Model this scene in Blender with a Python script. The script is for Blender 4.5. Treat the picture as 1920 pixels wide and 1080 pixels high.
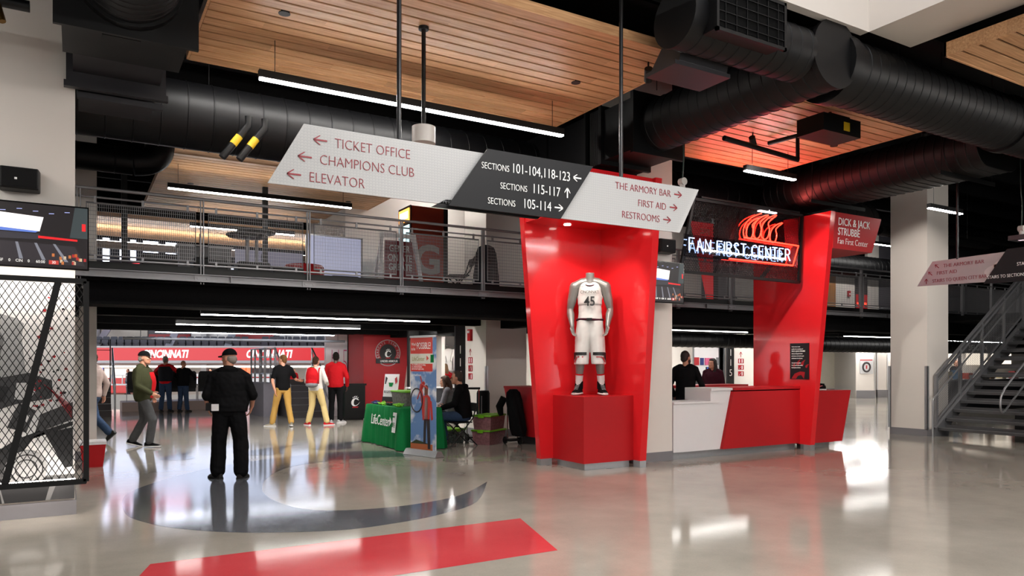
import bpy, bmesh, math, random
from mathutils import Vector, Matrix, noise
random.seed(7)
for o in list(bpy.data.objects): bpy.data.objects.remove(o)
SC = bpy.context.scene; COL = SC.collection
R = math.radians; PI = math.pi
YAW = 30.6                                   # the building is turned 30.6 degrees against the view

# ---------------------------------------------------------------- camera, world, exposure
cam = bpy.data.cameras.new('camera'); camo = bpy.data.objects.new('camera', cam); COL.objects.link(camo)
cam.sensor_width = 36; cam.lens = 1385/1920*36; cam.shift_y = 142/1920; cam.clip_end = 300
camo.location = (0, 0, 1.55); camo.rotation_euler = (R(90), 0, R(-YAW)); SC.camera = camo
w = bpy.data.worlds.new('world'); SC.world = w; w.use_nodes = True
w.node_tree.nodes['Background'].inputs[0].default_value = (.95, .97, 1, 1)
w.node_tree.nodes['Background'].inputs[1].default_value = 2.3
SC.view_settings.view_transform = 'Standard'; SC.view_settings.look = 'None'
SC.view_settings.exposure = 0.42; SC.view_settings.gamma = 1; SC.view_settings.use_curve_mapping = False
SC.cycles.max_bounces = 8; SC.cycles.diffuse_bounces = 4; SC.cycles.glossy_bounces = 4
SC.cycles.transparent_max_bounces = 8; SC.cycles.sample_clamp_indirect = 6
SC.cycles.caustics_reflective = False; SC.cycles.caustics_refractive = False

# ---------------------------------------------------------------- materials
def lin(h):
    c = [int(h[i:i+2], 16)/255 for i in (1, 3, 5)]
    return tuple(x/12.92 if x <= .04045 else ((x+.055)/1.055)**2.4 for x in c)
MATS = {}
def mat(name, col, rough=.5, metal=0, var=.06, scale=6, emit=None, es=0, alpha=1, coat=0, bump=0, rvar=0, spec=.5):
    if name in MATS: return MATS[name]
    c = lin(col) if isinstance(col, str) else col
    m = bpy.data.materials.new(name); m.use_nodes = True; nt = m.node_tree
    b = nt.nodes['Principled BSDF']
    b.inputs['Roughness'].default_value = rough; b.inputs['Metallic'].default_value = metal
    if rough >= .75: spec = min(spec, .12)
    b.inputs['Specular IOR Level'].default_value = spec
    b.inputs['Coat Weight'].default_value = coat; b.inputs['Coat Roughness'].default_value = .06
    tc = nt.nodes.new('ShaderNodeTexCoord'); n = nt.nodes.new('ShaderNodeTexNoise')
    n.inputs['Scale'].default_value = scale; n.inputs['Detail'].default_value = 5
    nt.links.new(tc.outputs['Object'], n.inputs['Vector'])
    mx = nt.nodes.new('ShaderNodeMix'); mx.data_type = 'RGBA'
    mx.inputs[6].default_value = tuple(max(0, x*(1-var)) for x in c)+(1,)
    mx.inputs[7].default_value = tuple(min(1, x*(1+var)) for x in c)+(1,)
    nt.links.new(n.outputs['Fac'], mx.inputs[0]); nt.links.new(mx.outputs[2], b.inputs['Base Color'])
    if rvar:
        mr = nt.nodes.new('ShaderNodeMapRange'); mr.inputs[3].default_value = rough-rvar; mr.inputs[4].default_value = rough+rvar
        nt.links.new(n.outputs['Fac'], mr.inputs[0]); nt.links.new(mr.outputs[0], b.inputs['Roughness'])
    if bump:
        bp = nt.nodes.new('ShaderNodeBump'); bp.inputs['Strength'].default_value = bump; bp.inputs['Distance'].default_value = .01
        nt.links.new(n.outputs['Fac'], bp.inputs['Height']); nt.links.new(bp.outputs[0], b.inputs['Normal'])
    if emit:
        b.inputs['Emission Color'].default_value = (lin(emit) if isinstance(emit, str) else emit)+(1,)
        b.inputs['Emission Strength'].default_value = es
    if alpha < 1: b.inputs['Alpha'].default_value = alpha
    MATS[name] = m; return m

def wood_mat():
    m = bpy.data.materials.new('maple_slats'); m.use_nodes = True; nt = m.node_tree; N = nt.nodes.new; L = nt.links.new
    b = nt.nodes['Principled BSDF']; b.inputs['Roughness'].default_value = .42
    tc = N('ShaderNodeTexCoord'); sp = N('ShaderNodeSeparateXYZ'); L(tc.outputs['Object'], sp.inputs[0])
    fl = N('ShaderNodeMath'); fl.operation = 'SNAP'; fl.inputs[1].default_value = .165; L(sp.outputs[1], fl.inputs[0])
    off = N('ShaderNodeMath'); off.operation = 'MULTIPLY_ADD'; off.inputs[1].default_value = 7.31; L(fl.outputs[0], off.inputs[0]); L(sp.outputs[0], off.inputs[2])
    sn = N('ShaderNodeMath'); sn.operation = 'SNAP'; sn.inputs[1].default_value = 1.9; L(off.outputs[0], sn.inputs[0])
    cb = N('ShaderNodeCombineXYZ'); L(sn.outputs[0], cb.inputs[0]); L(fl.outputs[0], cb.inputs[1])
    wn = N('ShaderNodeTexWhiteNoise'); L(cb.outputs[0], wn.inputs['Vector'])
    mp = N('ShaderNodeMapping'); mp.inputs['Scale'].default_value = (1.2, 22, 22); L(tc.outputs['Object'], mp.inputs[0])
    ad = N('ShaderNodeVectorMath'); ad.operation = 'ADD'; L(mp.outputs[0], ad.inputs[0]); L(wn.outputs['Color'], ad.inputs[1])
    ns = N('ShaderNodeTexNoise'); ns.inputs['Scale'].default_value = 2.2; ns.inputs['Detail'].default_value = 7; ns.inputs['Distortion'].default_value = .6; L(ad.outputs[0], ns.inputs['Vector'])
    cr = N('ShaderNodeValToRGB'); e = cr.color_ramp.elements
    e[0].position = .3; e[0].color = lin('#bd8a5e')+(1,); e[1].position = .72; e[1].color = lin('#e6ba8c')+(1,)
    L(ns.outputs['Fac'], cr.inputs[0])
    hv = N('ShaderNodeHueSaturation'); mr = N('ShaderNodeMapRange'); mr.inputs[3].default_value = .82; mr.inputs[4].default_value = 1.12
    L(wn.outputs['Value'], mr.inputs[0]); L(mr.outputs[0], hv.inputs['Value']); L(cr.outputs[0], hv.inputs['Color'])
    L(hv.outputs[0], b.inputs['Base Color'])
    return m

def floor_mat(name, c0, c1):
    m = bpy.data.materials.new(name); m.use_nodes = True; nt = m.node_tree; N = nt.nodes.new; L = nt.links.new
    b = nt.nodes['Principled BSDF']; b.inputs['IOR'].default_value = 1.5; b.inputs['Specular IOR Level'].default_value = .36
    tc = N('ShaderNodeTexCoord'); n1 = N('ShaderNodeTexNoise'); n1.inputs['Scale'].default_value = .9; n1.inputs['Detail'].default_value = 8; n1.inputs['Roughness'].default_value = .65
    n2 = N('ShaderNodeTexNoise'); n2.inputs['Scale'].default_value = 60; n2.inputs['Detail'].default_value = 3
    L(tc.outputs['Object'], n1.inputs['Vector']); L(tc.outputs['Object'], n2.inputs['Vector'])
    ad = N('ShaderNodeMath'); ad.operation = 'MULTIPLY_ADD'; ad.inputs[1].default_value = .22; L(n2.outputs['Fac'], ad.inputs[0]); L(n1.outputs['Fac'], ad.inputs[2])
    cr = N('ShaderNodeValToRGB'); e = cr.color_ramp.elements
    e[0].position = .4; e[0].color = lin(c0)+(1,); e[1].position = .85; e[1].color = lin(c1)+(1,)
    L(ad.outputs[0], cr.inputs[0]); L(cr.outputs[0], b.inputs['Base Color'])
    mr = N('ShaderNodeMapRange'); mr.inputs[1].default_value = .3; mr.inputs[2].default_value = .75; mr.inputs[3].default_value = .075; mr.inputs[4].default_value = .125
    L(n1.outputs['Fac'], mr.inputs[0]); L(mr.outputs[0], b.inputs['Roughness'])
    return m

M = dict(
 wood=wood_mat(), floor=floor_mat('polished_concrete', '#8d877d', '#a59e93'),
 floor_dark=floor_mat('dark_grey_floor_stain', '#505258', '#5e5f64'), floor_red=floor_mat('red_floor_stain', '#bb3a40', '#c94a4e'),
 wall=mat('warm_white_paint', '#d6cfc8', .6, var=.03, scale=2), white=mat('white_laminate', '#dedbdc', .35, var=.02),
 deck=mat('black_ceiling_paint', '#0a0a0b', .8), black=mat('black_metal', '#0a0a0b', .5, spec=.3), duct=mat('black_spiral_duct', '#08080a', .5, spec=.3, var=.15),
 fire=mat('sprayed_fireproofing', '#0b0b0c', .95, bump=1, scale=40), rubber=mat('black_rubber', '#0c0c0d', .7),
 red=mat('gloss_red_panel', '#d8242a', .12, spec=.35, coat=.2, var=.02), redsat=mat('satin_red_panel', '#b0141b', .5, spec=.3, var=.03), redp=mat('red_wall_paint', '#a3141f', .4, var=.04),
 alu=mat('brushed_aluminium', '#b9bbbd', .35, .8, var=.08, scale=30), steel=mat('grey_steel_paint', '#77777a', .4, .3), rail=mat('grey_rail_paint', '#7c7c7f', .42, .3),
 base=mat('grey_baseboard', '#78767a', .5), lamp=mat('white_lamp_diffuser', '#ffffff', .4, emit=(1, .965, .92), es=60), lampm=mat('balcony_lamp_diffuser', '#ffffff', .4, emit=(1, .965, .92), es=19), lamp_added_far=mat('added_far_wall_diffuser', '#ffffff', .4, emit=(1, .965, .92), es=60), lamp_added=mat('added_lamp_diffuser', '#ffffff', .4, emit=(1, .965, .92), es=110),  # last two diffusers belong to lamps added for brightness
 lampc=mat('cool_lamp_diffuser', '#ffffff', .4, emit=(.86, .9, 1), es=24), dl=mat('downlight_lens', '#ffffff', .3, emit=(1, .9, .8), es=8),
 signw=mat('white_sign_face', '#b2b2b2', .35, var=.04, scale=60), signd=mat('dark_sign_face', '#17181b', .5, spec=.25, var=.05),
 txr=mat('red_sign_lettering', '#8a1022', .4), txw=mat('white_sign_lettering', '#f2f2f0', .4), txk=mat('black_lettering', '#151416', .4),
 green=mat('green_table_fabric', '#12703a', .8, var=.1, scale=20), screen=mat('dark_screen', '#08080a', .12),
 glass=mat('clear_glass', '#d8e4e6', .03, alpha=.18), chrome=mat('polished_steel', '#c8c8ca', .15, 1),
 skin=mat('skin', '#c58c72', .5, var=.08, scale=15), skind=mat('dark_skin', '#4a2c20', .5), hairb=mat('brown_hair', '#3a261b', .8, var=.3, scale=60),
 hairk=mat('dark_hair', '#17110e', .8, var=.3, scale=60), hairg=mat('grey_hair', '#8d857e', .8, var=.2, scale=60),
 blackcl=mat('black_cloth', '#0d0d0f', .85, var=.2, scale=30), navycl=mat('charcoal_cloth', '#1b1b20', .85, var=.2, scale=30), jeans=mat('blue_denim', '#33445e', .85, var=.25, scale=30),
 gjeans=mat('grey_denim', '#4b4c4e', .85, var=.25, scale=20), khaki=mat('khaki_cloth', '#b08a4a', .85, var=.1), cream=mat('cream_cloth', '#c9b27c', .85, var=.1),
 olive=mat('olive_cloth', '#3a3c28', .85, var=.15, scale=12), redcl=mat('red_cloth', '#b3141c', .75, var=.1), whitecl=mat('white_cloth', '#cfcbc6', .8, var=.06),
 greycl=mat('grey_knit', '#77757a', .9, var=.3, scale=50), maroon=mat('maroon_cloth', '#3a1420', .8, var=.15), shoe=mat('dark_shoe_leather', '#17130f', .5),
 silver=mat('silver_mannequin', '#7b7976', .28, .35, var=.04), jersey=mat('white_jersey_mesh', '#cccac8', .75, var=.03), eye=mat('eye_dark', '#1c1412', .2), lip=mat('lip_pink', '#9c4a44', .5),
)
def E(name, col, es): return mat(name, '#101010', .3, emit=col, es=es, var=0)
def P(name, col, rough=.5, **k): return mat(name, col, rough, **k)

# ---------------------------------------------------------------- mesh building
WL = {}
class MB:
    def __init__(s): s.v = []; s.f = []; s.m = []; s.mi = 0
    def add(s, vs, fs, m=None):
        o = len(s.v); s.v += [tuple(p) for p in vs]; s.f += [tuple(i+o for i in f) for f in fs]; s.m += [s.mi if m is None else m]*len(fs); return s
    def box(s, x0, x1, y0, y1, z0, z1, m=None):
        vs = [(x, y, z) for z in (z0, z1) for y in (y0, y1) for x in (x0, x1)]
        return s.add(vs, [(0, 2, 3, 1), (4, 5, 7, 6), (0, 1, 5, 4), (2, 6, 7, 3), (0, 4, 6, 2), (1, 3, 7, 5)], m)
    def hexa(s, lo, hi, m=None):          # two quads of four points each
        return s.add(list(lo)+list(hi), [(3, 2, 1, 0), (4, 5, 6, 7)]+[(i, (i+1) % 4, (i+1) % 4+4, i+4) for i in range(4)], m)
    def prism(s, poly, ax, a, b, m=None):
        n = len(poly)
        def pt(p, t): return {'x': (t, p[0], p[1]), 'y': (p[0], t, p[1]), 'z': (p[0], p[1], t)}[ax]
        vs = [pt(p, a) for p in poly]+[pt(p, b) for p in poly]
        return s.add(vs, [tuple(range(n)), tuple(range(2*n-1, n-1, -1))]+[(i, i+n, (i+1) % n+n, (i+1) % n) for i in range(n)], m)
    def frame3(s, d):
        d = Vector(d).normalized(); u = d.cross(Vector((0, 0, 1)))
        if u.length < 1e-3: u = d.cross(Vector((0, 1, 0)))
        u.normalize(); return d, u, u.cross(d)
    def rings(s, rr, cap=True, closed=False, m=None):
        n = len(rr[0]); vs = [p for r in rr for p in r]; fs = []
        k = len(rr)
        for i in range(k if closed else k-1):
            j = (i+1) % k
            for a in range(n):
                b = (a+1) % n; fs.append((i*n+a, i*n+b, j*n+b, j*n+a))
        if cap and not closed: fs += [tuple(range(n-1, -1, -1)), tuple(range((k-1)*n, k*n))]
        return s.add(vs, fs, m)
    def tube(s, pts, r, n=8, closed=False, m=None, cap=True, ry=None, up=None):
        pts = [Vector(p) for p in pts]; rr = []; k = len(pts); pu = None
        for i, p in enumerate(pts):
            if closed: d = pts[(i+1) % k]-pts[i-1]
            else: d = pts[min(i+1, k-1)]-pts[max(i-1, 0)]
            if d.length < 1e-9: d = Vector((0, 0, 1))
            d.normalize()
            if pu is None:
                if up is not None: u = Vector(up)-Vector(up).dot(d)*d; u.normalize()
                else: _, u, _ = s.frame3(d)
            else:
                u = pu-pu.dot(d)*d
                if u.length < 1e-6: _, u, _ = s.frame3(d)
                u.normalize()
            pu = u; v = d.cross(u)
            ra = r[i] if isinstance(r, (list, tuple)) else r
            rb = ra if ry is None else (ry[i] if isinstance(ry, (list, tuple)) else ry)
            rr.append([p+u*(math.cos(2*PI*a/n)*ra)+v*(math.sin(2*PI*a/n)*rb) for a in range(n)])
        return s.rings(rr, cap, closed, m)
    def bar(s, p0, p1, wx, wy, m=None, up=None):        # square bar between two points
        p0, p1 = Vector(p0), Vector(p1); d, u, v = s.frame3(p1-p0)
        if up is not None:
            v = Vector(up)-Vector(up).dot(d)*d; v.normalize(); u = v.cross(d)
        q = lambda p: [p-u*wx/2-v*wy/2, p+u*wx/2-v*wy/2, p+u*wx/2+v*wy/2, p-u*wx/2+v*wy/2]
        return s.hexa(q(p0), q(p1), m)
    def ell(s, c, rx, ry=None, rz=None, nu=14, nv=9, rot=None, m=None):
        ry = ry or rx; rz = rz or rx; c = Vector(c); vs = []; fs = []
        f = lambda p: c+(rot @ p if rot else p)
        vs.append(f(Vector((0, 0, -rz))))
        for j in range(1, nv):
            t = -PI/2+PI*j/nv
            for i in range(nu):
                a = 2*PI*i/nu; vs.append(f(Vector((rx*math.cos(t)*math.cos(a), ry*math.cos(t)*math.sin(a), rz*math.sin(t)))))
        vs.append(f(Vector((0, 0, rz)))); t = len(vs)-1
        for i in range(nu):
            j = (i+1) % nu; fs.append((0, 1+j, 1+i)); fs.append((t, 1+(nv-2)*nu+i, 1+(nv-2)*nu+j))
            for k in range(nv-2): fs.append((1+k*nu+i, 1+k*nu+j, 1+(k+1)*nu+j, 1+(k+1)*nu+i))
        return s.add(vs, fs, m)
    def chain(s, pts, rad, n=10):         # limb: cones with round joints (for voxel joining)
        for p, r in zip(pts, rad): s.ell(p, r, nu=n, nv=7)
        for i in range(len(pts)-1): s.tube([pts[i], pts[i+1]], [rad[i], rad[i+1]], n)
        return s
    def text(s, t, o, xd, yd, size, align='LEFT', sx=1, off=0, ext=.002, sp=1, shear=0, m=None):
        vs, fs = text_mesh(t, align, off, sp, shear)
        o, xd, yd = Vector(o), Vector(xd).normalized(), Vector(yd).normalized(); nd = xd.cross(yd)
        return s.add([o+xd*(p[0]*size*sx)+yd*(p[1]*size)+nd*(ext if p[2] > 0 else -ext) for p in vs], fs, m)
    def poly(s, pts, o, xd, yd, t=.002, m=None):      # flat outline in the plane o,xd,yd with thickness t
        o, xd, yd = Vector(o), Vector(xd).normalized(), Vector(yd).normalized(); nd = xd.cross(yd); n = len(pts)
        a = [o+xd*p[0]+yd*p[1]+nd*t for p in pts]; b = [o+xd*p[0]+yd*p[1] for p in pts]
        return s.add(a+b, [tuple(range(n)), tuple(range(2*n-1, n-1, -1))]+[(i, i+n, (i+1) % n+n, (i+1) % n) for i in range(n)], m)
    def strip(s, L_, R_, o, xd, yd, t=.002, m=None):   # ribbon between two rows of outline points
        for i in range(len(L_)-1): s.poly([L_[i], L_[i+1], R_[i+1], R_[i]], o, xd, yd, t, m)
        return s
    def build(s, name, mats, parent=None, world=True, smooth=None, clean=True):
        me = bpy.data.meshes.new(name); off = Vector((0, 0, 0))
        if parent is not None and world: off = WL[parent.name]
        me.from_pydata([Vector(p)-off for p in s.v], [], s.f)
        for mm in (mats if isinstance(mats, (list, tuple)) else [mats]): me.materials.append(M[mm] if isinstance(mm, str) else mm)
        if any(s.m): me.polygons.foreach_set('material_index', s.m)
        if clean:
            bm = bmesh.new(); bm.from_mesh(me); bmesh.ops.recalc_face_normals(bm, faces=bm.faces); bm.to_mesh(me); bm.free()
        if smooth is not None:
            me.shade_smooth(); me.set_sharp_from_angle(angle=R(smooth))
        me.update()
        o = bpy.data.objects.new(name, me); COL.objects.link(o)
        if parent is not None: o.parent = parent; WL[o.name] = WL[parent.name].copy() if world else Vector((0, 0, 0))
        else: WL[o.name] = Vector((0, 0, 0))
        return o
TC = {}
def text_mesh(t, align, off, sp, shear):
    k = (t, align, off, sp, shear)
    if k in TC: return TC[k]
    c = bpy.data.curves.new('t', 'FONT'); c.body = t; c.align_x = align; c.size = 1; c.offset = off; c.extrude = .01; c.space_character = sp; c.shear = shear; c.resolution_u = 3
    o = bpy.data.objects.new('t', c); COL.objects.link(o)
    bpy.context.view_layer.update()
    me = bpy.data.meshes.new_from_object(o.evaluated_get(bpy.context.evaluated_depsgraph_get()))
    r = ([tuple(v.co) for v in me.vertices], [tuple(p.vertices) for p in me.polygons])
    bpy.data.objects.remove(o); bpy.data.meshes.remove(me); bpy.data.curves.remove(c)
    TC[k] = r; return r
def tag(o, label, cat, group=None, kind=None):
    o['label'] = label; o['category'] = cat
    if group: o['group'] = group
    if kind: o['kind'] = kind
    return o
def thing(name, label, cat, loc=(0, 0, 0), rz=0, group=None, kind=None):
    o = bpy.data.objects.new(name, None); COL.objects.link(o); o.location = loc; o.rotation_euler = (0, 0, R(rz)); o.empty_display_size = .1
    WL[o.name] = Vector(loc); return tag(o, label, cat, group, kind)
def lab(o, t): o['label'] = t; return o
KIDS = {}
def copy_tree(o, parent=None):
    if not KIDS:
        for x in bpy.data.objects:
            if x.parent: KIDS.setdefault(x.parent.name, []).append(x)
    c = o.copy(); COL.objects.link(c)
    if parent is not None: c.parent = parent
    for ch in KIDS.get(o.name, []): copy_tree(ch, c)
    return c
def dup(o, loc, rz, label, group=None):
    KIDS.clear(); c = copy_tree(o); c.location = loc; c.rotation_euler = (0, 0, R(rz)); c['label'] = label
    if group: c['group'] = group
    WL[c.name] = Vector(loc); return c
def curve(pts, n=8, closed=False):          # Catmull-Rom through 2D or 3D points
    pts = [Vector(p) for p in pts]; k = len(pts); out = []
    for i in range(k if closed else k-1):
        g = lambda j: pts[j % k] if closed else pts[min(max(j, 0), k-1)]
        a, b, c, d = g(i-1), g(i), g(i+1), g(i+2)
        for q in range(n):
            t = q/n; out.append(.5*((2*b)+(c-a)*t+(2*a-5*b+4*c-d)*t*t+(3*b-a-3*c+d)*t**3))
    if not closed: out.append(pts[-1])
    return out
# ================================================================ THE SETTING
def struct(name, mb, mats, label=None, cat=None, parent=None, smooth=None):
    o = mb.build(name, mats, parent, smooth=smooth)
    if parent is None:
        o['kind'] = 'structure'
        o['label'] = label or name.replace('_', ' '); o['category'] = cat or name.split('_')[0]
    return o
b = MB(); b.box(-14, 46, -8, 28.3, -.3, 0)
struct('floor', b, 'floor', 'polished grey concrete concourse floor', 'floor')

# printed logo in the concrete: a letter C with four claw marks above and a red bar below
def c_shape(s=1.0):
    out = curve([(1.12, .42), (.95, .62), (.7, .86), (.2, 1.0), (-.45, .86), (-.92, .4), (-1.08, -.2), (-.95, -.78), (-.55, -1.14), (0, -1.2), (.5, -1.02), (.9, -.72), (1.2, -.3), (1.36, .02)], 6)
    inn = curve([(1.0, .42), (.72, .5), (.55, .62), (.3, .74), (0, .7), (-.22, .45), (-.36, .05), (-.4, -.4), (-.3, -.76), (-.05, -.95), (.3, -.93), (.7, -.74), (1.1, -.35), (1.36, .02)], 6)
    return [(p.x*s, p.y*s) for p in out], [(p.x*s, p.y*s) for p in inn]
def claw(ox, oy, s, rot=0):
    l = curve([(-.12, 0), (-.2, .16), (-.1, .36), (.12, .52), (.36, .66)], 5); r = curve([(-.02, -.04), (.12, .04), (.14, .22), (.2, .42), (.36, .66)], 5)
    c_, s_ = math.cos(rot), math.sin(rot)
    f = lambda p: (ox+s*(p.x*c_-p.y*s_), oy+s*(p.x*s_+p.y*c_))
    return [f(p) for p in l], [f(p) for p in r]
CLAWS = [(-.52, 1.02, .62, .25), (-.12, 1.16, .8, .05), (.34, 1.14, .8, -.05), (.74, .95, .62, -.3)]
def paw_logo(parent, o, xd, yd, s, mc, mclaw, mbar, t=.002, bar=True):
    b = MB(); L_, R_ = c_shape(s); b.strip(L_, R_, o, xd, yd, t); b.build('letter_c', mc, parent)
    for c in CLAWS:
        b = MB(); L_, R_ = claw(c[0]*s, c[1]*s, c[2]*s, c[3]); b.strip(L_, R_, o, xd, yd, t); b.build('claw_mark', mclaw, parent)
    if bar:
        b = MB(); b.poly([(-.85*s, -1.65*s), (.75*s, -1.65*s), (.95*s, -1.32*s), (-.7*s, -1.32*s)], o, xd, yd, t); b.build('underline_bar', mbar, parent)
t = thing('floor_logo', 'dark grey letter C with claw marks and a red bar set in the concrete floor', 'floor logo', (2.7, 9.2, 0))
OC = [(4.66, 8.52), (3.89, 7.35), (3.27, 6.93), (2.7, 6.76), (2.09, 6.74), (1.34, 7.08), (.87, 7.53), (.6, 8.0), (.45, 8.6), (.5, 9.76), (.86, 10.6), (1.6, 11.6), (2.4, 12.2), (3.3, 12.6), (4.2, 12.7), (4.85, 12.4)]
IC = [(4.66, 8.52), (3.9, 7.8), (3.19, 7.55), (2.67, 7.56), (2.3, 7.7), (2.08, 7.95), (1.98, 8.3), (1.93, 8.7), (1.95, 9.2), (2.05, 9.7), (2.18, 10.15), (2.45, 10.75), (2.85, 11.3), (3.5, 11.65), (4.2, 11.65), (4.85, 11.45)]
b = MB(); b.strip([(p.x, p.y) for p in curve(OC, 5)], [(p.x, p.y) for p in curve(IC, 5)], (0, 0, .0005), (1, 0, 0), (0, 1, 0), .001); b.build('letter_c', 'floor_dark', t)
for (x, y, s, r) in ((1.55, 13.0, 1.5, .3), (2.85, 12.95, 2.1, -.05), (4.1, 13.1, 2.2, -.15), (5.3, 12.7, 1.6, -.35)):
    b = MB(); L_, R_ = claw(x, y, s, r); b.strip(L_, R_, (0, 0, .0005), (1, 0, 0), (0, 1, 0), .001); b.build('claw_mark', 'floor_dark', t)
b = MB(); b.poly([(3.84, 6.33), (.5, 6.34), (.11, 5.09), (3.45, 5.09)], (0, 0, .0005), (1, 0, 0), (0, 1, 0), .001); b.build('underline_bar', 'floor_red', t)

# black structural deck with an open white light well above the camera's far side
b = MB(); zc = 6.15
b.box(-14, 2.15, -8, 30, zc, zc+.2); b.box(7.38, 46, -8, 30, zc, zc+.2); b.box(2.15, 7.38, 4.93, 30, zc, zc+.2); b.box(2.2, 7.31, -8, -4, zc, zc+.2)
for i in range(21):
    y = 5.6+i*1.15; b.box(-14, 46, y-.05, y+.05, zc-.32, zc)
for i in range(10): b.box(-14+i*.01, 2.2, -7+i*1.25, -6.9+i*1.25, zc-.32, zc); b.box(8.1, 46, -7+i*1.25, -6.9+i*1.25, zc-.32, zc)
struct('ceiling', b, 'deck', 'black painted roof deck and joists', 'ceiling')
b = MB(); b.box(2.1, 7.31, 4.86, 4.96, 5.1, 9); b.box(2.1, 2.2, -4, 4.86, 5.1, 9); b.box(2.1, 7.31, -4.1, -4, 5.1, 9); b.box(7.31, 8.07, -4, 4.86, 5.1, 5.2); b.box(7.31, 7.41, -4, 4.86, 5.2, 9); b.box(7.97, 8.07, -4, 4.86, 5.2, 6.15); b.box(7.41, 7.97, 4.76, 4.86, 5.2, 6.15)
struct('trim_1', b, 'wall', 'white plasterboard light well and boxed soffit in the black ceiling', 'soffit')

# columns
def column(x0, x1, y0, y1, z1, label, guards, z0=0, tall=True):
    b = MB(); b.box(x0, x1, y0, y1, z0, z1)
    o = struct('column', b, 'wall', label, 'column')
    if z0 == 0:
        b = MB(); b.box(x0-.012, x1+.012, y0-.012, y1+.012, 0, .15); b.build('baseboard', 'base', o)
    for gx, gy in guards:
        b = MB(); b.box(gx-.012, gx+.05, gy-.012, gy-.002, .14, 1.5) if gx < (x0+x1)/2 else b.box(gx-.05, gx+.012, gy-.012, gy-.002, .14, 1.5)
        b.box(gx-.012 if gx < (x0+x1)/2 else gx+.002, gx-.002 if gx < (x0+x1)/2 else gx+.012, gy-.012, gy+.05, .14, 1.5); b.build('corner_guard', 'alu', o)
    return o
column(-.8, 0, 8.85, 9.65, 6.15, 'white square column wrapped by the wire mesh picture panel', [])
column(7.45, 8.25, 8.9, 9.7, 6.15, 'white square column beside the red display niche', [])
column(15.6, 16.4, 9.03, 9.85, 6.15, 'white square column at the foot of the steel stairs', [(15.6, 9.03), (15.6, 9.85)])
column(-.65, .3, 13.67, 14.67, 6.15, 'white column seen through the balcony railing above the mesh panel', [])
column(7.45, 8.45, 13.67, 14.67, 6.15, 'white column with the fire alarm and section 116 blade', [(7.45, 13.67)])
column(15.87, 16.87, 13.67, 14.67, 6.15, 'white column with the section 115 blade', [(15.87, 13.67)])

# balcony
ZB = 2.8
b = MB(); b.box(-14, 19.3, 11.15, 21, 2.66, ZB); b.box(19.3, 46, 11.15, 21, 2.66, ZB); b.box(19.82, 22, 6.4, 11.15, 2.66, ZB); b.box(19.3, 46, 11.3, 11.62, 2.36, 2.66, 1)
b.box(-14, 19.3, 11.3, 11.62, 2.36, 2.66, 1); b.box(-14, 19.3, 11.15, 11.75, 2.34, 2.38, 1)
for y in (13.9, 16.6, 19.4): b.box(-14, 46, y, y+.3, 2.36, 2.66, 1)
for x in (-.1, 7.95, 16.3): b.box(x-.15, x+.15, 11.6, 21, 2.3, 2.66, 1)
for i in range(24): b.box(-12+i*2.05-.05, -12+i*2.05+.05, 11.7, 21, 2.5, 2.66, 1)
b.box(-14, 46, 20.7, 21, 2.4, 2.66, 1)
struct('ceiling_balcony', b, ['deck', 'fire'], 'black underside and beams of the upper balcony floor', 'balcony')
b = MB(); b.box(-14, 30, 11.09, 11.15, 2.69, 2.795); b.box(-14, 19.3, 11.05, 11.15, 2.69, 2.70); b.box(-14, 19.3, 11.05, 11.15, 2.785, 2.795)
for i in range(8): b.box(-1.2+i*3.1, -1.19+i*3.1, 11.047, 11.09, 2.69, 2.795)
b.build('edge_channel', 'steel', bpy.data.objects['ceiling_balcony'])
b = MB(); b.box(-14, 30, 11.15, 11.22, 2.8, 2.9); b.build('toe_plate', 'black', bpy.data.objects['ceiling_balcony'])

# walls
b = MB(); b.box(5.0, 10.2, 15.2, 15.35, ZB, 6.15); b.box(4.9, 5.0, 15.2, 18, ZB, 6.15)
struct('wall_balcony', b, 'wall', 'pinkish white wall at the back of the balcony', 'wall')
b = MB(); b.box(11, 21, 17, 17.15, 0, .9); b.box(11, 16.64, 17, 17.15, .9, 2.66); b.box(17.95, 21, 17, 17.15, .9, 2.66); b.box(16.64, 17.95, 17, 17.15, 2.14, 2.66)
b.box(8.8, 11, 17.6, 17.75, 0, 2.66); b.box(11, 11.15, 17, 17.7, 0, 2.66)
struct('wall_back', b, 'wall', 'cream wall with the ticket window behind the red service counter', 'wall')
b = MB(); b.box(12.6, 13.55, 16.97, 17.0, 0, 2.1); b.box(12.5, 12.6, 16.95, 17, 0, 2.2); b.box(13.55, 13.65, 16.95, 17, 0, 2.2); b.box(12.5, 13.65, 16.95, 17, 2.1, 2.2)
d = struct('door_1', b, mat('cream_door_paint', '#c6bfb2', .5), 'closed cream door in the wall behind the service counter', 'door')
b = MB(); b.tube([(12.7, 16.94, 1.0), (12.83, 16.94, 1.0)], .012); b.build('door_handle', 'alu', d)
for z in (.35, 1.85):
    b = MB(); b.box(13.5, 13.56, 16.945, 16.97, z-.06, z+.06); b.build('hinge', 'alu', d)

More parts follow.
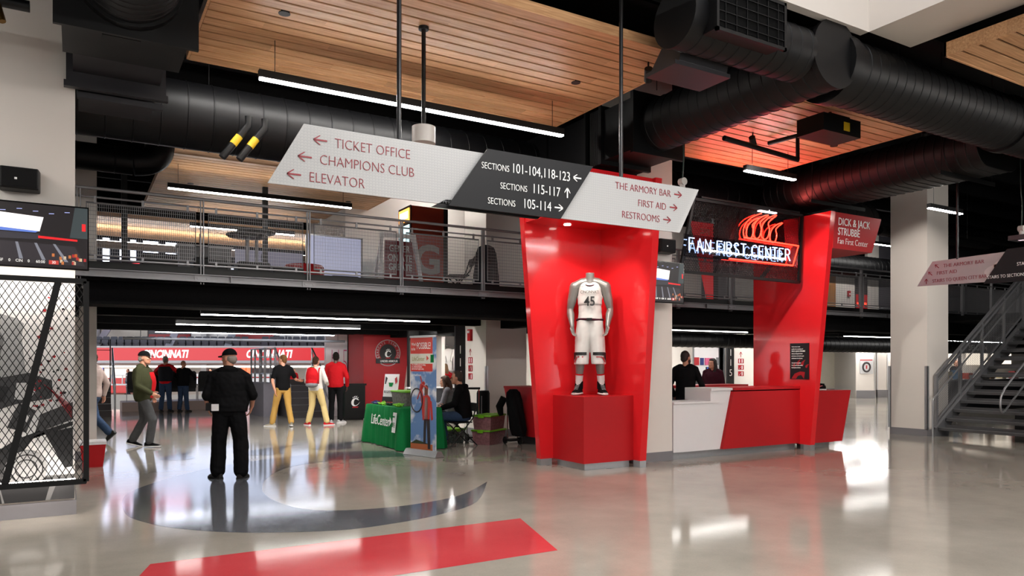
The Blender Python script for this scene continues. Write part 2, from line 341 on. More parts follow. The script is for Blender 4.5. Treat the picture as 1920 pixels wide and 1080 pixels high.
# the team shop corner: red painted wall, its slanted end, and cream wall next to it
b = MB(); b.prism([(7.0, .1), (8.12, .1), (8.45, 2.5), (8.45, 2.66), (7.0, 2.66)], 'y', 20.06, 20.16); b.box(7.0, 7.1, 20.16, 21.4, .1, 2.66)
struct('wall_shop', b, 'redp', 'dark red wall carrying the round team shop emblem', 'wall')
b = MB(); b.box(7.1, 8.6, 20.17, 20.3, 0, 2.66); b.box(8.5, 8.6, 18.1, 20.17, 0, 2.66); b.box(6.99, 8.1, 20.04, 20.06, 0, .12)
struct('wall_shop_side', b, 'wall', 'cream wall beside the slanted end of the red shop wall', 'wall')
b = MB(); b.box(6.35, 7.0, 21.5, 21.65, 0, 2.66)
o = struct('wall_portal', b, 'white', 'white wall with large section numbers beside the seating stairs', 'wall')
b = MB()
for i, ch in enumerate('115'): b.text(ch, (6.53+i*.2, 21.49, 1.15), (1, 0, 0), (0, 0, 1), 1.25, 'CENTER', .32, -.03)
b.build('section_number', mat('pink_print', '#c04a78', .5), o)

# far white walls of the concourse on the far side of the counter
tw = thing('wall_right', 'far white concourse walls with panel joints and grey baseboard', 'wall', (30.5, 21.2, 0), -YAW, kind='structure')
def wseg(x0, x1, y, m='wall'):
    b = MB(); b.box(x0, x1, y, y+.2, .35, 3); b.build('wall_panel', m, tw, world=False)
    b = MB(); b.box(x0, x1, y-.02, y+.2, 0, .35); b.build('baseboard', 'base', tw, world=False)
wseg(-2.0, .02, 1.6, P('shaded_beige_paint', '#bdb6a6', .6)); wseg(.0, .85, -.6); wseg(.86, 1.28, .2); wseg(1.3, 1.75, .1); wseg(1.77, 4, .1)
b = MB(); b.box(-.02, .0, -.6, 1.6, 0, 3); b.box(.85, .87, -.6, .2, 0, 3); b.build('wall_return', 'wall', tw, world=False)
for x, y in ((.83, -.63), (1.28, .08), (1.75, .07)):
    b = MB(); b.box(x-.025, x+.025, y, y+.02, .35, 3); b.build('joint_strip', 'alu', tw, world=False)

# ---------------------------------------------------------------- wooden ceiling panels
def wood_panel(x0, x1, y0, y1, z, label, fh=.1):
    t = thing('wooden_ceiling_panel', label, 'ceiling panel', (x0, y0, z), group='slatted wooden ceiling panels')
    n = int((y1-y0)/.165); p = (y1-y0)/n; b = MB()
    for i in range(n): b.box(x0+.03, x1-.03, y0+i*p+.014, y0+(i+1)*p-.014, z, z+.018)
    b.build('slats', 'wood', t)
    b = MB(); b.box(x0, x1, y0, y0+.025, z-.004, z+fh); b.box(x0, x1, y1-.025, y1, z-.004, z+fh); b.box(x0, x0+.025, y0, y1, z-.004, z+fh); b.box(x1-.025, x1, y0, y1, z-.004, z+fh)
    b.build('edge_board', 'wood', t)
    b = MB(); b.box(x0+.02, x1-.02, y0+.02, y1-.02, z+.03, z+fh-.01); b.build('backing', 'deck', t)
    b = MB()
    for x, y in ((.14, .43), (.85, .43)):
        X, Y = x0+(x1-x0)*x, y0+(y1-y0)*y; b.tube([(X, Y, z-.006), (X, Y, z+.03)], .055, 16)
    b.build('sprinkler_cover', 'black', t)
    return t
wood_panel(1.03, 5.75, 5.85, 8.66, 4.84, 'large slatted wooden ceiling panel above the hanging white and black direction sign')
wood_panel(7.2, 10.33, 5.95, 8.68, 4.84, 'slatted wooden ceiling panel glowing red above the neon sign')
wood_panel(8.0, 14.5, .2, 4.45, 4.84, 'slatted wooden ceiling panel beside the white boxed soffit', .14)
wood_panel(1.23, 5.4, 12.6, 17.25, 4.84, 'slatted wooden ceiling panel over the balcony seating')
wood_panel(-1.0, 6.2, 18.0, 20.7, 4.7, 'slatted wooden ceiling panel at the far edge of the balcony')
wood_panel(1.03, 5.75, .6, 3.9, 4.84, 'slatted wooden ceiling panel overhead nearest the entrance') if False else None

# ---------------------------------------------------------------- linear lights
def bar_light(x0, x1, y, z, label, top=None, lamp='lamp', w=.07, up=False):
    t = thing('linear_light', label, 'light fixture', ((x0+x1)/2, y, z), group='suspended linear lights')
    b = MB(); b.box(x0, x1, y-w/2, y+w/2, z+.012, z+.09); b.build('housing', 'black', t)
    b = MB(); b.box(x0+.01, x1-.01, y-w/2+.004, y+w/2-.004, z-.004, z+.012); b.build('diffuser', lamp, t)
    if up: b = MB(); b.box(x0+.05, x1-.05, y-.012, y+.012, z+.09, z+.094); b.build('added_top_glow', mat('added_top_glow', '#ffffff', .4, emit=(1, .95, .88), es=24), t)  # upward glow added to brighten the wood above
    if top:
        for x in (x0+.16, x1-.16):
            b = MB(); b.tube([(x, y, z+.09), (x, y, top)], .004, 5); b.build('hanger_wire', 'black', t)
    return t
bar_light(1.59, 5.3, 7.7, 4.42, 'long white linear light hung below the large wooden ceiling panel', 4.84)
bar_light(8.58, 9.7, 7.7, 4.42, 'short white linear light under the red lit wooden ceiling', 4.84)
bar_light(13.56, 14.66, 7.82, 4.42, 'short white linear light in front of the column by the stairs', 6.1)
bar_light(1.3, 4.4, 13.27, 4.42, 'white linear light under the wooden ceiling of the balcony', 4.84, 'lampm', up=True)
bar_light(2.05, 4.2, 16.6, 4.4, 'white linear light at the back of the balcony beyond the high tables', 4.84, 'lampm', up=True)
bar_light(1.65, 5.47, 12.15, 2.3, 'white linear light under the balcony nearest its front edge', 2.66, 'lampm')
bar_light(1.65, 5.3, 15.4, 2.3, 'white linear light under the balcony behind the front one', 2.66, 'lampm')
bar_light(9.7, 13.9, 12.4, 2.3, 'white linear light under the balcony above the service counter', 2.66, 'lampm')
bar_light(18.1, 22.2, 12.75, 2.3, 'white linear light under the balcony beyond the red sign wall', 2.66, 'lampm')
bar_light(1.7, 6.2, 20.2, 2.33, 'cool white linear light at the far edge of the balcony underside', 2.66, 'lampc')
for i, (x, y) in enumerate(((1.6, 3.2), (8.7, 2.9), (14.3, 3.2), (-5.6, 7.7))):
    bar_light(x, x+3.7, y, 4.55, ['added unseen linear light over the entrance side of the logo', 'added unseen linear light below the wooden panel by the soffit', 'added unseen linear light over the open floor beside the stairs', 'added unseen linear light on the far side of the picture column'][i], 6.1, 'lamp_added')  # unseen lamps added overhead to brighten the hall
for i, x in enumerate((-6.5, 18.0)): bar_light(x, x+3.7, 15.4, 2.3, ['white linear light under the balcony behind the picture column', 'white linear light under the balcony before the far white walls'][i], 2.66, 'lampm')
# pipes below the balcony edge
t = thing('sprinkler_pipe', 'grey pipe hung under the far edge of the balcony', 'pipe', (3.8, 20.5, 2.18))
b = MB(); b.tube([(1.0, 20.5, 2.18), (6.6, 20.5, 2.18)], .035, 8); b.build('pipe_run', 'steel', t, smooth=40)
for x in (1.4, 3.2, 5.0, 6.4):
    b = MB(); b.tube([(x, 20.5, 2.21), (x, 20.5, 2.66)], .008, 6); b.build('hanger_rod', 'steel', t)
for i, (x, y, lb) in enumerate(((-5.4, 3.2, 'added unseen linear light far along the entrance side beyond the picture column'), (1.6, -.6, 'added unseen linear light directly overhead at the entrance'), (8.7, -.6, 'added unseen linear light overhead between the entrance and the stairs'), (15.4, -.6, 'added unseen linear light overhead on the stair side of the entrance'), (-5.4, -.6, 'added unseen linear light overhead at the picture column end of the entrance'), (1.6, -4.4, 'added unseen linear light nearest the entrance doors'), (8.7, -4.4, 'added unseen linear light near the entrance doors on the stair side'))):
    bar_light(x, x+3.7, y, 4.6, lb, 6.1, 'lamp_added')  # unseen lamps added over the entrance side for more light
for x, y, lb in ((9.6, 12.8, 'added linear light over the balcony behind the neon screen'), (19.0, 13.4, 'added linear light over the balcony past the suite fronts')):
    bar_light(x, x+3.2, y, 5.1, lb, 6.1)  # lamps added to brighten the balcony
for x, y, lb in ((13.6, 15.6, 'added linear light under the balcony by the ticket window'), (7.1, 17.06, 'added unseen linear light behind the third balcony beam before the red shop wall')):
    bar_light(x, x+3.0, y, 2.54, lb, 2.66, 'lamp_added')  # lamps added to brighten the space below the balcony

for x, y, lb in ((22, 15.9, 'added linear light before the far white walls'), (27, 18.2, 'second added linear light before the far white walls'), (30.5, 18.4, 'third added linear light before the far white walls'), (28, 20.2, 'fourth added linear light close to the far white walls'), (31.8, 20.1, 'fifth added linear light close to the far white walls'), (24.5, 19.4, 'sixth added linear light beside the far white walls')): bar_light(x, x+3, y, 2.3, lb, 2.66, 'lamp_added_far')  # lamps added to brighten the far white walls
for x, y, lb in ((-.5, 14.36, 'added unseen linear light behind the second balcony beam near the picture column'), (3.6, 14.36, 'added unseen linear light behind the second balcony beam over the green table'), (9.0, 14.36, 'added unseen linear light behind the second balcony beam over the back counter'), (12.4, 14.36, 'added unseen linear light behind the second balcony beam by the ticket window'), (.6, 17.06, 'added unseen linear light behind the third balcony beam near the walking people'), (4.0, 17.06, 'added unseen linear light behind the third balcony beam before the short stairs')): bar_light(x, x+3, y, 2.54, lb, 2.66, 'lamp_added')  # lamps added out of sight behind the beams to lift the brightness
bar_light(1.1, 4.6, 9.2, 5.3, 'added unseen linear light in the gap between the large wooden panel and the big duct', 6.1, 'lamp_added')  # lamp added out of sight to brighten the floor
bar_light(6.3, 9.3, 14.2, 5.6, 'added unseen linear light high over the orange cooler behind the direction sign', 6.1, 'lamp_added')  # lamp added behind the sign to brighten the balcony wall
t = thing('beam_added_uplight', 'long grey beam with an added glow strip below the far balcony panel', 'light fixture', (2.6, 19.3, 4.3)); b = MB(); b.box(-.9, 6.1, 19.25, 19.4, 4.2, 4.36); b.build('housing', 'steel', t); b = MB(); b.box(-.85, 6.05, 19.27, 19.38, 4.36, 4.37); b.build('added_top_glow', mat('added_top_glow', '#ffffff', .4, emit=(1, .95, .88), es=24), t)  # upward glow added to the beam to light the panel
for x in (-.5, 2.6, 5.7): b = MB(); b.tube([(x, 19.3, 4.36), (x, 19.3, 4.7)], .008, 6); b.build('hanger_rod', 'black', t)
b = MB()
for x0, x1 in ((-14, -6), (-3, 2), (5, 10), (13, 18), (21, 46)): b.box(x0, x1, -8.2, -8, 0, 2.7)
b.box(-14, 46, -8.2, -8, 2.7, 6.3); struct('wall_south', b, P('entrance_wall_paint', '#77716b', .7), 'grey entrance wall with open doorways behind the viewer', 'wall')
# ================================================================ OVERHEAD
def spiral(b, p0, p1, r, sp=.16, n=28, ry=None, m=None):
    p0, p1 = Vector(p0), Vector(p1); L_ = (p1-p0).length; k = int(L_/sp); pts = []; rr = []; r2 = []
    for i in range(k+1):
        for dt, dr in ((0, 0), (.006, .007), (.014, .007), (.02, 0)):
            t = (i*sp+dt)/L_
            if t <= 1: pts.append(p0.lerp(p1, t)); rr.append(r+dr); r2.append((ry or r)+dr)
    pts.append(p1); rr.append(r); r2.append(ry or r)
    return b.tube(pts, rr, n, ry=r2, up=(0, 0, 1), m=m)
def hanger(p, top, parent):
    b = MB(); b.tube([p, (p[0], p[1], top)], .006, 5); b.build('hanger_rod', 'black', parent)
# duct with register along the near edge and the cross duct it meets
t = thing('spiral_duct', 'joined run of black round ducts with two blind end caps and a square register box', 'duct', (4.8, 5.2, 4.78), group='black spiral ducts')
b = MB(); spiral(b, (4.82, 5.15, 4.78), (6.5, 5.15, 4.78), .27); b.build('duct_body', 'duct', t, smooth=35)
b = MB(); b.tube([(4.8, 5.15, 4.78), (4.83, 5.15, 4.78)], .282, 28); b.build('end_cap', 'duct', t, smooth=35)
b = MB(); b.box(4.98, 5.85, 4.78, 5.3, 4.58, 4.99); b.box(4.95, 5.88, 4.76, 4.79, 4.55, 4.58); b.box(4.95, 5.88, 4.76, 4.79, 4.98, 5.01); b.box(4.95, 4.98, 4.76, 4.79, 4.55, 5.01); b.box(5.85, 5.88, 4.76, 4.79, 4.55, 5.01)
rb = b.build('register_box', 'duct', t); b = MB(); b.box(5.0, 5.83, 4.775, 4.779, 4.6, 4.97); b.build('opening_shade', P('duct_shade', '#030303', .9), rb)  # dark sheet stands in for the shade inside the register
b = MB()
for i in range(6): b.box(5.0+.14*i+.06, 5.0+.14*i+.066, 4.762, 4.776, 4.58, 4.98)
for i in range(4): b.box(4.98, 5.85, 4.762, 4.776, 4.64+i*.09, 4.646+i*.09)
b.build('grille', 'duct', rb)
b = MB(); b.box(5.0, 5.75, 5.35, 5.78, 4.46, 4.5); b.prism([(5.35, 4.5), (5.78, 4.5), (5.6, 4.7), (5.3, 4.7)], 'x', 5.05, 5.7); b.build('diffuser_hood', P('grey_duct_panel', '#232226', .45), t)
hanger((5.0, 5.15, 5.05), 6.1, t)
b = MB(); spiral(b, (6.82, 4.95, 4.78), (6.82, 7.62, 4.78), .345); b.build('duct_body', 'duct', t, smooth=35)
b = MB(); b.tube([(6.82, 4.9, 4.78), (6.82, 4.955, 4.78)], .36, 28); b.build('end_cap', 'duct', t, smooth=35)
b = MB(); b.box(6.42, 7.22, 7.62, 8.35, 4.42, 5.12); b.box(6.36, 7.28, 7.6, 7.66, 4.36, 5.18); b.box(6.36, 7.28, 8.3, 8.36, 4.36, 5.18); b.build('transition_box', 'duct', t)
b = MB()
for i in range(7): b.box(6.4, 7.24, 8.38+i*.035, 8.4+i*.035, 4.38, 5.16)
b.box(6.44, 7.2, 8.36, 8.64, 4.42, 5.12); b.build('flexible_connector', 'rubber', t)
b = MB(); b.box(6.4, 7.24, 8.64, 9.7, 4.4, 5.14); b.box(6.34, 7.3, 8.64, 8.68, 4.34, 5.2); b.box(6.36, 7.3, 9.3, 9.36, 4.3, 4.36); b.build('plenum_box', 'duct', t)
hanger((6.5, 7.3, 5.1), 6.1, t)
b = MB(); b.tube([(7.05, 5.2, 4.78), (7.22, 5.2, 4.78)], .375, 28); spiral(b, (7.2, 5.2, 4.78), (10.75, 5.2, 4.78), .345); b.build('duct_body', 'duct', t, smooth=35)
b = MB(); b.tube([(10.7, 5.2, 4.78), (10.86, 5.2, 4.78)], .375, 28); spiral(b, (10.86, 5.2, 4.76), (11.9, 4.9, 4.6), .33, .09); spiral(b, (11.85, 4.9, 4.6), (14.5, 4.6, 4.6), .33); b.build('elbow', 'duct', t, smooth=35)
for x in (8.4, 10.8): hanger((x, 5.2, 5.12), 6.1, t)
# flat oval duct over the sign wall
t = thing('flat_oval_duct', 'wide flat oval duct passing over the red sign wall, held on strut trapezes', 'duct', (11.6, 7, 4.7), group='black spiral ducts')
b = MB(); k = 26
def oval(y, g): return [(11.6+sx*(.28)+math.cos(a)*(.33+g), y, 4.72+math.sin(a)*(.33+g)) for sx, a0 in ((1, -PI/2), (-1, PI/2)) for a in [a0+PI*i/10 for i in range(11)]]
rr = []
for i in range(k):
    y = 5.66+i*.15
    for dt, g in ((0, 0), (.008, .008), (.018, .008), (.026, 0)): rr.append(oval(y+dt, g))
b.rings(rr); b.build('duct_body', 'duct', t, smooth=40)
for y in (6.1, 8.3):
    b = MB(); b.box(10.85, 12.35, y-.02, y+.02, 4.33, 4.375); b.box(10.85, 12.35, y-.02, y-.015, 4.31, 4.33); tr = b.build('trapeze_strut', 'black', t)
    [hanger((q, y, 4.36), 6.1, tr) for q in (10.9, 12.3)]
# big duct behind the wooden panel and its side branch
t = thing('spiral_duct', 'large black duct running behind the wooden ceiling panel above the balcony rail', 'duct', (2, 10.2, 4.76), group='black spiral ducts')
b = MB(); spiral(b, (-6, 10.3, 4.74), (6.4, 10.3, 4.74), .42, .3); spiral(b, (7.3, 10.3, 4.74), (15.3, 10.3, 4.74), .38, .3); b.build('duct_body', 'duct', t, smooth=35)
b = MB(); b.box(6.38, 7.32, 9.72, 10.75, 4.3, 5.2); b.build('plenum_box', 'duct', t)
for x in (-3, 1.5, 4.5, 12): hanger((x, 10.3, 5.1), 6.1, t)
t = thing('duct_plenum', 'black square plenum and flanged duct end above the picture column', 'duct', (.4, 7.2, 4.4))
b = MB(); spiral(b, (.4, 5.0, 4.86), (.4, 7.18, 4.86), .4, .1); b.build('duct_body', 'duct', t, smooth=35)
b = MB(); b.tube([(.4, 7.08, 4.86), (.4, 7.2, 4.86)], .43, 28); b.box(-.16, .96, 7.17, 7.21, 4.37, 5.4); b.build('flange_plate', 'black', t)
b = MB(); b.box(-.1, .88, 7.2, 7.95, 4.42, 5.3); b.box(.2, .5, 7.3, 7.31, 4.4, 4.42); b.box(.2, .21, 7.3, 7.36, 4.4, 4.42); b.box(.49, .5, 7.3, 7.36, 4.4, 4.42); b.build('transition_box', 'duct', t)
b = MB(); b.box(-.02, .78, 8.0, 8.75, 4.52, 5.2); b.box(-.1, .86, 8.7, 8.78, 4.36, 4.42); b.box(-.08, .84, 8.72, 8.76, 4.42, 5.3); b.build('duct_collar', P('grey_duct_panel', '#232226', .45), t)
b = MB(); b.box(.03, .74, 8.9, 9.6, 4.38, 5.1); b.box(.02, .82, 8.82, 8.9, 4.3, 4.36); b.build('connector_box', P('grey_duct_panel', '#232226', .45), t)
# small ducts and pipes further back
t = thing('spiral_duct', 'round elbow duct turning up behind the balcony rail next to the white column', 'duct', (1, 15, 4.6), group='black spiral ducts')
b = MB(); spiral(b, (-2.5, 12.6, 4.62), (.75, 12.6, 4.62), .2, .5); b.tube(curve([(.75, 12.6, 4.62), (1.0, 12.6, 4.68), (1.12, 12.6, 4.85), (1.12, 12.6, 5.2)], 6), .21, 20); b.build('duct_body', 'duct', t, smooth=35)
b = MB(); b.box(.85, 1.4, 12.35, 12.85, 5.0, 5.25); b.build('take_off_box', 'duct', t)
for (p0, p1, r, lb) in (((8.7, 13.15, 2.12), (15.3, 13.15, 2.12), .17, 'black round duct under the balcony behind the service counter'), ((17.0, 13.3, 2.08), (25, 13.3, 2.08), .2, 'black round duct under the balcony before the far white walls'),
      ((15, 12.4, 5.4), (30, 12.4, 5.4), .3, 'black round duct beyond the stairs'), ((15, 14.5, 4.6), (32, 14.5, 4.6), .35, 'black round duct high beyond the stairs'), ((11.4, 9.75, 4.3), (14.2, 9.75, 4.3), .24, 'short black round duct behind the red name box')):
    t = thing('spiral_duct', lb, 'duct', p0, group='black spiral ducts'); b = MB(); spiral(b, p0, p1, r, .2); b.build('duct_body', 'duct', t, smooth=35)
    for f in (.2, .8): hanger((p0[0]+(p1[0]-p0[0])*f, p0[1], p0[2]+r), 2.62 if p0[2] < 2.5 else 6.1, t)
for i, (pts, r, lb) in enumerate((
    ([(1.86, 9.6, 4.63), (1.86, 9.6, 4.52), (1.55, 9.6, 4.08)], .045, ''), ([(2.06, 9.6, 4.63), (2.06, 9.6, 4.52), (1.75, 9.6, 4.08)], .045, ''),
    ([(7.3, 6.9, 4.5), (8.75, 6.9, 4.42), (8.75, 6.9, 4.76), (8.75, 7.4, 4.78)], .035, 'thin black pipe bent below the red lit wooden ceiling'), ([(2.1, 5.68, 5.3), (7, 5.68, 5.3)], .08, 'black pipe beyond the near edge of the large wooden panel'),
    ([(-6, 7.9, 4.75), (-.35, 7.9, 4.75)], .05, 'thin brass tipped pipe above the picture column'), ([(15.5, 10.05, 4.55), (20, 10.05, 4.55)], .1, 'straight black pipe behind the column by the stairs'), ([(16, 11, 5.0), (30, 11, 5.0)], .08, 'thin black pipe high over the stairs'))):
    if i < 2: lb = ['dark pipe with a yellow band below the big duct, nearer the picture column', 'dark pipe with a yellow band below the big duct, nearer the direction sign'][i]
    b = MB(); b.tube(pts, r, 10); o = tag(b.build('pipe', 'black', smooth=40), lb, 'pipe', 'overhead pipes')
    if i < 2:
        p = Vector(pts[1]).lerp(Vector(pts[2]), .35); q = Vector(pts[1]).lerp(Vector(pts[2]), .6); b = MB(); b.tube([p, q], .047, 12); b.build('pipe_marker', P('yellow_label', '#d9b21c', .5), o, smooth=40)
    if i in (3, 5, 6): [hanger((pts[0][0]+(pts[1][0]-pts[0][0])*f, pts[0][1], pts[0][2]), 6.1, o) for f in (.2, .8)]
    if i == 4:
        b = MB(); b.tube([(-.9, 7.9, 4.75), (-.35, 7.9, 4.75)], .035, 8); b.tube([(-.6, 7.9, 4.75), (-.55, 7.85, 4.55)], .03, 8); b.ell((-.75, 7.9, 4.72), .06); b.build('valve', P('brass', '#7a5a2c', .35, metal=.8), o, smooth=40)
# projector and small beamers
t = thing('projector', 'black projector hung below the round ducts beside the red lit ceiling', 'projector', (8.4, 6.3, 4.6))
b = MB(); b.hexa([(8.1, 6.0, 4.5), (8.85, 6.0, 4.5), (8.85, 6.4, 4.5), (8.1, 6.4, 4.5)], [(8.1, 6.0, 4.72), (8.85, 6.0, 4.72), (8.85, 6.4, 4.72), (8.1, 6.4, 4.72)]); b.build('housing', 'black', t)
b = MB(); b.tube([(8.86, 6.15, 4.6), (8.95, 6.15, 4.6)], .07, 18); l = b.build('lens', 'chrome', t, smooth=40); b = MB(); b.box(8.5, 8.62, 5.995, 6.0, 4.55, 4.66); b.build('rating_label', P('yellow_label', '#d9b21c', .5), t)
b = MB(); b.tube([(8.5, 6.2, 4.72), (8.5, 6.2, 6.1)], .02, 8); b.box(8.3, 8.7, 6.05, 6.35, 4.72, 4.76); b.build('ceiling_mount', 'black', t)
def beamer(x, y, z, lb):
    t = thing('ceiling_sensor', lb, 'access point', (x, y, z), group='small boxes hung on cables')
    b = MB(); b.box(x-.15, x+.15, y-.13, y+.13, z, z+.075); b.build('housing', P('dark_grey_plastic', '#2c2d31', .4), t)
    b = MB(); b.box(x-.05, x+.02, y-.05, y+.03, z-.003, z); b.build('status_window', E('pale_pink_glow', '#e8c8d0', 1.2), t)
    b = MB(); b.tube([(x, y, z+.075), (x, y, z+.16)], .035, 10); b.tube([(x, y-.04, z+.19), (x, y+.04, z+.19)], .05, 12); b.build('bracket', P('white_plastic', '#c9c4bf', .4), t)
    b = MB(); b.tube(curve([(x, y, z+.2), (x+.02, y, z+.6), (x-.03, y, z+1), (x, y, 6.1)], 5), .009, 6); b.build('cable', P('dark_green_cable', '#1f3a33', .5), t)
beamer(6.95, 7.3, 3.78, 'flat grey box on a cable in front of the column top behind the direction sign'); beamer(13.2, 6.1, 3.55, 'flat grey box on a cable above the small direction sign by the stairs')
t = thing('pendant_speaker', 'white cylinder on a black pole behind the hanging direction sign', 'pendant', (2.93, 6.65, 3.72))
b = MB(); b.tube([(2.93, 6.65, 3.7), (2.93, 6.65, 3.86)], .115, 24); b.build('body', P('white_plastic', '#c9c4bf', .4), t, smooth=40)
b = MB(); b.tube([(2.93, 6.65, 3.86), (2.93, 6.65, 4.84)], .021, 12); b.tube([(2.93, 6.65, 4.81), (2.93, 6.65, 4.84)], .05, 16); b.build('pole', 'black', t, smooth=40)
# speakers on the columns
def speaker(x, y, z, lb, rz=0):
    t = thing('wall_speaker', lb, 'speaker', (x, y, z), rz, group='black wall speakers')
    b = MB(); b.hexa([(-.16, -.17, -.105), (.16, -.17, -.105), (.17, 0, -.115), (-.17, 0, -.115)], [(-.16, -.17, .105), (.16, -.17, .105), (.17, 0, .115), (-.17, 0, .115)])
    o = b.build('cabinet', 'black', t, world=False); mo = o.modifiers.new('bevel', 'BEVEL'); mo.width = .015; mo.segments = 3
    b = MB(); b.box(-.145, .145, -.178, -.168, -.09, .09); b.build('grille_cloth', P('speaker_grille', '#171718', .8), t, world=False)
    b = MB(); b.box(-.04, -.018, -.181, -.178, -.02, .0); b.build('badge', 'txw', t, world=False)
speaker(-.47, 8.84, 3.37, 'black wall speaker above the big screen on the picture column'); speaker(8.0, 8.88, 3.4, 'black wall speaker above the screen beside the display niche')
# ================================================================ DIRECTION SIGNS
def sign_arrow(b, o, xd, yd, s, ang, wd=.012, t=.003):
    o = Vector(o); xd = Vector(xd).normalized(); yd = Vector(yd).normalized(); c_, s_ = math.cos(ang), math.sin(ang)
    X = xd*c_+yd*s_; Y = yd*c_-xd*s_; h = wd/2
    b.poly([(-s, -h), (s, -h), (s, h), (-s, h)], o, X, Y, t)
    for q in (1, -1): b.poly([(s+h, -h*q), (s+h, h*q), (s*.2, s*.75*q), (s*.2-wd*.8, s*.75*q-.1*wd*q)], o, X, Y, t)
def hangrods(t, pts, top):
    for p in pts:
        b = MB(); b.tube([p, (p[0], p[1], top)], .019, 12); b.build('hanging_rod', P('dark_rod', '#2b2b2d', .3, metal=.5), t, smooth=40)
t = thing('direction_sign', 'long hanging direction sign of two white panels and a black middle panel', 'sign', (3.3, 5.5, 2.86))
X, Z = (1, 0, 0), (0, 0, 1)
def para(a0, a1, b0, b1, y, z0, z1, th, name, m):
    b = MB(); b.prism([(a0, z0), (a1, z0), (b1, z1), (b0, z1)], 'y', y, y+th); o = b.build(name, m, t)
    return o
para(1.2, 3.05, 1.46, 3.35, 5.5, 2.86, 3.33, .02, 'sign_panel', 'signw'); para(3.62, 5.2, 3.95, 5.46, 5.5, 2.86, 3.32, .02, 'sign_panel', 'signw')
dk = para(2.62, 3.72, 2.98, 4.08, 5.44, 2.84, 3.355, .02, 'centre_panel', 'signd'); para(2.5, 3.52, 2.62, 3.6, 5.5, 2.83, 2.9, .03, 'back_bracket', 'black')
def honey(x0, x1, z0, z1, y, sl):
    b = MB(); s = .0145
    rows = int((z1-z0)/(s*1.5))
    for j in range(rows):
        zz = z0+.012+j*s*1.5; f = (zz-z0)/(z1-z0)*sl; n = int((x1-x0)/(s*1.74))
        for i in range(n):
            xx = x0+f+.015+(i+(j % 2)*.5)*s*1.74
            for a in (30, 90, 150):
                q = R(a); p0 = (xx+s*math.cos(q), zz+s*math.sin(q)); q2 = R(a+60); p1 = (xx+s*math.cos(q2), zz+s*math.sin(q2))
                dx, dz = p1[0]-p0[0], p1[1]-p0[1]; l = math.hypot(dx, dz); nx, nz = -dz/l*.0011, dx/l*.0011
                b.add([(p0[0]+nx, y, p0[1]+nz), (p1[0]+nx, y, p1[1]+nz), (p1[0]-nx, y, p1[1]-nz), (p0[0]-nx, y, p0[1]-nz)], [(0, 1, 2, 3)])
    b.build('honeycomb_print', P('honeycomb_grey', '#9da0a3', .5), t, clean=False)
honey(1.2, 3.0, 2.86, 3.33, 5.4985, .27); honey(3.66, 5.16, 2.86, 3.32, 5.4985, .27)
def line(s_, o, xd, sz, m, al='LEFT', **k):
    b = MB(); b.text(s_, o, xd, Z, sz, al, **k); b.build('lettering', m, t, clean=False)
def arrow(o, xd, s, a, m):
    b = MB(); sign_arrow(b, o, xd, Z, s, a); b.build('arrow', m, t)
y = 5.497
for s_, x, z in (('TICKET OFFICE', 1.69, 3.185), ('CHAMPIONS CLUB', 1.575, 3.045), ('ELEVATOR', 1.495, 2.905)):
    line(s_, (x, y, z), X, .108, 'txr', sx=.84, off=-.018); arrow((x-.105, y, z+.04), X, .048, PI, 'txr')
for s_, x, z in (('THE ARMORY BAR', 5.08, 3.2), ('FIRST AID', 5.02, 3.065), ('RESTROOMS', 4.935, 2.935)):
    line(s_, (x, y, z), X, .098, 'txr', 'RIGHT', sx=.86, off=-.018); arrow((x+.09, y, z+.036), X, .045, 0, 'txr')
y = 5.437
for s_, x, z, a in (('101-104,118-123', 3.825, 3.185, PI), ('115-117', 3.715, 3.035, PI/2), ('105-114', 3.62, 2.895, 0)):
    line(s_, (x, y, z), X, .118, 'txw', 'RIGHT', sx=.76, off=-.006)
    wd = {'101-104,118-123': .635, '115-117': .345, '105-114': .37}[s_]
    line('SECTIONS', (x-wd, y, z), X, .078, 'txw', 'RIGHT', sx=.76, off=-.012); arrow((x+.075, y, z+.04), X, .042, a, 'txw')
hangrods(t, [(2.22, 5.52, 3.3), (4.47, 5.52, 3.3)], 6.1)
# small sign by the stairs, turned across the concourse
t = thing('direction_sign', 'smaller hanging direction sign in front of the steel stairs', 'sign', (12.28, 6, 2.83)); Y_ = (0, -1, 0)
def para2(a, x, th, name, m):
    b = MB(); b.prism(a, 'x', x, x+th); return b.build(name, m, t)
para2([(7.28, 2.86), (6.17, 2.83), (5.83, 3.27), (7.02, 3.25)], 12.28, .02, 'sign_panel', P('silver_sign_face', '#a8a3a4', .35, metal=.2)); para2([(6.2, 2.8), (4.2, 2.76), (3.9, 3.3), (5.86, 3.3)], 12.24, .02, 'centre_panel', 'signd')
for s_, yy, z, a in (('THE ARMORY BAR', 6.84, 3.13, R(135)), ('FIRST AID', 6.95, 3.02, R(135)), ('STAIRS TO QUEEN CITY BAR', 7.02, 2.895, R(90))):
    line(s_, (12.277, yy, z), Y_, .085, 'txr', sx=.9 if len(s_) < 20 else .78, off=-.015); arrow((12.277, yy+.1, z+.03), Y_, .04, a, 'txr')
for s_, yy, z in (('SECTIONS', 5.52, 3.16), ('STAIRS TO SUITES', 5.72, 3.03)): line(s_, (12.237, yy, z), Y_, .075, 'txw', sx=.8, off=-.012)
line('STAIRS TO SECTIONS', (12.237, 6.14, 2.87), Y_, .07, 'txw', sx=.8, off=-.012); line('200', (12.237, 5.49, 2.86), Y_, .115, 'txw', sx=.85)
for i in range(3):
    b = MB(); L_, R_ = claw(-6.15+i*.14, 2.92+i*.09, .36, -.3); b.strip([(p[0], p[1]) for p in L_], [(p[0], p[1]) for p in R_], (12.279, 0, 0), Y_, Z, .001); b.build('claw_print', P('pale_print', '#bdb8b8', .4), t)
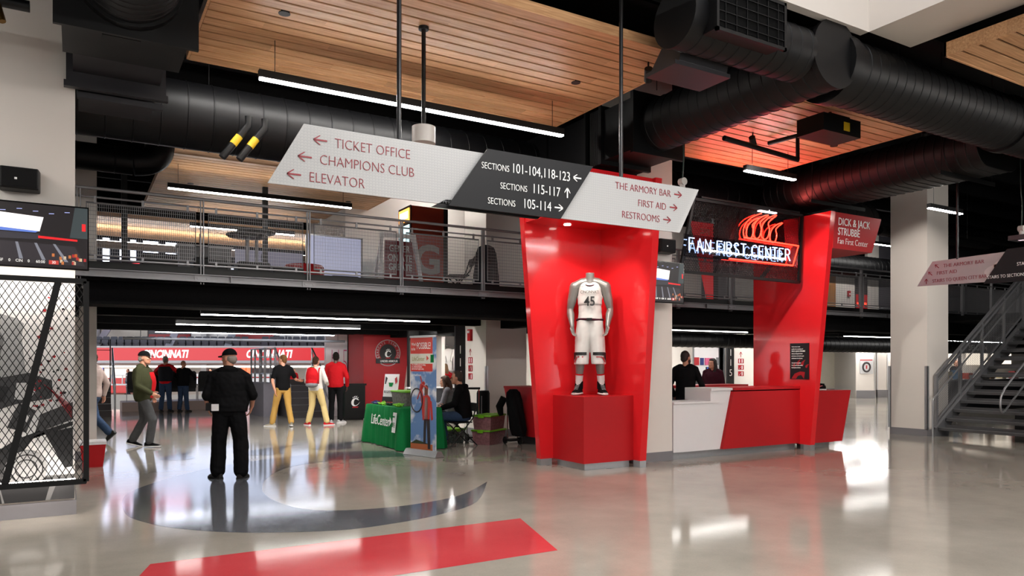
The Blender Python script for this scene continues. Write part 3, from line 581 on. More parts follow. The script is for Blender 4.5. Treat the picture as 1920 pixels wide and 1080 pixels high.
hangrods(t, [(12.29, 6.62, 3.24), (12.29, 4.1, 3.25)], 6.1)
# ================================================================ RED DISPLAY NICHE AND SERVICE COUNTER
t = thing('display_niche', 'tall leaning red display niche with a pointed plinth at the white column', 'display case', (6.8, 9.0, 0))
b = MB(); b.prism([(6.1, .1), (7.24, .1), (7.24, 4.25), (5.75, 4.25)], 'y', 9.45, 9.57); b.build('side_panel', 'red', t)
b = MB(); b.prism([(8.5, .1), (9.57, .1), (9.57, 4.25), (8.15, 4.25)], 'x', 7.24, 7.36); b.build('side_panel', 'red', t)
b = MB(); b.prism([(5.82, 8.22), (7.24, 8.22), (7.24, 9.45), (5.82, 9.45)], 'z', 3.67, 4.25); tp = b.build('top_box', 'red', t)
for x, y in ((6.28, 8.8), (6.85, 8.5), (6.45, 9.25)):
    b = MB(); b.tube([(x, y, 3.66), (x, y, 3.672)], .055, 20); b.build('downlight', 'dl', tp, smooth=40)
b = MB(); b.box(6.32, 7.24, 8.65, 9.45, .1, 1.07); b.build('plinth', 'redsat', t)
b = MB(); b.box(6.37, 7.2, 8.7, 9.4, 0, .1); b.box(6.1, 6.3, 9.45, 9.57, 0, .1); b.box(7.24, 7.36, 8.5, 8.65, 0, .1); b.build('kick_plate', 'alu', t)
for (x, y, tx, ty) in ((6.0, 8.3, 6.9, 9.3), (6.75, 8.35, 6.75, 9.1), (6.1, 8.95, 6.75, 9.1)):   # the spots inside those downlights
    L = bpy.data.lights.new('downlight_spot', 'SPOT'); L.energy = 31; L.color = (1, .88, .76); L.spot_size = R(88); L.spot_blend = .6; L.shadow_soft_size = .04
    o = bpy.data.objects.new('downlight_spot', L); COL.objects.link(o); o.location = (x, y, 3.62); o.rotation_euler = (Vector((tx, ty, 1.9))-Vector((x, y, 3.62))).to_track_quat('-Z', 'Y').to_euler()

t = thing('sign_wall', 'leaning glossy red wall carrying the name box and a dark plaque at the counter', 'wall panel', (11.3, 9, 0))
b = MB(); b.prism([(8.62, .1), (9.9, .1), (9.9, 4.2), (8.2, 4.2)], 'x', 11.27, 11.39); b.build('wall_panel', 'red', t)
b = MB(); b.hexa([(11.39, 8.25, 3.57), (12.5, 8.25, 3.57), (12.5, 9.5, 3.57), (11.39, 9.5, 3.57)], [(11.39, 8.22, 4.2), (12.74, 8.22, 4.2), (12.74, 9.5, 4.2), (11.39, 9.5, 4.2)]); nb = b.build('name_box', 'redsat', t)
ys = lambda z: 8.25-(z-3.57)*.0476-.004
for s_, z, sz, of in (('DICK & JACK', 3.985, .185, .004), ('STRUBBE', 3.815, .185, .004), ('Fan First Center', 3.66, .155, -.014)):
    b = MB(); b.text(s_, (11.5, ys(z), z), X, (0, -.0476, 1), sz, sx=.84, off=of); b.build('lettering', 'txw', nb, clean=False)
b = MB(); b.tube([(11.75, 8.75, 3.562), (11.75, 8.75, 3.572)], .055, 20); b.build('downlight', 'dl', nb, smooth=40)
b = MB(); b.box(11.27, 11.39, 8.62, 8.76, 0, .1); b.build('kick_plate', 'alu', t)
t2 = thing('wall_plaque', 'dark plaque with white lines and red claw marks on the red sign wall', 'plaque', (11.26, 8.83, 1.6))
b = MB(); b.box(11.255, 11.27, 8.64, 9.04, 1.27, 1.92); b.build('board', P('plaque_black', '#1b1215', .35), t2)
for i, s_ in enumerate(('The Fan Center is made', 'possible in the remembrance of', 'DICK & JACK STRUBBE', 'dedicated, distinguished alumni', 'and volunteers who lived the spirit', 'and character of true Bearcats.', '', 'The Strubbe distinguished', 'Service Award is given annually', 'honoring those who have')):
    b = MB()
    if s_: b.text(s_, (11.253, 9.005, 1.85-i*.042), Y_, Z, .036 if i == 2 else .026, sx=.72 if i != 2 else .8, off=.008 if i == 2 else 0); b.build('lettering', 'txw', t2, clean=False)
for c in CLAWS:
    b = MB(); L_, R_ = claw(c[0]*.2, c[1]*.2, c[2]*.21, c[3]); b.strip(L_, R_, (11.2545, 8.84, 1.29), Y_, Z, .001); b.build('claw_print', 'redp', t2)
b = MB(); b.strip([(-.17, -.0), (-.1, .09), (.02, .13), (.12, .12)], [(-.07, 0), (-.03, .05), (.04, .07), (.1, .0)], (11.2545, 8.84, 1.28), Y_, Z, .001); b.build('letter_print', 'redp', t2)

t = thing('service_counter', 'long service counter with white and slanted red front panels', 'counter', (9.8, 9.2, 0))
b = MB(); b.box(8.26, 9.25, 8.88, 9.35, .12, .9); b.box(8.26, 9.27, 8.86, 9.4, .9, .93); b.build('low_counter', 'white', t)
b = MB(); b.prism([(9.25, .12), (9.32, .12), (9.58, 1.1), (9.1, 1.1), (9.1, .93), (9.25, .93)], 'y', 8.9, 9.5); b.prism([(9.1, 1.1), (9.6, 1.1), (9.6, 1.14), (9.1, 1.14)], 'y', 8.88, 9.5); b.build('end_panel', 'white', t)
b = MB(); b.prism([(9.325, .12), (11.27, .12), (11.27, 1.08), (9.585, 1.08)], 'y', 8.84, 9.5); b.build('front_panel', 'redsat', t)
b = MB(); b.box(9.6, 11.27, 8.83, 9.55, 1.1, 1.14); b.build('counter_top', 'redsat', t)
tc = t; t = thing('counter_end', 'short slanted red counter end beyond the red sign wall', 'counter', (12, 9.2, 0))
b = MB(); b.prism([(11.39, .1), (12.42, .1), (12.68, 1.05), (11.39, 1.05)], 'y', 8.8, 9.6); b.build('end_panel', 'redsat', t)
b = MB(); b.box(11.39, 12.2, 8.92, 9.0, 0, .1); b.build('kick_plate', 'alu', t)
b = MB(); b.box(8.26, 11.27, 8.95, 9.02, 0, .12); b.build('kick_plate', 'alu', tc)
t = thing('work_desk', 'pale work surface on legs inside the service counter', 'desk', (9.7, 9.7, 0))
b = MB(); b.box(8.3, 11.2, 9.97, 10.0, 0, .72); b.box(8.3, 8.34, 9.62, 10, 0, .72); b.box(11.16, 11.2, 9.62, 10, 0, .72); b.build('desk_frame', 'black', t)
b = MB(); b.box(8.3, 11.2, 9.62, 10.02, .72, .76); b.build('work_surface', P('pale_laminate', '#b5b3b5', .4), t)
t = thing('back_counter', 'red side and back counter of the service island with dark kick plates', 'counter', (10, 11.5, 0))
b = MB(); b.prism([(9.76, .15), (12.6, .15), (13.0, 1.06), (9.76, 1.06)], 'x', 7.5, 7.62); b.build('side_panel', 'redsat', t)
b = MB(); b.box(7.49, 8.1, 9.76, 13.0, 1.06, 1.1); b.box(8.1, 12.7, 11.3, 11.9, 1.05, 1.1); b.build('counter_top', 'redsat', t)
b = MB(); b.box(7.58, 7.68, 9.78, 12.5, 0, .15); b.box(8.1, 12.6, 11.35, 11.4, 0, 1.0); b.build('kick_plate', P('dark_grey_plastic', '#2c2d31', .4), t)
b = MB(); b.box(8.1, 12.7, 11.28, 11.31, 1.0, 1.05); b.build('white_edge', 'white', t)
def bottle(x, y, z, lb):
    t = thing('water_bottle', lb, 'bottle', (x, y, z)); b = MB(); b.tube([(x, y, z), (x, y, z+.15), (x, y, z+.19), (x, y, z+.21)], [.032, .032, .014, .013], 14); b.build('bottle_body', P('clear_plastic', '#b9c4c8', .1, alpha=.5), t, smooth=50)
    b = MB(); b.tube([(x, y, z+.21), (x, y, z+.23)], .016, 12); b.build('cap', 'white', t); b = MB(); b.tube([(x, y, z+.06), (x, y, z+.12)], .033, 14); b.build('paper_label', 'signw', t, smooth=50)
bottle(8.65, 9.8, .76, 'clear water bottle with a white cap on the work surface behind the counter')
t = thing('monitor', 'white backed monitor on the work surface next to the bearded clerk', 'monitor', (8.9, 9.8, .76))
b = MB(); b.box(8.68, 9.05, 9.85, 9.88, .87, 1.22); b.build('display_back', 'white', t); b = MB(); b.box(8.82, 8.9, 9.86, 9.88, .77, .9); b.box(8.74, 8.98, 9.8, 9.93, .76, .772); b.build('stand', 'alu', t)

# neon sign on its mesh screen
t = thing('neon_sign', 'lit neon sign on a black expanded metal screen over the service counter', 'neon sign', (9.6, 8.7, 3.0))
b = MB()
def fr(p, q, wd=.045): b.bar(p, q, wd, wd, up=(0, 1, 0))
A, B_, C_, D_ = (8.27, 8.74, 3.02), (11.12, 8.74, 3.0), (11.2, 8.74, 4.2), (8.56, 8.74, 4.2)
for p, q in ((A, B_), (B_, C_), (C_, D_), (D_, A)): fr(p, q)
b.build('frame', 'black', t)
b = MB(); fr((9.1, 8.8, 3.02), (9.75, 8.8, 4.2), .06); fr((10.2, 8.8, 3.02), (10.5, 8.8, 3.3), .05); b.build('brace', P('dark_rod', '#2b2b2d', .3, metal=.5), t)
def diamond(b, x0, x1, z0, z1, y, w_, h_, sw, xl):   # expanded metal: two families of zigzag strands
    nx = int((x1-x0)/w_)+1; nz = int((z1-z0)/h_)+1
    for j in range(nz):
        for i in range(nx):
            cx, cz = x0+i*w_, z0+j*h_
            for (p, q) in (((cx, cz), (cx+w_/2, cz+h_/2)), ((cx+w_/2, cz+h_/2), (cx+w_, cz)), ((cx+w_/2, cz+h_/2), (cx, cz+h_)), ((cx+w_/2, cz+h_/2), (cx+w_, cz+h_))):
                if max(p[1], q[1]) > z1+1e-6 or min(p[0], q[0]) < xl(p[1])-1e-6 or max(p[0], q[0]) > x1: continue
                dx, dz = q[0]-p[0], q[1]-p[1]; l = math.hypot(dx, dz); nx_, nz_ = -dz/l*sw, dx/l*sw
                b.add([(p[0]+nx_, y, p[1]+nz_), (q[0]+nx_, y+.004, q[1]+nz_), (q[0]-nx_, y+.004, q[1]-nz_), (p[0]-nx_, y, p[1]-nz_), (p[0]+nx_, y+.006, p[1]+nz_), (q[0]+nx_, y+.01, q[1]+nz_), (q[0]-nx_, y+.01, q[1]-nz_), (p[0]-nx_, y+.006, p[1]-nz_)], [(0, 1, 2, 3), (4, 7, 6, 5), (0, 4, 5, 1), (3, 2, 6, 7)])
b = MB(); diamond(b, 8.27, 11.15, 3.02, 4.2, 8.75, .036, .062, .0035, lambda z: 8.28+(z-3.02)*.246); b.build('mesh', 'black', t, clean=False)
def mirror_acrylic():
    m = bpy.data.materials.new('clear_acrylic'); m.use_nodes = True; nt = m.node_tree; nt.nodes.remove(nt.nodes['Principled BSDF']); N_ = nt.nodes.new
    tr = N_('ShaderNodeBsdfTransparent'); tr.inputs[0].default_value = (.86, .86, .9, 1); gl = N_('ShaderNodeBsdfGlossy'); gl.inputs['Roughness'].default_value = .02; mx = N_('ShaderNodeMixShader'); mx.inputs[0].default_value = .22
    nt.links.new(tr.outputs[0], mx.inputs[1]); nt.links.new(gl.outputs[0], mx.inputs[2]); nt.links.new(mx.outputs[0], nt.nodes['Material Output'].inputs[0]); return m
AC = mirror_acrylic()
b = MB(); b.box(8.32, 11.05, 8.712, 8.715, 3.26, 3.62); b.build('acrylic_panel', AC, t); b = MB(); b.box(9.55, 11.05, 8.7, 8.703, 3.6, 4.1); b.build('acrylic_panel', AC, t)
ny = 8.63; NR = E('red_neon', '#ff2416', 9); NW = E('white_neon', '#a8c4ff', 4)
def neon(pts, m, r=.0085, closed=False, name='neon_tube'):
    b = MB(); b.tube([(p[0], ny, p[1]) for p in pts], r, 6, closed=closed); return b.build(name, m, t, smooth=60, clean=False)
STROKE = dict(F=[[(0, 0), (0, 1), (.55, 1)], [(0, .55), (.45, .55)]], A=[[(0, 0), (.35, 1), (.7, 0)], [(.14, .36), (.56, .36)]], N=[[(0, 0), (0, 1), (.6, 0), (.6, 1)]], I=[[(0, 0), (0, 1)]],
 R=[[(0, 0), (0, 1), (.32, 1), (.5, .9), (.55, .75), (.5, .6), (.32, .5), (0, .5)], [(.3, .5), (.6, 0)]], S=[[(.52, .85), (.4, .97), (.25, 1), (.1, .95), (.02, .8), (.06, .65), (.25, .53), (.45, .42), (.53, .25), (.46, .08), (.28, 0), (.1, .04), (0, .17)]],
 T=[[(0, 1), (.6, 1)], [(.3, 1), (.3, 0)]], C=[[(.62, .85), (.5, .96), (.35, 1), (.15, .93), (.03, .72), (0, .5), (.03, .28), (.15, .07), (.35, 0), (.5, .04), (.62, .15)]], E=[[(.52, 1), (0, 1), (0, 0), (.52, 0)], [(0, .53), (.42, .53)]])
x = 8.36; hN = .2
for ch in 'FAN FIRST CENTER':
    if ch == ' ': x += .09; continue
    wmax = max(p[0] for s_ in STROKE[ch] for p in s_)
    for s_ in STROKE[ch]: neon([(x+p[0]*hN*.98, 3.345+p[1]*hN) for p in s_], NW, .0095)
    x += wmax*hN*.98+.055
ex = x
def outl(pts, n=5, closed=False): return [(p.x, p.y) for p in curve(pts, n, closed)]
neon([(9.6, 3.655), (ex+.17, 3.625), (ex+.02, 3.27), (9.25, 3.275)], NR, .013)
neon([(9.6, 3.655)]+outl([(9.6, 3.66), (9.58, 3.76), (9.63, 3.88), (9.74, 3.98), (9.88, 4.05), (10.02, 4.1)]), NR, .01)
for (cx, cz, s_) in ((9.74, 3.79, .95), (9.92, 3.83, 1.12), (10.12, 3.84, 1.15), (10.32, 3.77, .95)):
    L_ = [(.24, .23), (.1, .19), (-.03, .1), (-.09, -.01), (-.085, -.11), (-.02, -.15), (.05, -.11), (.085, 0), (.06, .09), (.12, .15)]
    neon(outl([(cx+s_*p[0], cz+s_*p[1]) for p in L_], 4, True), NR, .01, closed=True)
for x_, z_ in ((9.0, 3.32), (9.9, 3.3), (10.9, 3.28), (10.3, 4.05)):
    b = MB(); b.tube([(x_, 8.63, z_), (x_, 8.74, z_)], .008, 6); b.build('tube_stand_off', 'glass', t)
b = MB(); b.tube([(10.3, 8.7, 4.2), (10.3, 8.7, 4.17)], .006, 5); b.box(10.0, 10.42, 8.64, 8.7, 4.14, 4.16); b.build('top_lamp', E('white_strip', '#ffe8e4', 4), t)
# uplight strips on top of the red structures (they redden the wooden panel above)
def uplight(x0, x1, y, z, lb, en):
    t = thing('uplight_strip', lb, 'light fixture', ((x0+x1)/2, y, z), group='red uplight strips'); b = MB(); b.box(x0, x1, y-.04, y+.04, z, z+.03); b.build('housing', 'black', t)
    L = bpy.data.lights.new('red_uplight', 'AREA'); L.shape = 'RECTANGLE'; L.size = x1-x0; L.size_y = .06; L.energy = en; L.color = (1, .12, .1)
    o = bpy.data.objects.new('red_uplight', L); COL.objects.link(o); o.location = ((x0+x1)/2, y, z+.035); o.rotation_euler = (R(180+48), 0, 0)
uplight(8.7, 11.1, 8.74, 4.223, 'thin red uplight strip along the top of the neon screen', 44)
def spot(x, y, z, tx, ty, tz, en, sz_, lb):
    t = thing('track_spot', lb, 'light fixture', (x, y, z), group='black ceiling spots'); d = (Vector((tx, ty, tz))-Vector((x, y, z))).normalized(); p = Vector((x, y, z)); b = MB(); b.tube([p-d*.09, p+d*.06], .045, 16); b.build('housing', 'black', t, smooth=40); b = MB(); b.tube([p+d*.055, p+d*.062], .038, 16); b.build('lens', 'dl', t, smooth=40); b = MB(); b.tube([p-d*.05, (x, y, 4.86 if z < 5 else 6.1)], .01, 6); b.build('stem', 'black', t)
    L = bpy.data.lights.new('track_spot_lamp', 'SPOT'); L.energy = en; L.color = (1, .93, .85); L.spot_size = R(sz_); L.spot_blend = .5; L.shadow_soft_size = .03; o = bpy.data.objects.new('track_spot_lamp', L); COL.objects.link(o); o.location = p+d*.08; o.rotation_euler = d.to_track_quat('-Z', 'Y').to_euler()
spot(8.3, 7.3, 4.7, 11.3, 9.0, 2.3, 330, 55, 'black ceiling spot aimed at the red sign wall'); spot(12.7, 7.4, 5.5, 15.8, 9.3, 2.6, 260, 50, 'black ceiling spot aimed at the column by the stairs'); spot(5.4, 6.2, 4.7, 7.6, 9.0, 2.2, 90, 40, 'black ceiling spot aimed at the column beside the niche')
# ================================================================ SCREENS AND PICTURE PANEL
def tv(x0, y, z0, lb, w_=1.13, score=('USF', '0', 'CIN', '0', '60:00', '30')):
    h_ = .64
    t = thing('wall_television', lb, 'television', (x0+w_/2, y, z0), group='televisions showing the arena')
    b = MB(); b.box(x0, x0+w_, y, y+.05, z0, z0+h_); b.box(x0+.2, x0+w_-.35, y+.05, y+.13, z0+.12, z0+h_-.12); b.build('cabinet', 'screen', t)
    o = (x0+.012, y-.001, z0+.014); sw, sh_ = w_-.024, h_-.028
    s = MB(); s.poly([(0, 0), (sw, 0), (sw, sh_), (0, sh_)], o, X, Z, -.0006); sc = s.build('screen', E('screen_dark', '#1a1014', .55), t)
    o2 = lambda i: (o[0], o[1]-.0008*i, o[2])
    def pc(pts, i, name, m): s = MB(); s.poly([(p[0]*sw, p[1]*sh_) for p in pts], o2(i), X, Z, .0006); s.build(name, m, sc)
    pc([(.12, .6), (.63, .57), (.66, .8), (.12, .86)], 1, 'picture_board', E('screen_white', '#f4ece8', 1.3)); pc([(.12, .55), (.6, .545), (.62, .57), (.12, .62)], 2, 'picture_board', E('screen_blue', '#5b78c8', 1))
    pc([(.25, .42), (.63, .44), (.63, .53), (.25, .53)], 1, 'picture_scoreboard', E('screen_grey', '#38343c', .7)); pc([(.62, .46), (.92, .445), (.92, .475), (.62, .5)], 2, 'picture_ribbon', E('screen_red', '#d8161c', 1))
    pc([(.05, .07), (.98, .05), (.9, .36), (.1, .4)], 1, 'picture_seats', E('screen_seat', '#3a3238', .5)); pc([(.86, .5), (1, .5), (1, 1), (.9, 1)], 1, 'picture_wall', E('screen_teal', '#4a5658', .45))
    for k in range(4): pc([(.32+k*.17-.01, .1), (.35+k*.17-.01, .1), (.31+k*.14+.02, .38), (.29+k*.14+.02, .38)], 3, 'picture_aisle', E('screen_aisle', '#8b8c96', .7))
    for k in range(7): pc([(.1+k*.12, .9-.02*(k % 3)), (.14+k*.12, .905-.02*(k % 3)), (.14+k*.12, .915-.02*(k % 3)), (.1+k*.12, .91-.02*(k % 3))], 3, 'picture_lamp', E('screen_lamp', '#b9c0ff', .9))
    random.seed(3)
    for k in range(16):
        a, c_ = random.uniform(.72, .97), random.uniform(.05, .2); pc([(a, c_), (a+.02, c_), (a+.02, c_+.05), (a, c_+.05)], 3, 'picture_crowd', E('screen_crowd%d' % (k % 3), ['#c8743a', '#d8c0a0', '#b02828'][k % 3], .8))
    xx = .3
    for k, s_ in enumerate(score):
        wd = .05 if len(s_) == 1 else .075 if len(s_) < 4 else .11
        pc([(xx, .05), (xx+wd, .05), (xx+wd, .115), (xx, .115)], 4, 'score_tile', E('tile%d' % (k == 5), '#c83a30' if k == 5 else '#2a2426', .8)); s = MB(); s.text(s_, (o[0]+(xx+wd/2)*sw, o[1]-.0045, o[2]+.062*sh_), X, Z, .038, 'CENTER', sx=.9); s.build('score_text', E('score_white', '#f4f0ea', 1), sc, clean=False)
        xx += wd+.008
    pc([(.955, .62), (.985, .62), (.985, .74), (.955, .74)], 3, 'channel_mark', E('screen_red', '#d8161c', 1))
    return t
tv(-1.01, 8.62, 2.49, 'big television over the wire mesh picture panel'); tv(7.38, 8.62, 2.49, 'television half hidden behind the red display niche', .86)
t = thing('picture_panel', 'backlit black and white sports picture on the near column', 'picture', (-.4, 8.8, .3))
b = MB(); b.box(-.79, -.005, 8.82, 8.85, .17, 2.38); b.build('board', P('picture_white', '#e4e2e0', .5), t)
GP = [P('print_grey%d' % i, c, .5) for i, c in enumerate(('#cfcfcf', '#a0a0a0', '#6d6d6d', '#3a3a3c', '#19191b'))]
def pp(pts, i, g, name='print_shape'):
    b = MB(); b.poly([(p[0], p[1]) for p in pts], (0, 8.8195-.0008*i, 0), X, Z, .0007); return b.build(name, g if not isinstance(g, int) else GP[g], t)
pp([(-.79, .17), (-.005, .17), (-.005, .42), (-.79, .42)], 1, 2); pp([(-.79, .17), (-.62, .17), (-.66, .4), (-.79, .4)], 2, 4); pp([(-.6, .17), (-.26, .17), (-.2, .4), (-.66, .42)], 2, 4); pp([(-.22, .17), (-.005, .17), (-.005, .34), (-.14, .4)], 2, 3)
pp([(-.79, 1.35), (-.52, 1.4), (-.44, 1.95), (-.5, 2.0), (-.68, 2.06), (-.79, 2.0)], 1, 1); pp([(-.79, 1.3), (-.7, 1.3), (-.6, 1.8), (-.72, 2.02), (-.79, 2.0)], 2, 2); pp([(-.55, 1.45), (-.42, 1.4), (-.47, 1.95), (-.58, 1.95)], 2, 1)
pp([(-.79, 1.05), (-.5, 1.15), (-.2, 1.2), (-.2, 1.38), (-.4, 1.46), (-.79, 1.38)], 3, 3); pp([(-.52, 1.2), (-.4, 1.18), (-.34, 1.26), (-.37, 1.36), (-.5, 1.36)], 4, 0); pp([(-.79, 1.12), (-.6, 1.18), (-.56, 1.32), (-.79, 1.36)], 4, 4)
pp([(-.79, .42), (-.6, .7), (-.4, .98), (-.2, 1.22), (-.02, 1.28), (-.02, 1.05), (-.2, .98), (-.4, .75), (-.62, .42)], 4, 0); pp([(-.58, .92), (-.42, .86), (-.34, 1.08), (-.48, 1.16)], 5, 3); pp([(-.47, .98), (-.42, .96), (-.39, 1.03), (-.44, 1.06)], 6, 0)
pp([(-.35, .85), (-.02, .98), (-.02, 1.16), (-.3, 1.04)], 5, 3); pp([(-.36, .8), (-.02, .92), (-.02, .96), (-.36, .85)], 6, 4); pp([(-.79, .42), (-.62, .42), (-.36, .8), (-.3, .88), (-.5, .8), (-.79, .6)], 5, 4)
pp([(-.3, .84), (-.02, .9), (-.02, .5), (-.14, .48)], 5, 4); pp([(-.36, .82), (-.27, .86), (-.06, .42), (-.2, .42)], 6, 0)
b = MB(); b.tube([(-.42, 8.812, .5), (-.42, 8.8105, .5)], .18, 28); b.build('ball_print', GP[1], t)
for r_ in (.14, .09):
    b = MB(); b.tube([(-.42+math.cos(a)*r_, 8.81, .5+math.sin(a)*r_) for a in [2*PI*i/24 for i in range(24)]], .006, 4, closed=True); b.build('ball_ring', GP[3], t)
random.seed(11)
for k in range(46):
    u = random.random(); x_ = -.3+random.uniform(-.08, .28)*(.5+u); z_ = 1.05+random.random()**1.6*1.25 if k > 14 else 1.0+random.uniform(.1, .5)
    s_ = random.uniform(.008, .026); a = random.random()*6
    if -.78 < x_ < -.03: pp([(x_+s_*math.cos(a+q)*(.6 if q > 3 else 1), z_+s_*math.sin(a+q)*.7) for q in (0, 1.6, 3.1, 4.7)], 8, 'redp' if k % 3 else 'txk', 'confetti')
for k in range(7):
    b = MB(); b.bar((-.27+k*.012, 8.811, 1.34-k*.012), (-.03, 8.811, 1.12-k*.02), .004, .012, up=(0, 1, 0)); b.build('red_streak', 'redp', t)
t = thing('mesh_frame', 'tall black wire mesh frame standing off the picture on the near column', 'mesh screen', (-.4, 8.5, .37))
b = MB(); x0, x1, z0, z1 = -.92, .095, .38, 2.37
for p, q in (((x0, z0), (x1, z0)), ((x1, z0), (x1, z1)), ((x1, z1), (x0, z1)), ((x0, z1), (x0, z0))): b.bar((p[0], 8.5, p[1]), (q[0], 8.5, q[1]), .05, .045, up=(0, 1, 0))
b.box(.06, .1, 8.5, 8.86, .36, .42); b.box(.06, .1, 8.5, 8.86, 2.33, 2.39); b.build('frame', 'black', t)
b = MB(); b.bar((-.58, 8.51, .38), (-.14, 8.51, 2.37), .06, .04, up=(0, 1, 0)); b.build('slanted_bar', 'black', t)
b = MB(); diamond(b, x0, x1, z0, z1, 8.49, .058, .098, .0035, lambda z: -9); b.build('mesh', 'black', t, clean=False)
b = MB(); b.box(-.86, .06, 8.6, 8.63, 2.36, 2.385); b.box(-.86, .0, 8.6, 8.63, .385, .4); b.build('led_strip', E('picture_led', '#fff4ea', 30), t)
# ================================================================ BALCONY RAILING
t = thing('balcony_railing', 'long grey balcony railing with wire mesh panels', 'railing', (3, 11.12, 2.8))
RY = 11.12; b = MB(); b.tube([(-7.4, RY, 3.85), (30, RY, 3.85)], .021, 10); b.build('handrail', 'rail', t, smooth=40)
b = MB(); b.tube([(-7.4, RY, 3.735), (30, RY, 3.735)], .013, 8); b.build('upper_rail', 'rail', t, smooth=40)
b = MB(); b.tube([(-7.4, RY, 2.925), (30, RY, 2.925)], .013, 8); b.build('lower_rail', 'rail', t, smooth=40)
def post_mb(x):
    b = MB(); b.box(x-.024, x-.012, RY-.03, RY+.03, 2.66, 3.83); b.box(x+.012, x+.024, RY-.03, RY+.03, 2.66, 3.83); b.box(x-.1, x+.1, RY-.045, RY-.033, 2.69, 2.795)
    for q in (-.06, .06): b.tube([(x+q, RY-.056, 2.74), (x+q, RY-.045, 2.74)], .014, 8)
    return b
px = [1.53+1.49*k for k in range(-5, 19)]
post = post_mb(px[0]).build('post', 'rail', t)
def panel_mb(x0, x1):
    b = MB(); z0, z1 = 2.975, 3.66
    b.tube([(x0, RY, z0), (x1, RY, z0), (x1, RY, z1), (x0, RY, z1)], .014, 4, closed=True)
    n = 52
    for i in range(1, n): x = x0+(x1-x0)*i/n; b.box(x-.0021, x+.0021, RY-.002, RY+.002, z0, z1)
    for i in range(1, 13): z = z0+(z1-z0)*i/13; b.box(x0, x1, RY-.0045, RY-.002, z-.002, z+.002)
    for x in (x0+.1, (x0+x1)/2, x1-.1): b.box(x-.014, x+.014, RY-.014, RY+.014, z1, z1+.09); b.box(x-.014, x+.014, RY-.014, RY+.014, z0-.06, z0)
    return b
pan = panel_mb(px[0]+.085, px[1]-.085).build('mesh_panel', 'rail', t, clean=False)
for i in range(1, len(px)):
    c = post.copy(); COL.objects.link(c); c.location = (px[i]-px[0], 0, 0)
    if i < len(px)-1: c = pan.copy(); COL.objects.link(c); c.location = (px[i]-px[0], 0, 0)
# ================================================================ STEEL STAIRS
t = thing('steel_staircase', 'grey open riser steel staircase rising beside the white column', 'staircase', (15.85, 7.7, 0))
RI, RU = 2.8/15, .282
def sz(x): return (x-15.85)/RU*RI+RI
for y in (8.95, 6.45):
    b = MB(); b.prism([(15.72, 0), (15.95, 0), (19.85, sz(19.85)-.42), (19.85, 2.8), (19.8, 2.8), (15.72, .2)], 'y', y-.012, y+.012); b.prism([(15.72, .19), (19.8, 2.8), (19.8, 2.77), (15.72, .16)], 'y', y-.05, y+.05); b.build('stringer', 'steel', t)
ST = P('dark_stair_steel', '#4c4c4e', .5, metal=.2)
for i in range(15):
    x = 15.85+RU*i; z = RI*(i+1); b = MB(); b.box(x, x+.31, 6.46, 8.94, z-.05, z); b.box(x+.28, x+.3, 6.46, 8.94, z, z+.05); b.box(x-.012, x, 6.46, 8.94, z-.055, z+.002)
    tr = b.build('tread', ST, t); b = MB(); b.box(x-.013, x+.04, 6.47, 8.93, z+.0005, z+.004); b.build('nosing_strip', P('nosing_grey', '#8a8a8c', .5, metal=.3), tr)
def slope(x, z0): return (x, z0+(x-15.85)*RI/RU)
for k, y in enumerate((8.97, 6.43)):
    b = MB(); b.box(15.8, 15.86, y-.03, y+.03, 0, 1.3); b.build('newel_post', 'rail', t)
    for x in (16.75, 17.65, 18.6, 19.5):
        b = MB(); b.box(x-.03, x+.03, y-.025, y+.025, sz(x)-.25, slope(x, 1.28)[1]); b.build('post', 'rail', t)
    b = MB()
    for z0 in (1.3, 1.18): b.bar((15.83, y, z0), (20.5, y, slope(20.5, z0)[1]), .045, .05, up=(0, 1, 0))
    b.bar((15.83, y, .32), (20.5, y, slope(20.5, .32)[1]), .03, .03, up=(0, 1, 0)); b.build('guard_rail', 'rail', t)
    b = MB(); n = 150
    for i in range(1, n): x = 15.85+4.4*i/n; b.box(x-.0018, x+.0018, y-.002, y+.002, slope(x, .34)[1], slope(x, 1.16)[1])
    for i in range(1, 16): z0 = .34+.82*i/16; b.bar((15.85, y, z0), (20.25, y, slope(20.25, z0)[1]), .0035, .0035, up=(0, 1, 0))
    b.build('wire_infill', 'rail', t, clean=False)
    yy = y-.08 if k == 0 else y+.08; b = MB()
    b.tube([(15.56, yy, 0), (15.56, yy, .72)]+[tuple(p) for p in curve([(15.56, yy, .74), (15.58, yy, .8), (15.7, yy, .88)], 4)]+[(20.5, yy, .88+4.8*RI/RU)], .019, 10)
    for x in (16.75, 18.6): b.tube([(x, yy, .88+(x-15.7)*RI/RU), (x, y, .84+(x-15.7)*RI/RU)], .009, 6)
    b.build('handrail', P('bright_rail', '#a5a5a7', .3, metal=.7), t, smooth=40)
b = MB(); cy = 7.7
b.tube([(20.4, cy, slope(20.4, .95)[1]), (16.0, cy, slope(16.0, .95)[1])]+[tuple(p) for p in curve([(15.95, cy, .98), (15.86, cy, .88), (15.84, cy, .7), (15.9, cy, .58), (16.0, cy, .6)], 5)]+[(20.4, cy, slope(20.4, .5)[1])], .02, 10)
b.build('middle_handrail', P('bright_rail', '#a5a5a7', .3, metal=.7), t, smooth=40)
for x in (16.9, 18.4, 19.9):
    b = MB(); b.tube([(x, cy, sz(x)-.19), (x, cy, slope(x, .95)[1])], .02, 8); b.build('post', 'rail', t, smooth=40)
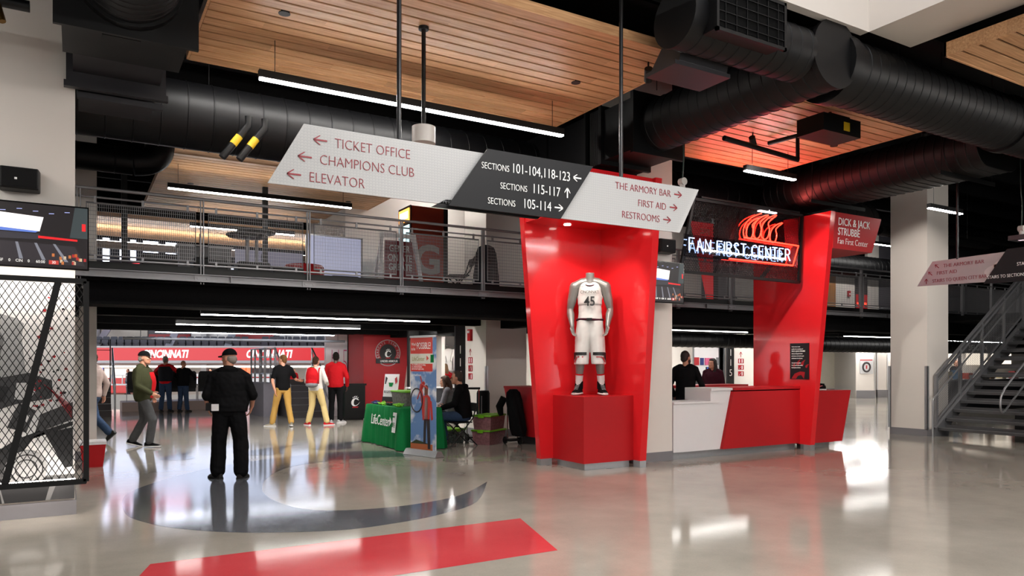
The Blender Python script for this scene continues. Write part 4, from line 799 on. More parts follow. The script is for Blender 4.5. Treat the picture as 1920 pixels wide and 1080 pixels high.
# ================================================================ THINGS ON THE BALCONY
t = thing('drinks_cooler', 'tall orange drinks cooler with a lit header and a big grey letter on its side', 'cooler', (6.25, 14.3, ZB))
b = MB(); b.box(5.9, 6.62, 14.0, 14.65, ZB, 4.78); b.build('cabinet', P('orange_red_vinyl', '#9c3212', .4), t)
b = MB(); b.box(5.88, 5.9, 14.0, 14.65, ZB, 4.79); b.box(6.62, 6.72, 14.0, 14.65, ZB, 4.78); b.build('black_edge', 'black', t)
b = MB(); b.box(5.868, 5.88, 14.06, 14.6, 4.48, 4.74); b.build('lit_header', E('orange_header', '#ff9a3c', 3.5), t); b = MB(); b.box(5.864, 5.869, 14.12, 14.54, 4.54, 4.68); b.build('header_text_band', E('pale_header', '#fff2dc', 4), t)
b = MB(); b.box(5.868, 5.88, 14.06, 14.6, 3.1, 4.4); b.build('glass_door', E('lit_cooler', '#b8d8e0', 1.6), t)
for i in range(4):
    b = MB(); b.box(5.862, 5.868, 14.08, 14.58, 3.3+i*.28, 3.33+i*.28); b.build('shelf_edge', 'black', t)
b = MB(); b.text('G', (6.26, 13.997, 3.42), X, Z, .82, 'CENTER', off=.03); b.build('letter', P('grey_print', '#a39c96', .5), t, clean=False)
t = thing('a_frame_sign', 'white A shaped stand holding a dark red printed banner on the balcony', 'sign', (5.05, 12.6, ZB))
b = MB(); b.bar((4.66, 12.5, ZB), (4.74, 12.62, 3.92), .07, .03, up=(0, 1, 0)); b.bar((5.5, 12.5, ZB), (5.36, 12.62, 3.92), .07, .03, up=(0, 1, 0)); b.bar((4.7, 12.62, 3.88), (5.4, 12.62, 3.88), .08, .03, up=(0, 1, 0)); b.bar((4.68, 12.95, ZB), (4.76, 12.66, 3.9), .05, .03, up=(0, 1, 0)); b.bar((5.48, 12.95, ZB), (5.36, 12.66, 3.9), .05, .03, up=(0, 1, 0)); b.build('frame', 'white', t)
b = MB(); b.hexa([(4.76, 12.53, 2.98), (5.4, 12.53, 2.98), (5.4, 12.55, 2.98), (4.76, 12.55, 2.98)], [(4.8, 12.6, 3.78), (5.32, 12.6, 3.78), (5.32, 12.62, 3.78), (4.8, 12.62, 3.78)]); pb = b.build('banner', P('wine_red_print', '#6e1420', .5), t)
for i, s_ in enumerate(('GENER', 'ON ATE', 'GREATE')):
    b = MB(); b.text(s_, (5.07, 12.583-i*.018, 3.58-i*.17), X, Z, .17, 'CENTER', sx=.75, off=.012); b.build('lettering', 'signw', pb, clean=False)
b = MB(); b.box(4.76, 5.44, 12.5, 12.53, ZB, 2.97); pb = b.build('lower_board', 'black', t)
b = MB(); b.text('BEARCATS', (5.08, 12.497, 2.87), X, Z, .1, 'CENTER', off=.01); b.build('lettering', 'txw', pb, clean=False)
def folding_chair(x, y, z, rz, lb):
    t = thing('folding_chair', lb, 'chair', (x, y, z), rz, group='black folding chairs'); K = 'black'
    b = MB(); b.box(-.2, .2, -.2, .2, .43, .455); o = b.build('seat', K, t, world=False); mo = o.modifiers.new('bevel', 'BEVEL'); mo.width = .01
    b = MB(); n = 8; rr = []
    for i in range(n+1):
        u = -.2+.4*i/n; d = -.27-.03*(1-(u/.2)**2); rr.append([(u, d, .64), (u, d-.012, .64), (u, d-.03, .8), (u, d-.018, .8)])
    b.rings(rr); b.build('backrest', K, t, world=False)
    for sx in (-.21, .21):
        b = MB(); b.tube([(sx, .26, .0), (sx, -.2, .52), (sx, -.29, .8)], .013, 8); b.build('front_leg', K, t, world=False, smooth=40)
        b = MB(); b.tube([(sx*.9, -.3, .0), (sx*.9, .16, .44)], .013, 8); b.build('rear_leg', K, t, world=False, smooth=40)
    b = MB(); b.tube([(-.21, .2, .07), (.21, .2, .07)], .009, 6); b.tube([(-.19, -.25, .05), (.19, -.25, .05)], .009, 6); b.build('crossbar', K, t, world=False)
    return t
ch = folding_chair(6.35, 12.8, ZB, 75, 'black folding chair on the balcony in front of the orange cooler')
dup(ch, (6.28, 12.62, 0), 90, 'black folding chair under the seated man in the black hoodie'); 
dup(ch, (6.68, 13.74, 0), 95, 'black folding chair under the woman behind the green table')
t = thing('draped_coat', 'dark coat draped over a stand by the balcony wall', 'coat', (6.95, 12.75, ZB))
b = MB(); sec = []
for z, rx, ry in ((0, .26, .2), (.3, .25, .2), (.6, .22, .18), (.85, .2, .15), (.98, .15, .12), (1.03, .06, .05)):
    sec.append([(6.95+math.cos(a)*rx*(1+.12*math.sin(a*7)), 12.75+math.sin(a)*ry*(1+.12*math.sin(a*7)), ZB+z+.05) for a in [2*PI*i/40 for i in range(40)]])
b.rings(sec); b.build('coat', P('dark_blue_cloth', '#12141d', .9), t, smooth=60)
b = MB(); b.tube([(6.95, 12.75, ZB), (6.95, 12.75, ZB+.3)], .02, 8); b.box(6.8, 7.1, 12.7, 12.8, ZB, ZB+.02); b.build('stand', 'black', t)
t = thing('door_window', 'narrow lit door window in the balcony wall', 'window', (8.08, 15.19, 4.6), kind='structure')
b = MB(); b.box(7.96, 8.2, 15.18, 15.2, 4.1, 4.9); b.build('frame', 'steel', t); b = MB(); b.box(7.99, 8.17, 15.17, 15.185, 4.13, 4.87); b.build('pane', E('lit_window', '#ffffff', 2.2), t)
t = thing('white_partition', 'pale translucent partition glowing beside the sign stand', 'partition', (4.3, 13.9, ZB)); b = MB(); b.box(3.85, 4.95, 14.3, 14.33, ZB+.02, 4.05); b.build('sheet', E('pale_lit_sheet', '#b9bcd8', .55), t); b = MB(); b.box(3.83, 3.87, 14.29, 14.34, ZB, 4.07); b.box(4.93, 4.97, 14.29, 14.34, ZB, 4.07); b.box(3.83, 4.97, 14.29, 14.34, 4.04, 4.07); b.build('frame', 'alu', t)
t = thing('red_ottoman', 'round red lounge seat near the balcony edge', 'seat', (3.35, 12.6, ZB)); b = MB(); b.tube([(3.35, 12.6, ZB+.03), (3.35, 12.6, ZB+.38), (3.35, 12.6, ZB+.42)], [.33, .33, .3], 32); b.build('cushion', 'redsat', t, smooth=40); b = MB(); b.tube([(3.35, 12.6, ZB), (3.35, 12.6, ZB+.03)], .3, 24); b.build('plinth', 'black', t)
cub = None
for i, (x, y, s_, c_) in enumerate(((1.05, 11.9, .34, 0), (1.75, 12.0, .34, 0), (2.35, 11.85, .3, 0), (2.9, 12.0, .28, 0), (3.95, 12.4, .24, 0))):
    lb = ['black cube stool next to the white column behind the railing', 'black cube stool just past the first railing post', 'black cube stool below the high tables', 'black cube stool beside the round red seat', 'low black cube stool on the other side of the round red seat'][i]
    t = thing('cube_stool', lb, 'stool', (x, y, ZB), group='black cube stools'); b = MB(); b.box(-.24, .24, -.2, .2, .02, s_, 0); o = b.build('cushion', 'black', t, world=False); mo = o.modifiers.new('bevel', 'BEVEL'); mo.width = .03; mo.segments = 3
    b = MB(); b.box(-.2, .2, -.16, .16, 0, .02); b.build('plinth', 'redsat', t, world=False)
for i, (x, y, z) in enumerate(((2.75, 13.5, 3.86), (2.45, 12.75, 3.66))):
    t = thing('high_table', ['tall round bar table, the farther of two behind the railing', 'tall round bar table, the nearer of two behind the railing'][i], 'table', (x, y, ZB), group='round bar tables')
    b = MB(); b.tube([(x, y, z-.02), (x, y, z), (x, y, z+.02)], [.3, .33, .33], 36); b.build('tabletop', P('dark_tabletop', '#3a3834', .4), t, smooth=40)
    b = MB(); b.tube([(x, y, ZB+.02), (x, y, z-.02)], .03, 12); b.tube([(x, y, ZB), (x, y, ZB+.02)], .22, 24); b.build('pedestal', 'steel', t, smooth=40)
for i, x in enumerate((.72, 3.05)):
    t = thing('black_post', ['slim black post behind the railing near the white column', 'slim black post behind the railing by the high tables'][i], 'post', (x, 14.2, ZB), group='slim black posts'); b = MB(); b.box(x-.045, x+.045, 14.16, 14.24, ZB, 4.84); b.build('shaft', 'black', t); b = MB(); b.box(x-.09, x+.09, 14.11, 14.29, ZB, ZB+.02); b.build('base_plate', 'black', t)
t = thing('mural_wall', 'pale purple graphic wall with a large number behind the high tables', 'wall panel', (4.2, 18.3, ZB)); b = MB(); b.box(3.3, 4.9, 18.6, 18.65, ZB, 4.3); b.build('board', E('lilac_glow_print', '#8d8aa0', .35), t)  # board glows by itself, its brightness is put into the colour
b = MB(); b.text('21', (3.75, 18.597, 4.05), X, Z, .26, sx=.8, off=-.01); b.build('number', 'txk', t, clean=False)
t = thing('bar_kiosk', 'dark grey kiosk box at the back of the balcony', 'kiosk', (2.3, 18, ZB)); b = MB(); b.box(2.0, 3.1, 18.0, 18.6, ZB, 4.2); b.build('body', P('dark_grey_plastic', '#2c2d31', .4), t); b = MB(); b.box(1.95, 3.15, 17.95, 18.65, 4.2, 4.24); b.build('top', 'steel', t)
# far side of the balcony, beyond the sign wall
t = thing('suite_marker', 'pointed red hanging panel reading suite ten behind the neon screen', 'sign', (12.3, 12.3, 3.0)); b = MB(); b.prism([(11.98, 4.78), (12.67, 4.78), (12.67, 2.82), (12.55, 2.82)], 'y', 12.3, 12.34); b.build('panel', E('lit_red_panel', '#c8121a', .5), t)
b = MB(); b.text('SUITE', (12.4, 12.297, 4.52), X, Z, .16, 'CENTER', sx=.8); b.build('lettering', P('cream_print', '#e6dcb0', .5), t, clean=False); b = MB(); b.text('10', (12.43, 12.297, 4.12), X, Z, .4, 'CENTER', sx=.8, off=-.01); b.build('number', P('cream_print', '#e6dcb0', .5), t, clean=False)
b = MB(); b.box(12.67, 12.8, 12.28, 12.36, ZB, 4.9); b.build('edge_post', 'black', t)
t = thing('wall_suites', 'suite fronts along the back of the balcony', 'wall', (14, 14, ZB), kind='structure')
for (x0, x1, m, z1, nm) in ((9.5, 11.6, P('grey_panel', '#8b8688', .5), 5.2, 'grey_panel'), (11.6, 13.4, P('dim_grey_panel', '#57555c', .5), 5.2, 'grey_panel'), (13.4, 14.6, 'wall', 5.2, 'pale_panel'), (14.6, 19.1, P('dim_grey_panel', '#57555c', .5), 5.6, 'grey_panel'), (19.1, 19.62, E('lit_red_panel', '#c8121a', .5), 5.2, 'red_panel'), (19.62, 19.9, P('grey_panel', '#8b8688', .5), 5.2, 'grey_panel'), (19.9, 20.3, P('honey_wood', '#a06a34', .5), 5.2, 'wood_door'), (20.3, 21.25, 'wall', 6.1, 'pale_panel'), (21.25, 21.9, P('opening_shade_slab', '#1a1416', .6), 4.3, 'opening_shade_slab'), (21.9, 22.5, 'wall', 6.1, 'pale_panel'), (22.5, 32, P('dim_grey_panel', '#57555c', .5), 6.1, 'grey_panel')):  # dark slab stands in for the shade of an open doorway
    b = MB(); b.box(x0, x1-.01, 14.6, 14.7, ZB, z1); b.build(nm, m, t)
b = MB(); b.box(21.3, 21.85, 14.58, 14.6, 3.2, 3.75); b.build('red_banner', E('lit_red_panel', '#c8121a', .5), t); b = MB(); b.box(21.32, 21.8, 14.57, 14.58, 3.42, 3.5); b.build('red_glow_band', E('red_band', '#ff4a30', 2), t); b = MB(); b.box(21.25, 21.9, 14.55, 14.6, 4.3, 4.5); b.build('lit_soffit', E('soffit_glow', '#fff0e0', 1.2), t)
t = thing('exit_alarm', 'small red pull box on the pale balcony panel', 'alarm', (20.9, 14.58, 3.75)); b = MB(); b.box(20.85, 20.97, 14.55, 14.6, 3.66, 3.84); b.build('housing', 'redsat', t); b = MB(); b.box(20.88, 20.94, 14.54, 14.55, 3.72, 3.76); b.build('pull_bar', 'txw', t)
# ================================================================ SECTION BLADES, ALARM, FLOOR STANDING THINGS
def blade(x0, x1, y, num, lb, cx):
    t = thing('section_blade', lb, 'sign', ((x0+x1)/2, y, .9), group='dark section number blades')
    b = MB(); b.box(x0, x1, y, y+.05, .85, 2.5); b.build('board', 'signd', t)
    for i, ch in enumerate(num): b = MB(); b.text(ch, ((x0+x1)/2, y-.003, 1.77-i*.28), X, Z, .27, 'CENTER', sx=.95, off=-.012); b.build('digit', 'txw', t, clean=False)
    # icons on the side of the column
    t = thing('pictogram_set', lb.replace('blade', 'red pictograms').replace('dark', 'small'), 'sign', (cx, 14.3, 1.2), group='red pictograms on columns')
    for i in range(4):
        z = 1.8-i*.175; b = MB(); xx = cx-.004; yy = 14.38
        if i == 0: sign_arrow(b, (xx, yy, z), (0, -1, 0), Z, .07, PI/2, .02)
        else: b.box(xx, xx+.004, yy-.1, yy+.1, z-.066, z+.066)
        o = b.build('pictogram', 'redp', t)
        if i: b = MB(); b.box(xx-.002, xx, yy-.06, yy-.03, z-.05, z+.05); b.box(xx-.002, xx, yy+.03, yy+.06, z-.05, z+.05) if i == 1 else b.bar((xx-.001, yy+.06, z-.05), (xx-.001, yy-.05, z+.05), .002, .025, up=(1, 0, 0)); b.build('symbol', 'txw', o)
blade(7.2, 7.44, 14.62, '116', 'dark section blade at the column with the fire alarm', 7.45); blade(15.6, 15.86, 14.62, '115', 'dark section blade at the column behind the clerk', 15.87)
t = thing('fire_alarm', 'red fire alarm strobe on the side of the white column', 'alarm', (7.43, 14.35, 2.18)); b = MB(); b.box(7.39, 7.45, 14.28, 14.42, 2.05, 2.3); b.build('housing', 'redsat', t); b = MB(); b.box(7.375, 7.39, 14.31, 14.39, 2.22, 2.27); b.build('strobe', 'white', t)
# table with its green cloth
t = thing('folding_table', 'folding table hidden under the green printed cloth', 'table', (5.4, 13.2, 0)); b = MB(); b.box(5.02, 5.74, 12.32, 14.12, .7, .74); b.build('tabletop', 'white', t)
for x in (5.1, 5.66):
    for y in (12.5, 13.95): b = MB(); b.tube([(x, y, 0), (x, y, .7)], .015, 8); b.build('leg', 'steel', t)
t = thing('tablecloth', 'green tablecloth with white lettering hanging to the floor over the folding table', 'tablecloth', (5.4, 13.2, .74))
b = MB(); per = []
x0, x1, y0, y1 = 5.0, 5.76, 12.3, 14.14; N = 200
def peri(u):
    L_ = [(x1-x0), (y1-y0), (x1-x0), (y1-y0)]; s_ = u*sum(L_)
    for k, (p, d, nrm) in enumerate((((x0, y0), (1, 0), (0, -1)), ((x1, y0), (0, 1), (1, 0)), ((x1, y1), (-1, 0), (0, 1)), ((x0, y1), (0, -1), (-1, 0)))):
        if s_ <= L_[k]+1e-9: return (p[0]+d[0]*s_, p[1]+d[1]*s_), nrm, min(s_, L_[k]-s_), k, s_
        s_ -= L_[k]
def ring(z, f):
    r = []
    for i in range(N):
        p, n_, e, k, s_ = peri(i/N); c = max(0, 1-e/.3)
        a = f*(.035+.1*c+.022*math.sin(s_*19+k*2)*(1-.5*c)+.012*math.sin(s_*41+k))
        d2 = Vector((p[0]-(x0+x1)/2, p[1]-(y0+y1)/2)).normalized()
        r.append((p[0]+n_[0]*a*(1-c*.3)+d2.x*c*f*.05, p[1]+n_[1]*a*(1-c*.3)+d2.y*c*f*.05, z))
    return r
b.rings([ring(z, f) for z, f in ((.755, 0), (.74, .18), (.6, .35), (.4, .6), (.2, .85), (.015, 1))], cap=False)
b.add([(p[0], p[1], .755) for p in ring(.755, 0)], [tuple(range(N))]); b.build('cloth', 'green', t, smooth=50)
b = MB(); b.text('LifeCenter', (4.935, 13.72, .4), (0, -1, 0), (.1, 0, 1), .27, sx=.82, off=-.002); b.build('lettering', 'txw', t, clean=False)
b = MB(); b.poly([(0, 0), (.11, .085), (0, .17)], (4.925, 12.73, .41), (0, -1, 0), (.1, 0, 1)); b.build('triangle_print', 'txw', t)
b = MB(); b.poly([(0, 0), (.17, 0), (.17, .36), (0, .36)], (4.922, 12.6, .31), (0, -1, 0), (.1, 0, 1)); o = b.build('badge_print', 'txw', t)
for i, s_ in enumerate(('DONATE', 'LIFE')):
    b = MB(); b.text(s_, (4.918+i*-.012, 12.59, .58-i*.17), (0, -1, 0), (.1, 0, 1), (.05, .12)[i], sx=.8); b.build('badge_text', 'green', o, clean=False)
# what lies on the table
t = thing('display_sign', 'white printed card on a small black easel at the end of the green table', 'sign', (5.3, 13.7, .755)); o_ = (5.25, 13.92, .8); xd, yd = (.35, -.94, 0), (.12, .04, 1)
b = MB(); b.poly([(0, 0), (.42, 0), (.42, .55), (0, .55)], o_, xd, yd, .006); c_ = b.build('card', 'white', t)
o2 = Vector(o_)-Vector((.006, 0, 0))+Vector(xd).normalized().cross(Vector(yd).normalized())*.007
for pts, m in (([(.17, .3), (.25, .3), (.28, .38), (.14, .38)], 'green'), ([(.03, .35), (.06, .35), (.1, .47), (.04, .5)], 'txk'), ([(.34, .35), (.39, .4), (.36, .5), (.31, .46)], 'redp'), ([(0, 0), (.42, 0), (.42, .1), (0, .1)], 'txk')):
    b = MB(); b.poly(pts, o2, xd, yd, .001); b.build('print', m, c_)
b = MB(); b.text('REGISTER', o2+Vector((0, 0, .17))+Vector(xd)*.05, xd, yd, .075, sx=.8); b.build('card_text', 'txk', c_, clean=False)
b = MB(); b.bar((5.3, 13.88, .756), (5.42, 13.8, 1.1), .012, .012); b.bar((5.42, 13.58, .756), (5.42, 13.7, 1.1), .012, .012); b.box(5.24, 5.46, 13.52, 13.9, .756, .775); b.build('easel', 'black', t)
random.seed(5); k = 0
for (x, y, s_, m, lb) in ((5.12, 13.95, .1, P('blue_plastic', '#1d2a6a', .5), 'small blue pouch at the far end of the green table'), (5.12, 13.55, .11, P('lime_rubber', '#7ac41e', .5), 'heap of lime green wristbands in front of the easel'), (5.14, 12.8, .11, P('lime_rubber', '#7ac41e', .5), 'heap of lime green wristbands near the banner'), (5.16, 13.3, .08, 'black', 'small black figure on the table between the wristband heaps')):
    t = thing('giveaway', lb, 'giveaway', (x, y, .757)); b = MB()
    for i in range(14):
        a = random.random()*6; r_ = random.random()*s_; c_ = Vector((x+math.cos(a)*r_*.6, y+math.sin(a)*r_*1.6, .77+random.random()*s_*.35)); tl = random.uniform(-.5, .5)
        b.tube([c_+Vector((math.cos(q)*.035, math.sin(q)*.035, math.sin(q+a)*.02*tl*2)) for q in [2*PI*i_/14 for i_ in range(14)]], .007, 5, closed=True)
    b.ell((x, y, .775), s_*.6, s_*1.2, .02); b.build('bands' if 'lime' in lb else 'body', m, t, smooth=60)
def bin_(x, y, z, rz, lb, grp, fill='#8a5f64'):
    t = thing('storage_bin', lb, 'storage bin', (x, y, z), rz, group=grp); b = MB(); w_, d_, h_ = .2, .3, .25
    b.hexa([(-w_*.9, -d_*.9, 0), (w_*.9, -d_*.9, 0), (w_*.9, d_*.9, 0), (-w_*.9, d_*.9, 0)], [(-w_, -d_, h_), (w_, -d_, h_), (w_, d_, h_), (-w_, d_, h_)]); o = b.build('tub', P('clear_tub'+fill, fill, .25, alpha=.85, var=.7, scale=22), t, world=False)
    b = MB(); b.box(-w_-.02, w_+.02, -d_-.02, d_+.02, h_, h_+.035); o = b.build('lid', P('lime_lid', '#6aa81c', .4), t, world=False); mo = o.modifiers.new('bevel', 'BEVEL'); mo.width = .015; mo.segments = 2
    b = MB(); b.box(-.06, .06, -d_-.03, -d_-.018, h_-.02, h_+.04); b.box(-.06, .06, d_+.018, d_+.03, h_-.02, h_+.04); b.build('clip', P('lime_lid', '#6aa81c', .4), t, world=False)
    return t
bin_(6.92, 12.58, 0, -60, 'clear storage bin with a lime lid, lower of the stacked two', 'clear bins with lime lids'); bin_(6.92, 12.58, .286, -57, 'clear storage bin with a lime lid, upper of the stacked two', 'clear bins with lime lids')
bin_(5.47, 13.15, .757, 5, 'clear storage bin full of leaflets on the green table', 'clear bins with lime lids', '#6d6a68') ; bin_(6.33, 13.2, 0, 12, 'clear storage bin with a lime lid on the floor behind the folding chair', 'clear bins with lime lids', '#4a5550')
t = thing('paper_tray', 'white tray of papers on the table corner by the banner', 'tray', (5.6, 12.45, .757)); b = MB(); b.box(5.48, 5.72, 12.36, 12.66, .757, .765); b.box(5.48, 5.49, 12.36, 12.66, .765, .84); b.box(5.71, 5.72, 12.36, 12.66, .765, .84); b.box(5.49, 5.71, 12.36, 12.37, .765, .84); b.box(5.49, 5.71, 12.65, 12.66, .765, .84); b.build('tray', 'white', t); b = MB(); b.box(5.5, 5.7, 12.38, 12.64, .766, .83); b.build('papers', 'signw', t)
# roll-up banner
t = thing('roll_up_banner', 'tall roll up banner with a figure lifting a bicycle against a blue sky', 'banner', (5.06, 11.5, 0))
xd = Vector((.21, -.76, 0)).normalized(); A_ = Vector((4.95, 11.88, 0))+xd*.06; bw = .68; nd = xd.cross(Vector(Z))
def sky_mat():
    m = bpy.data.materials.new('printed_sky'); m.use_nodes = True; nt = m.node_tree; N_ = nt.nodes.new; b_ = nt.nodes['Principled BSDF']; b_.inputs['Roughness'].default_value = .45
    tc = N_('ShaderNodeTexCoord'); ns = N_('ShaderNodeTexNoise'); ns.inputs['Scale'].default_value = 3.2; ns.inputs['Detail'].default_value = 6; nt.links.new(tc.outputs['Object'], ns.inputs['Vector'])
    cr = N_('ShaderNodeValToRGB'); cr.color_ramp.elements[0].position = .5; cr.color_ramp.elements[0].color = lin('#5f83b4')+(1,); cr.color_ramp.elements[1].position = .62; cr.color_ramp.elements[1].color = lin('#d8dade')+(1,)
    nt.links.new(ns.outputs['Fac'], cr.inputs[0]); nt.links.new(cr.outputs[0], b_.inputs['Base Color']); return m
b = MB(); b.poly([(0, .1), (bw, .1), (bw, 2.0), (0, 2.0)], A_, xd, Z, -.003); cl = b.build('print_sheet', sky_mat(), t)
def bp(pts, m, nm='print', i=1): b = MB(); b.poly([(p[0]*bw/.79, p[1]) for p in pts], A_+nd*.001*i, xd, Z, .0006); return b.build(nm, m, cl)
bp([(0, 1.72), (bw, 1.72), (bw, 2.0), (0, 2.0)], P('coral_print', '#cf3c32', .45)); bp([(0, 1.42), (bw, 1.42), (bw, 1.55), (0, 1.55)], P('coral_print', '#cf3c32', .45)); bp([(0, 1.55), (bw, 1.55), (bw, 1.72), (0, 1.72)], P('pale_print2', '#d6d4c4', .45)); bp([(0, .1), (bw, .1), (bw, .2), (0, .2)], P('earth_print', '#b0623a', .45)); bp([(0, .19), (.18, .26), (.4, .23), (.6, .2), (0, .19)], P('bush_print', '#2c3a1c', .5), i=2)
def bt(s_, x, z, h, m, **k): b = MB(); b.text(s_, A_+nd*.003+xd*x*bw/.79+Vector((0, 0, z)), xd, Z, h, ext=.0005, **dict(k, sx=k.get('sx', 1)*bw/.79)); b.build('print_text', m, cl, clean=False)
bt('POSSIBLE?', .2, 1.8, .16, 'txw', sx=.62); bt("What's", .03, 1.86, .07, 'txw', sx=.8); bt('to be', .03, 1.78, .07, 'txw', sx=.8); bt('LifeCenter', .05, 1.6, .1, P('olive_print', '#8c8a42', .5), sx=.9); bp([(.5, 1.6), (.57, 1.64), (.5, 1.69)], P('coral_print', '#cf3c32', .45), i=2); bp([(.62, 1.57), (.72, 1.57), (.72, 1.7), (.62, 1.7)], 'green', i=2)
for i, s_ in enumerate(('Over 100,000 people are waiting', 'for a lifesaving transplant.', 'Join the donor registry today.')): bt(s_, .04, 1.52-i*.035, .04, 'txw', sx=.8)
bt('LifePassItOn.org', .04, 1.34, .055, 'txw', sx=.8)
RC = P('red_print', '#b3322c', .5); DK = P('dark_print', '#2a2426', .5); SK = P('brown_print', '#6a4030', .5)
for pts, m in (([(.4, .2), (.47, .2), (.5, .62), (.42, .62)], DK), ([(.54, .12), (.62, .12), (.6, .62), (.5, .62)], DK), ([(.38, .6), (.6, .6), (.62, .98), (.52, 1.04), (.4, 1.0), (.34, .92)], RC), ([(.44, .62), (.54, .62), (.53, .98), (.45, .98)], 'signw'), ([(.6, .94), (.66, .92), (.7, .62), (.64, .6)], RC), ([(.34, .9), (.4, 1.0), (.36, 1.16), (.29, 1.12)], RC), ([(.44, 1.02), (.54, 1.02), (.55, 1.17), (.5, 1.2), (.44, 1.17)], SK), ([(.28, 1.1), (.38, 1.12), (.46, 1.22), (.42, 1.26), (.3, 1.2)], RC)): bp(pts, m, 'figure_print', 3)
b = MB(); c0 = A_+nd*.004+xd*.17; b.tube([c0+xd*(.155*math.cos(a))+Vector((0, 0, .93+.2*math.sin(a))) for a in [2*PI*i/30 for i in range(30)]], .012, 5, closed=True); b.build('wheel_print', DK, cl, smooth=60)
b = MB(); b.tube([c0+xd*.02+Vector((0, 0, .95)), c0+xd*.15+Vector((0, 0, 1.2)), c0+xd*.1+Vector((0, 0, 1.34))], .012, 5); b.tube([c0+xd*.15+Vector((0, 0, 1.2)), c0+xd*.3+Vector((0, 0, 1.13))], .014, 5); b.build('bicycle_print', RC, cl)
c1 = A_+xd*bw/2; b = MB(); q = [c1-xd*.43-nd*.1, c1+xd*.43-nd*.1, c1+xd*.43+nd*.1, c1-xd*.43+nd*.1]; q2 = [c1-xd*.42-nd*.04, c1+xd*.42-nd*.04, c1+xd*.42+nd*.04, c1-xd*.42+nd*.04]; up = Vector((0, 0, .1)); b.hexa([p+Vector((0, 0, .005)) for p in q], [p+up for p in q2]); b.build('base', 'alu', t)
b = MB(); b.bar(A_-xd*.01+Vector((0, 0, 2.01)), A_+xd*(bw+.01)+Vector((0, 0, 2.01)), .03, .035); b.build('top_rail', 'alu', t); b = MB(); b.tube([c1-nd*.03+Vector((0, 0, .1)), c1-nd*.03+Vector((0, 0, 2.0))], .01, 8); b.build('support_pole', 'alu', t)
# luggage cart, rolled bag, jacket on a trolley
t = thing('luggage_cart', 'folding luggage cart with tall steel handle behind the seated man', 'cart', (6.85, 13.1, 0)); b = MB(); b.tube([(6.72, 13.12, .1), (6.72, 13.12, 1.05), (6.92, 13.0, 1.05), (6.92, 13.0, .1)], .013, 8); b.build('handle', 'chrome', t, smooth=40); b = MB(); b.box(6.72, 7.0, 12.92, 13.2, .08, .11); b.build('platform', 'black', t); b = MB(); b.tube([(6.7, 13.12, 1.06), (6.94, 12.98, 1.06)], .022, 8); b.build('grip', 'black', t)
for x, y in ((6.74, 13.16), (6.96, 12.96)): b = MB(); b.tube([(x-.015, y, .08), (x+.015, y, .08)], .08, 16); b.build('wheel', 'rubber', t, smooth=40)
t = thing('rolled_bag', 'tall black cylindrical bag leaning by the white column', 'bag', (7.15, 13.25, 0)); b = MB(); b.tube([(7.15, 13.25, 0), (7.15, 13.25, .04), (7.17, 13.28, .95), (7.17, 13.28, 1.0)], [.12, .135, .135, .12], 20); b.build('bag_body', 'blackcl', t, smooth=50); b = MB(); b.tube([(7.05, 13.13, .2), (7.06, 13.14, .9)], .006, 5); b.build('zip', 'steel', t)
t = thing('hand_trolley', 'small wheeled trolley under the hanging black jacket', 'trolley', (7.28, 12.25, 0)); b = MB(); b.tube([(7.18, 12.31, .08), (7.18, 12.31, 1.0), (7.34, 12.21, 1.0), (7.34, 12.21, .08)], .012, 8); b.build('handle', 'chrome', t, smooth=40); b = MB(); b.box(7.12, 7.38, 12.1, 12.35, .07, .1); b.build('platform', 'black', t)
for x, y in ((7.16, 12.37), (7.36, 12.15)): b = MB(); b.tube([(x-.015, y, .07), (x+.015, y, .07)], .07, 16); b.build('wheel', 'rubber', t, smooth=40)
t = thing('hanging_jacket', 'black jacket hung over the trolley handle beside the red counter side', 'jacket', (7.26, 12.25, 1.0)); b = MB(); sec = []
for z, rx, ry, dx in ((.16, .1, .2, .14), (.3, .17, .2, .12), (.6, .2, .17, .07), (.85, .2, .16, .02), (1.0, .16, .13, 0), (1.06, .08, .07, 0)):
    sec.append([(7.26+dx*.6+math.cos(a)*rx*.75*(1+.13*math.sin(a*6+z*3)), 12.23-dx*.5+math.sin(a)*ry*(1+.13*math.sin(a*6+z*3)), z) for a in [2*PI*i/36 for i in range(36)]])
b.rings(sec); b.build('cloth', 'blackcl', t, smooth=60)
b = MB(); b.tube([(7.14, 12.37, .9), (7.07, 12.43, .72), (7.09, 12.41, .55)], [.07, .075, .05], 10); b.build('sleeve', 'blackcl', t, smooth=60)
# trash receptacle with the paw logo
t = thing('waste_bin', 'square black waste cabinet with a white paw logo beside the red shop wall', 'bin', (6.66, 20.05, 0)); b = MB(); b.box(6.36, 6.94, 19.75, 20.03, .03, .95); b.build('cabinet', 'black', t); b = MB(); b.box(6.33, 6.97, 19.72, 20.04, .95, 1.0); b.build('lid', 'black', t); b = MB(); b.box(6.4, 6.9, 19.79, 20.0, 0, .03); b.build('plinth', 'rubber', t); b = MB(); b.box(6.3, 6.36, 19.95, 20.03, .05, .9); b.build('green_side', 'green', t)
paw_logo(t, (6.65, 19.749, .5), X, Z, .1, 'txw', 'txw', 'redp')
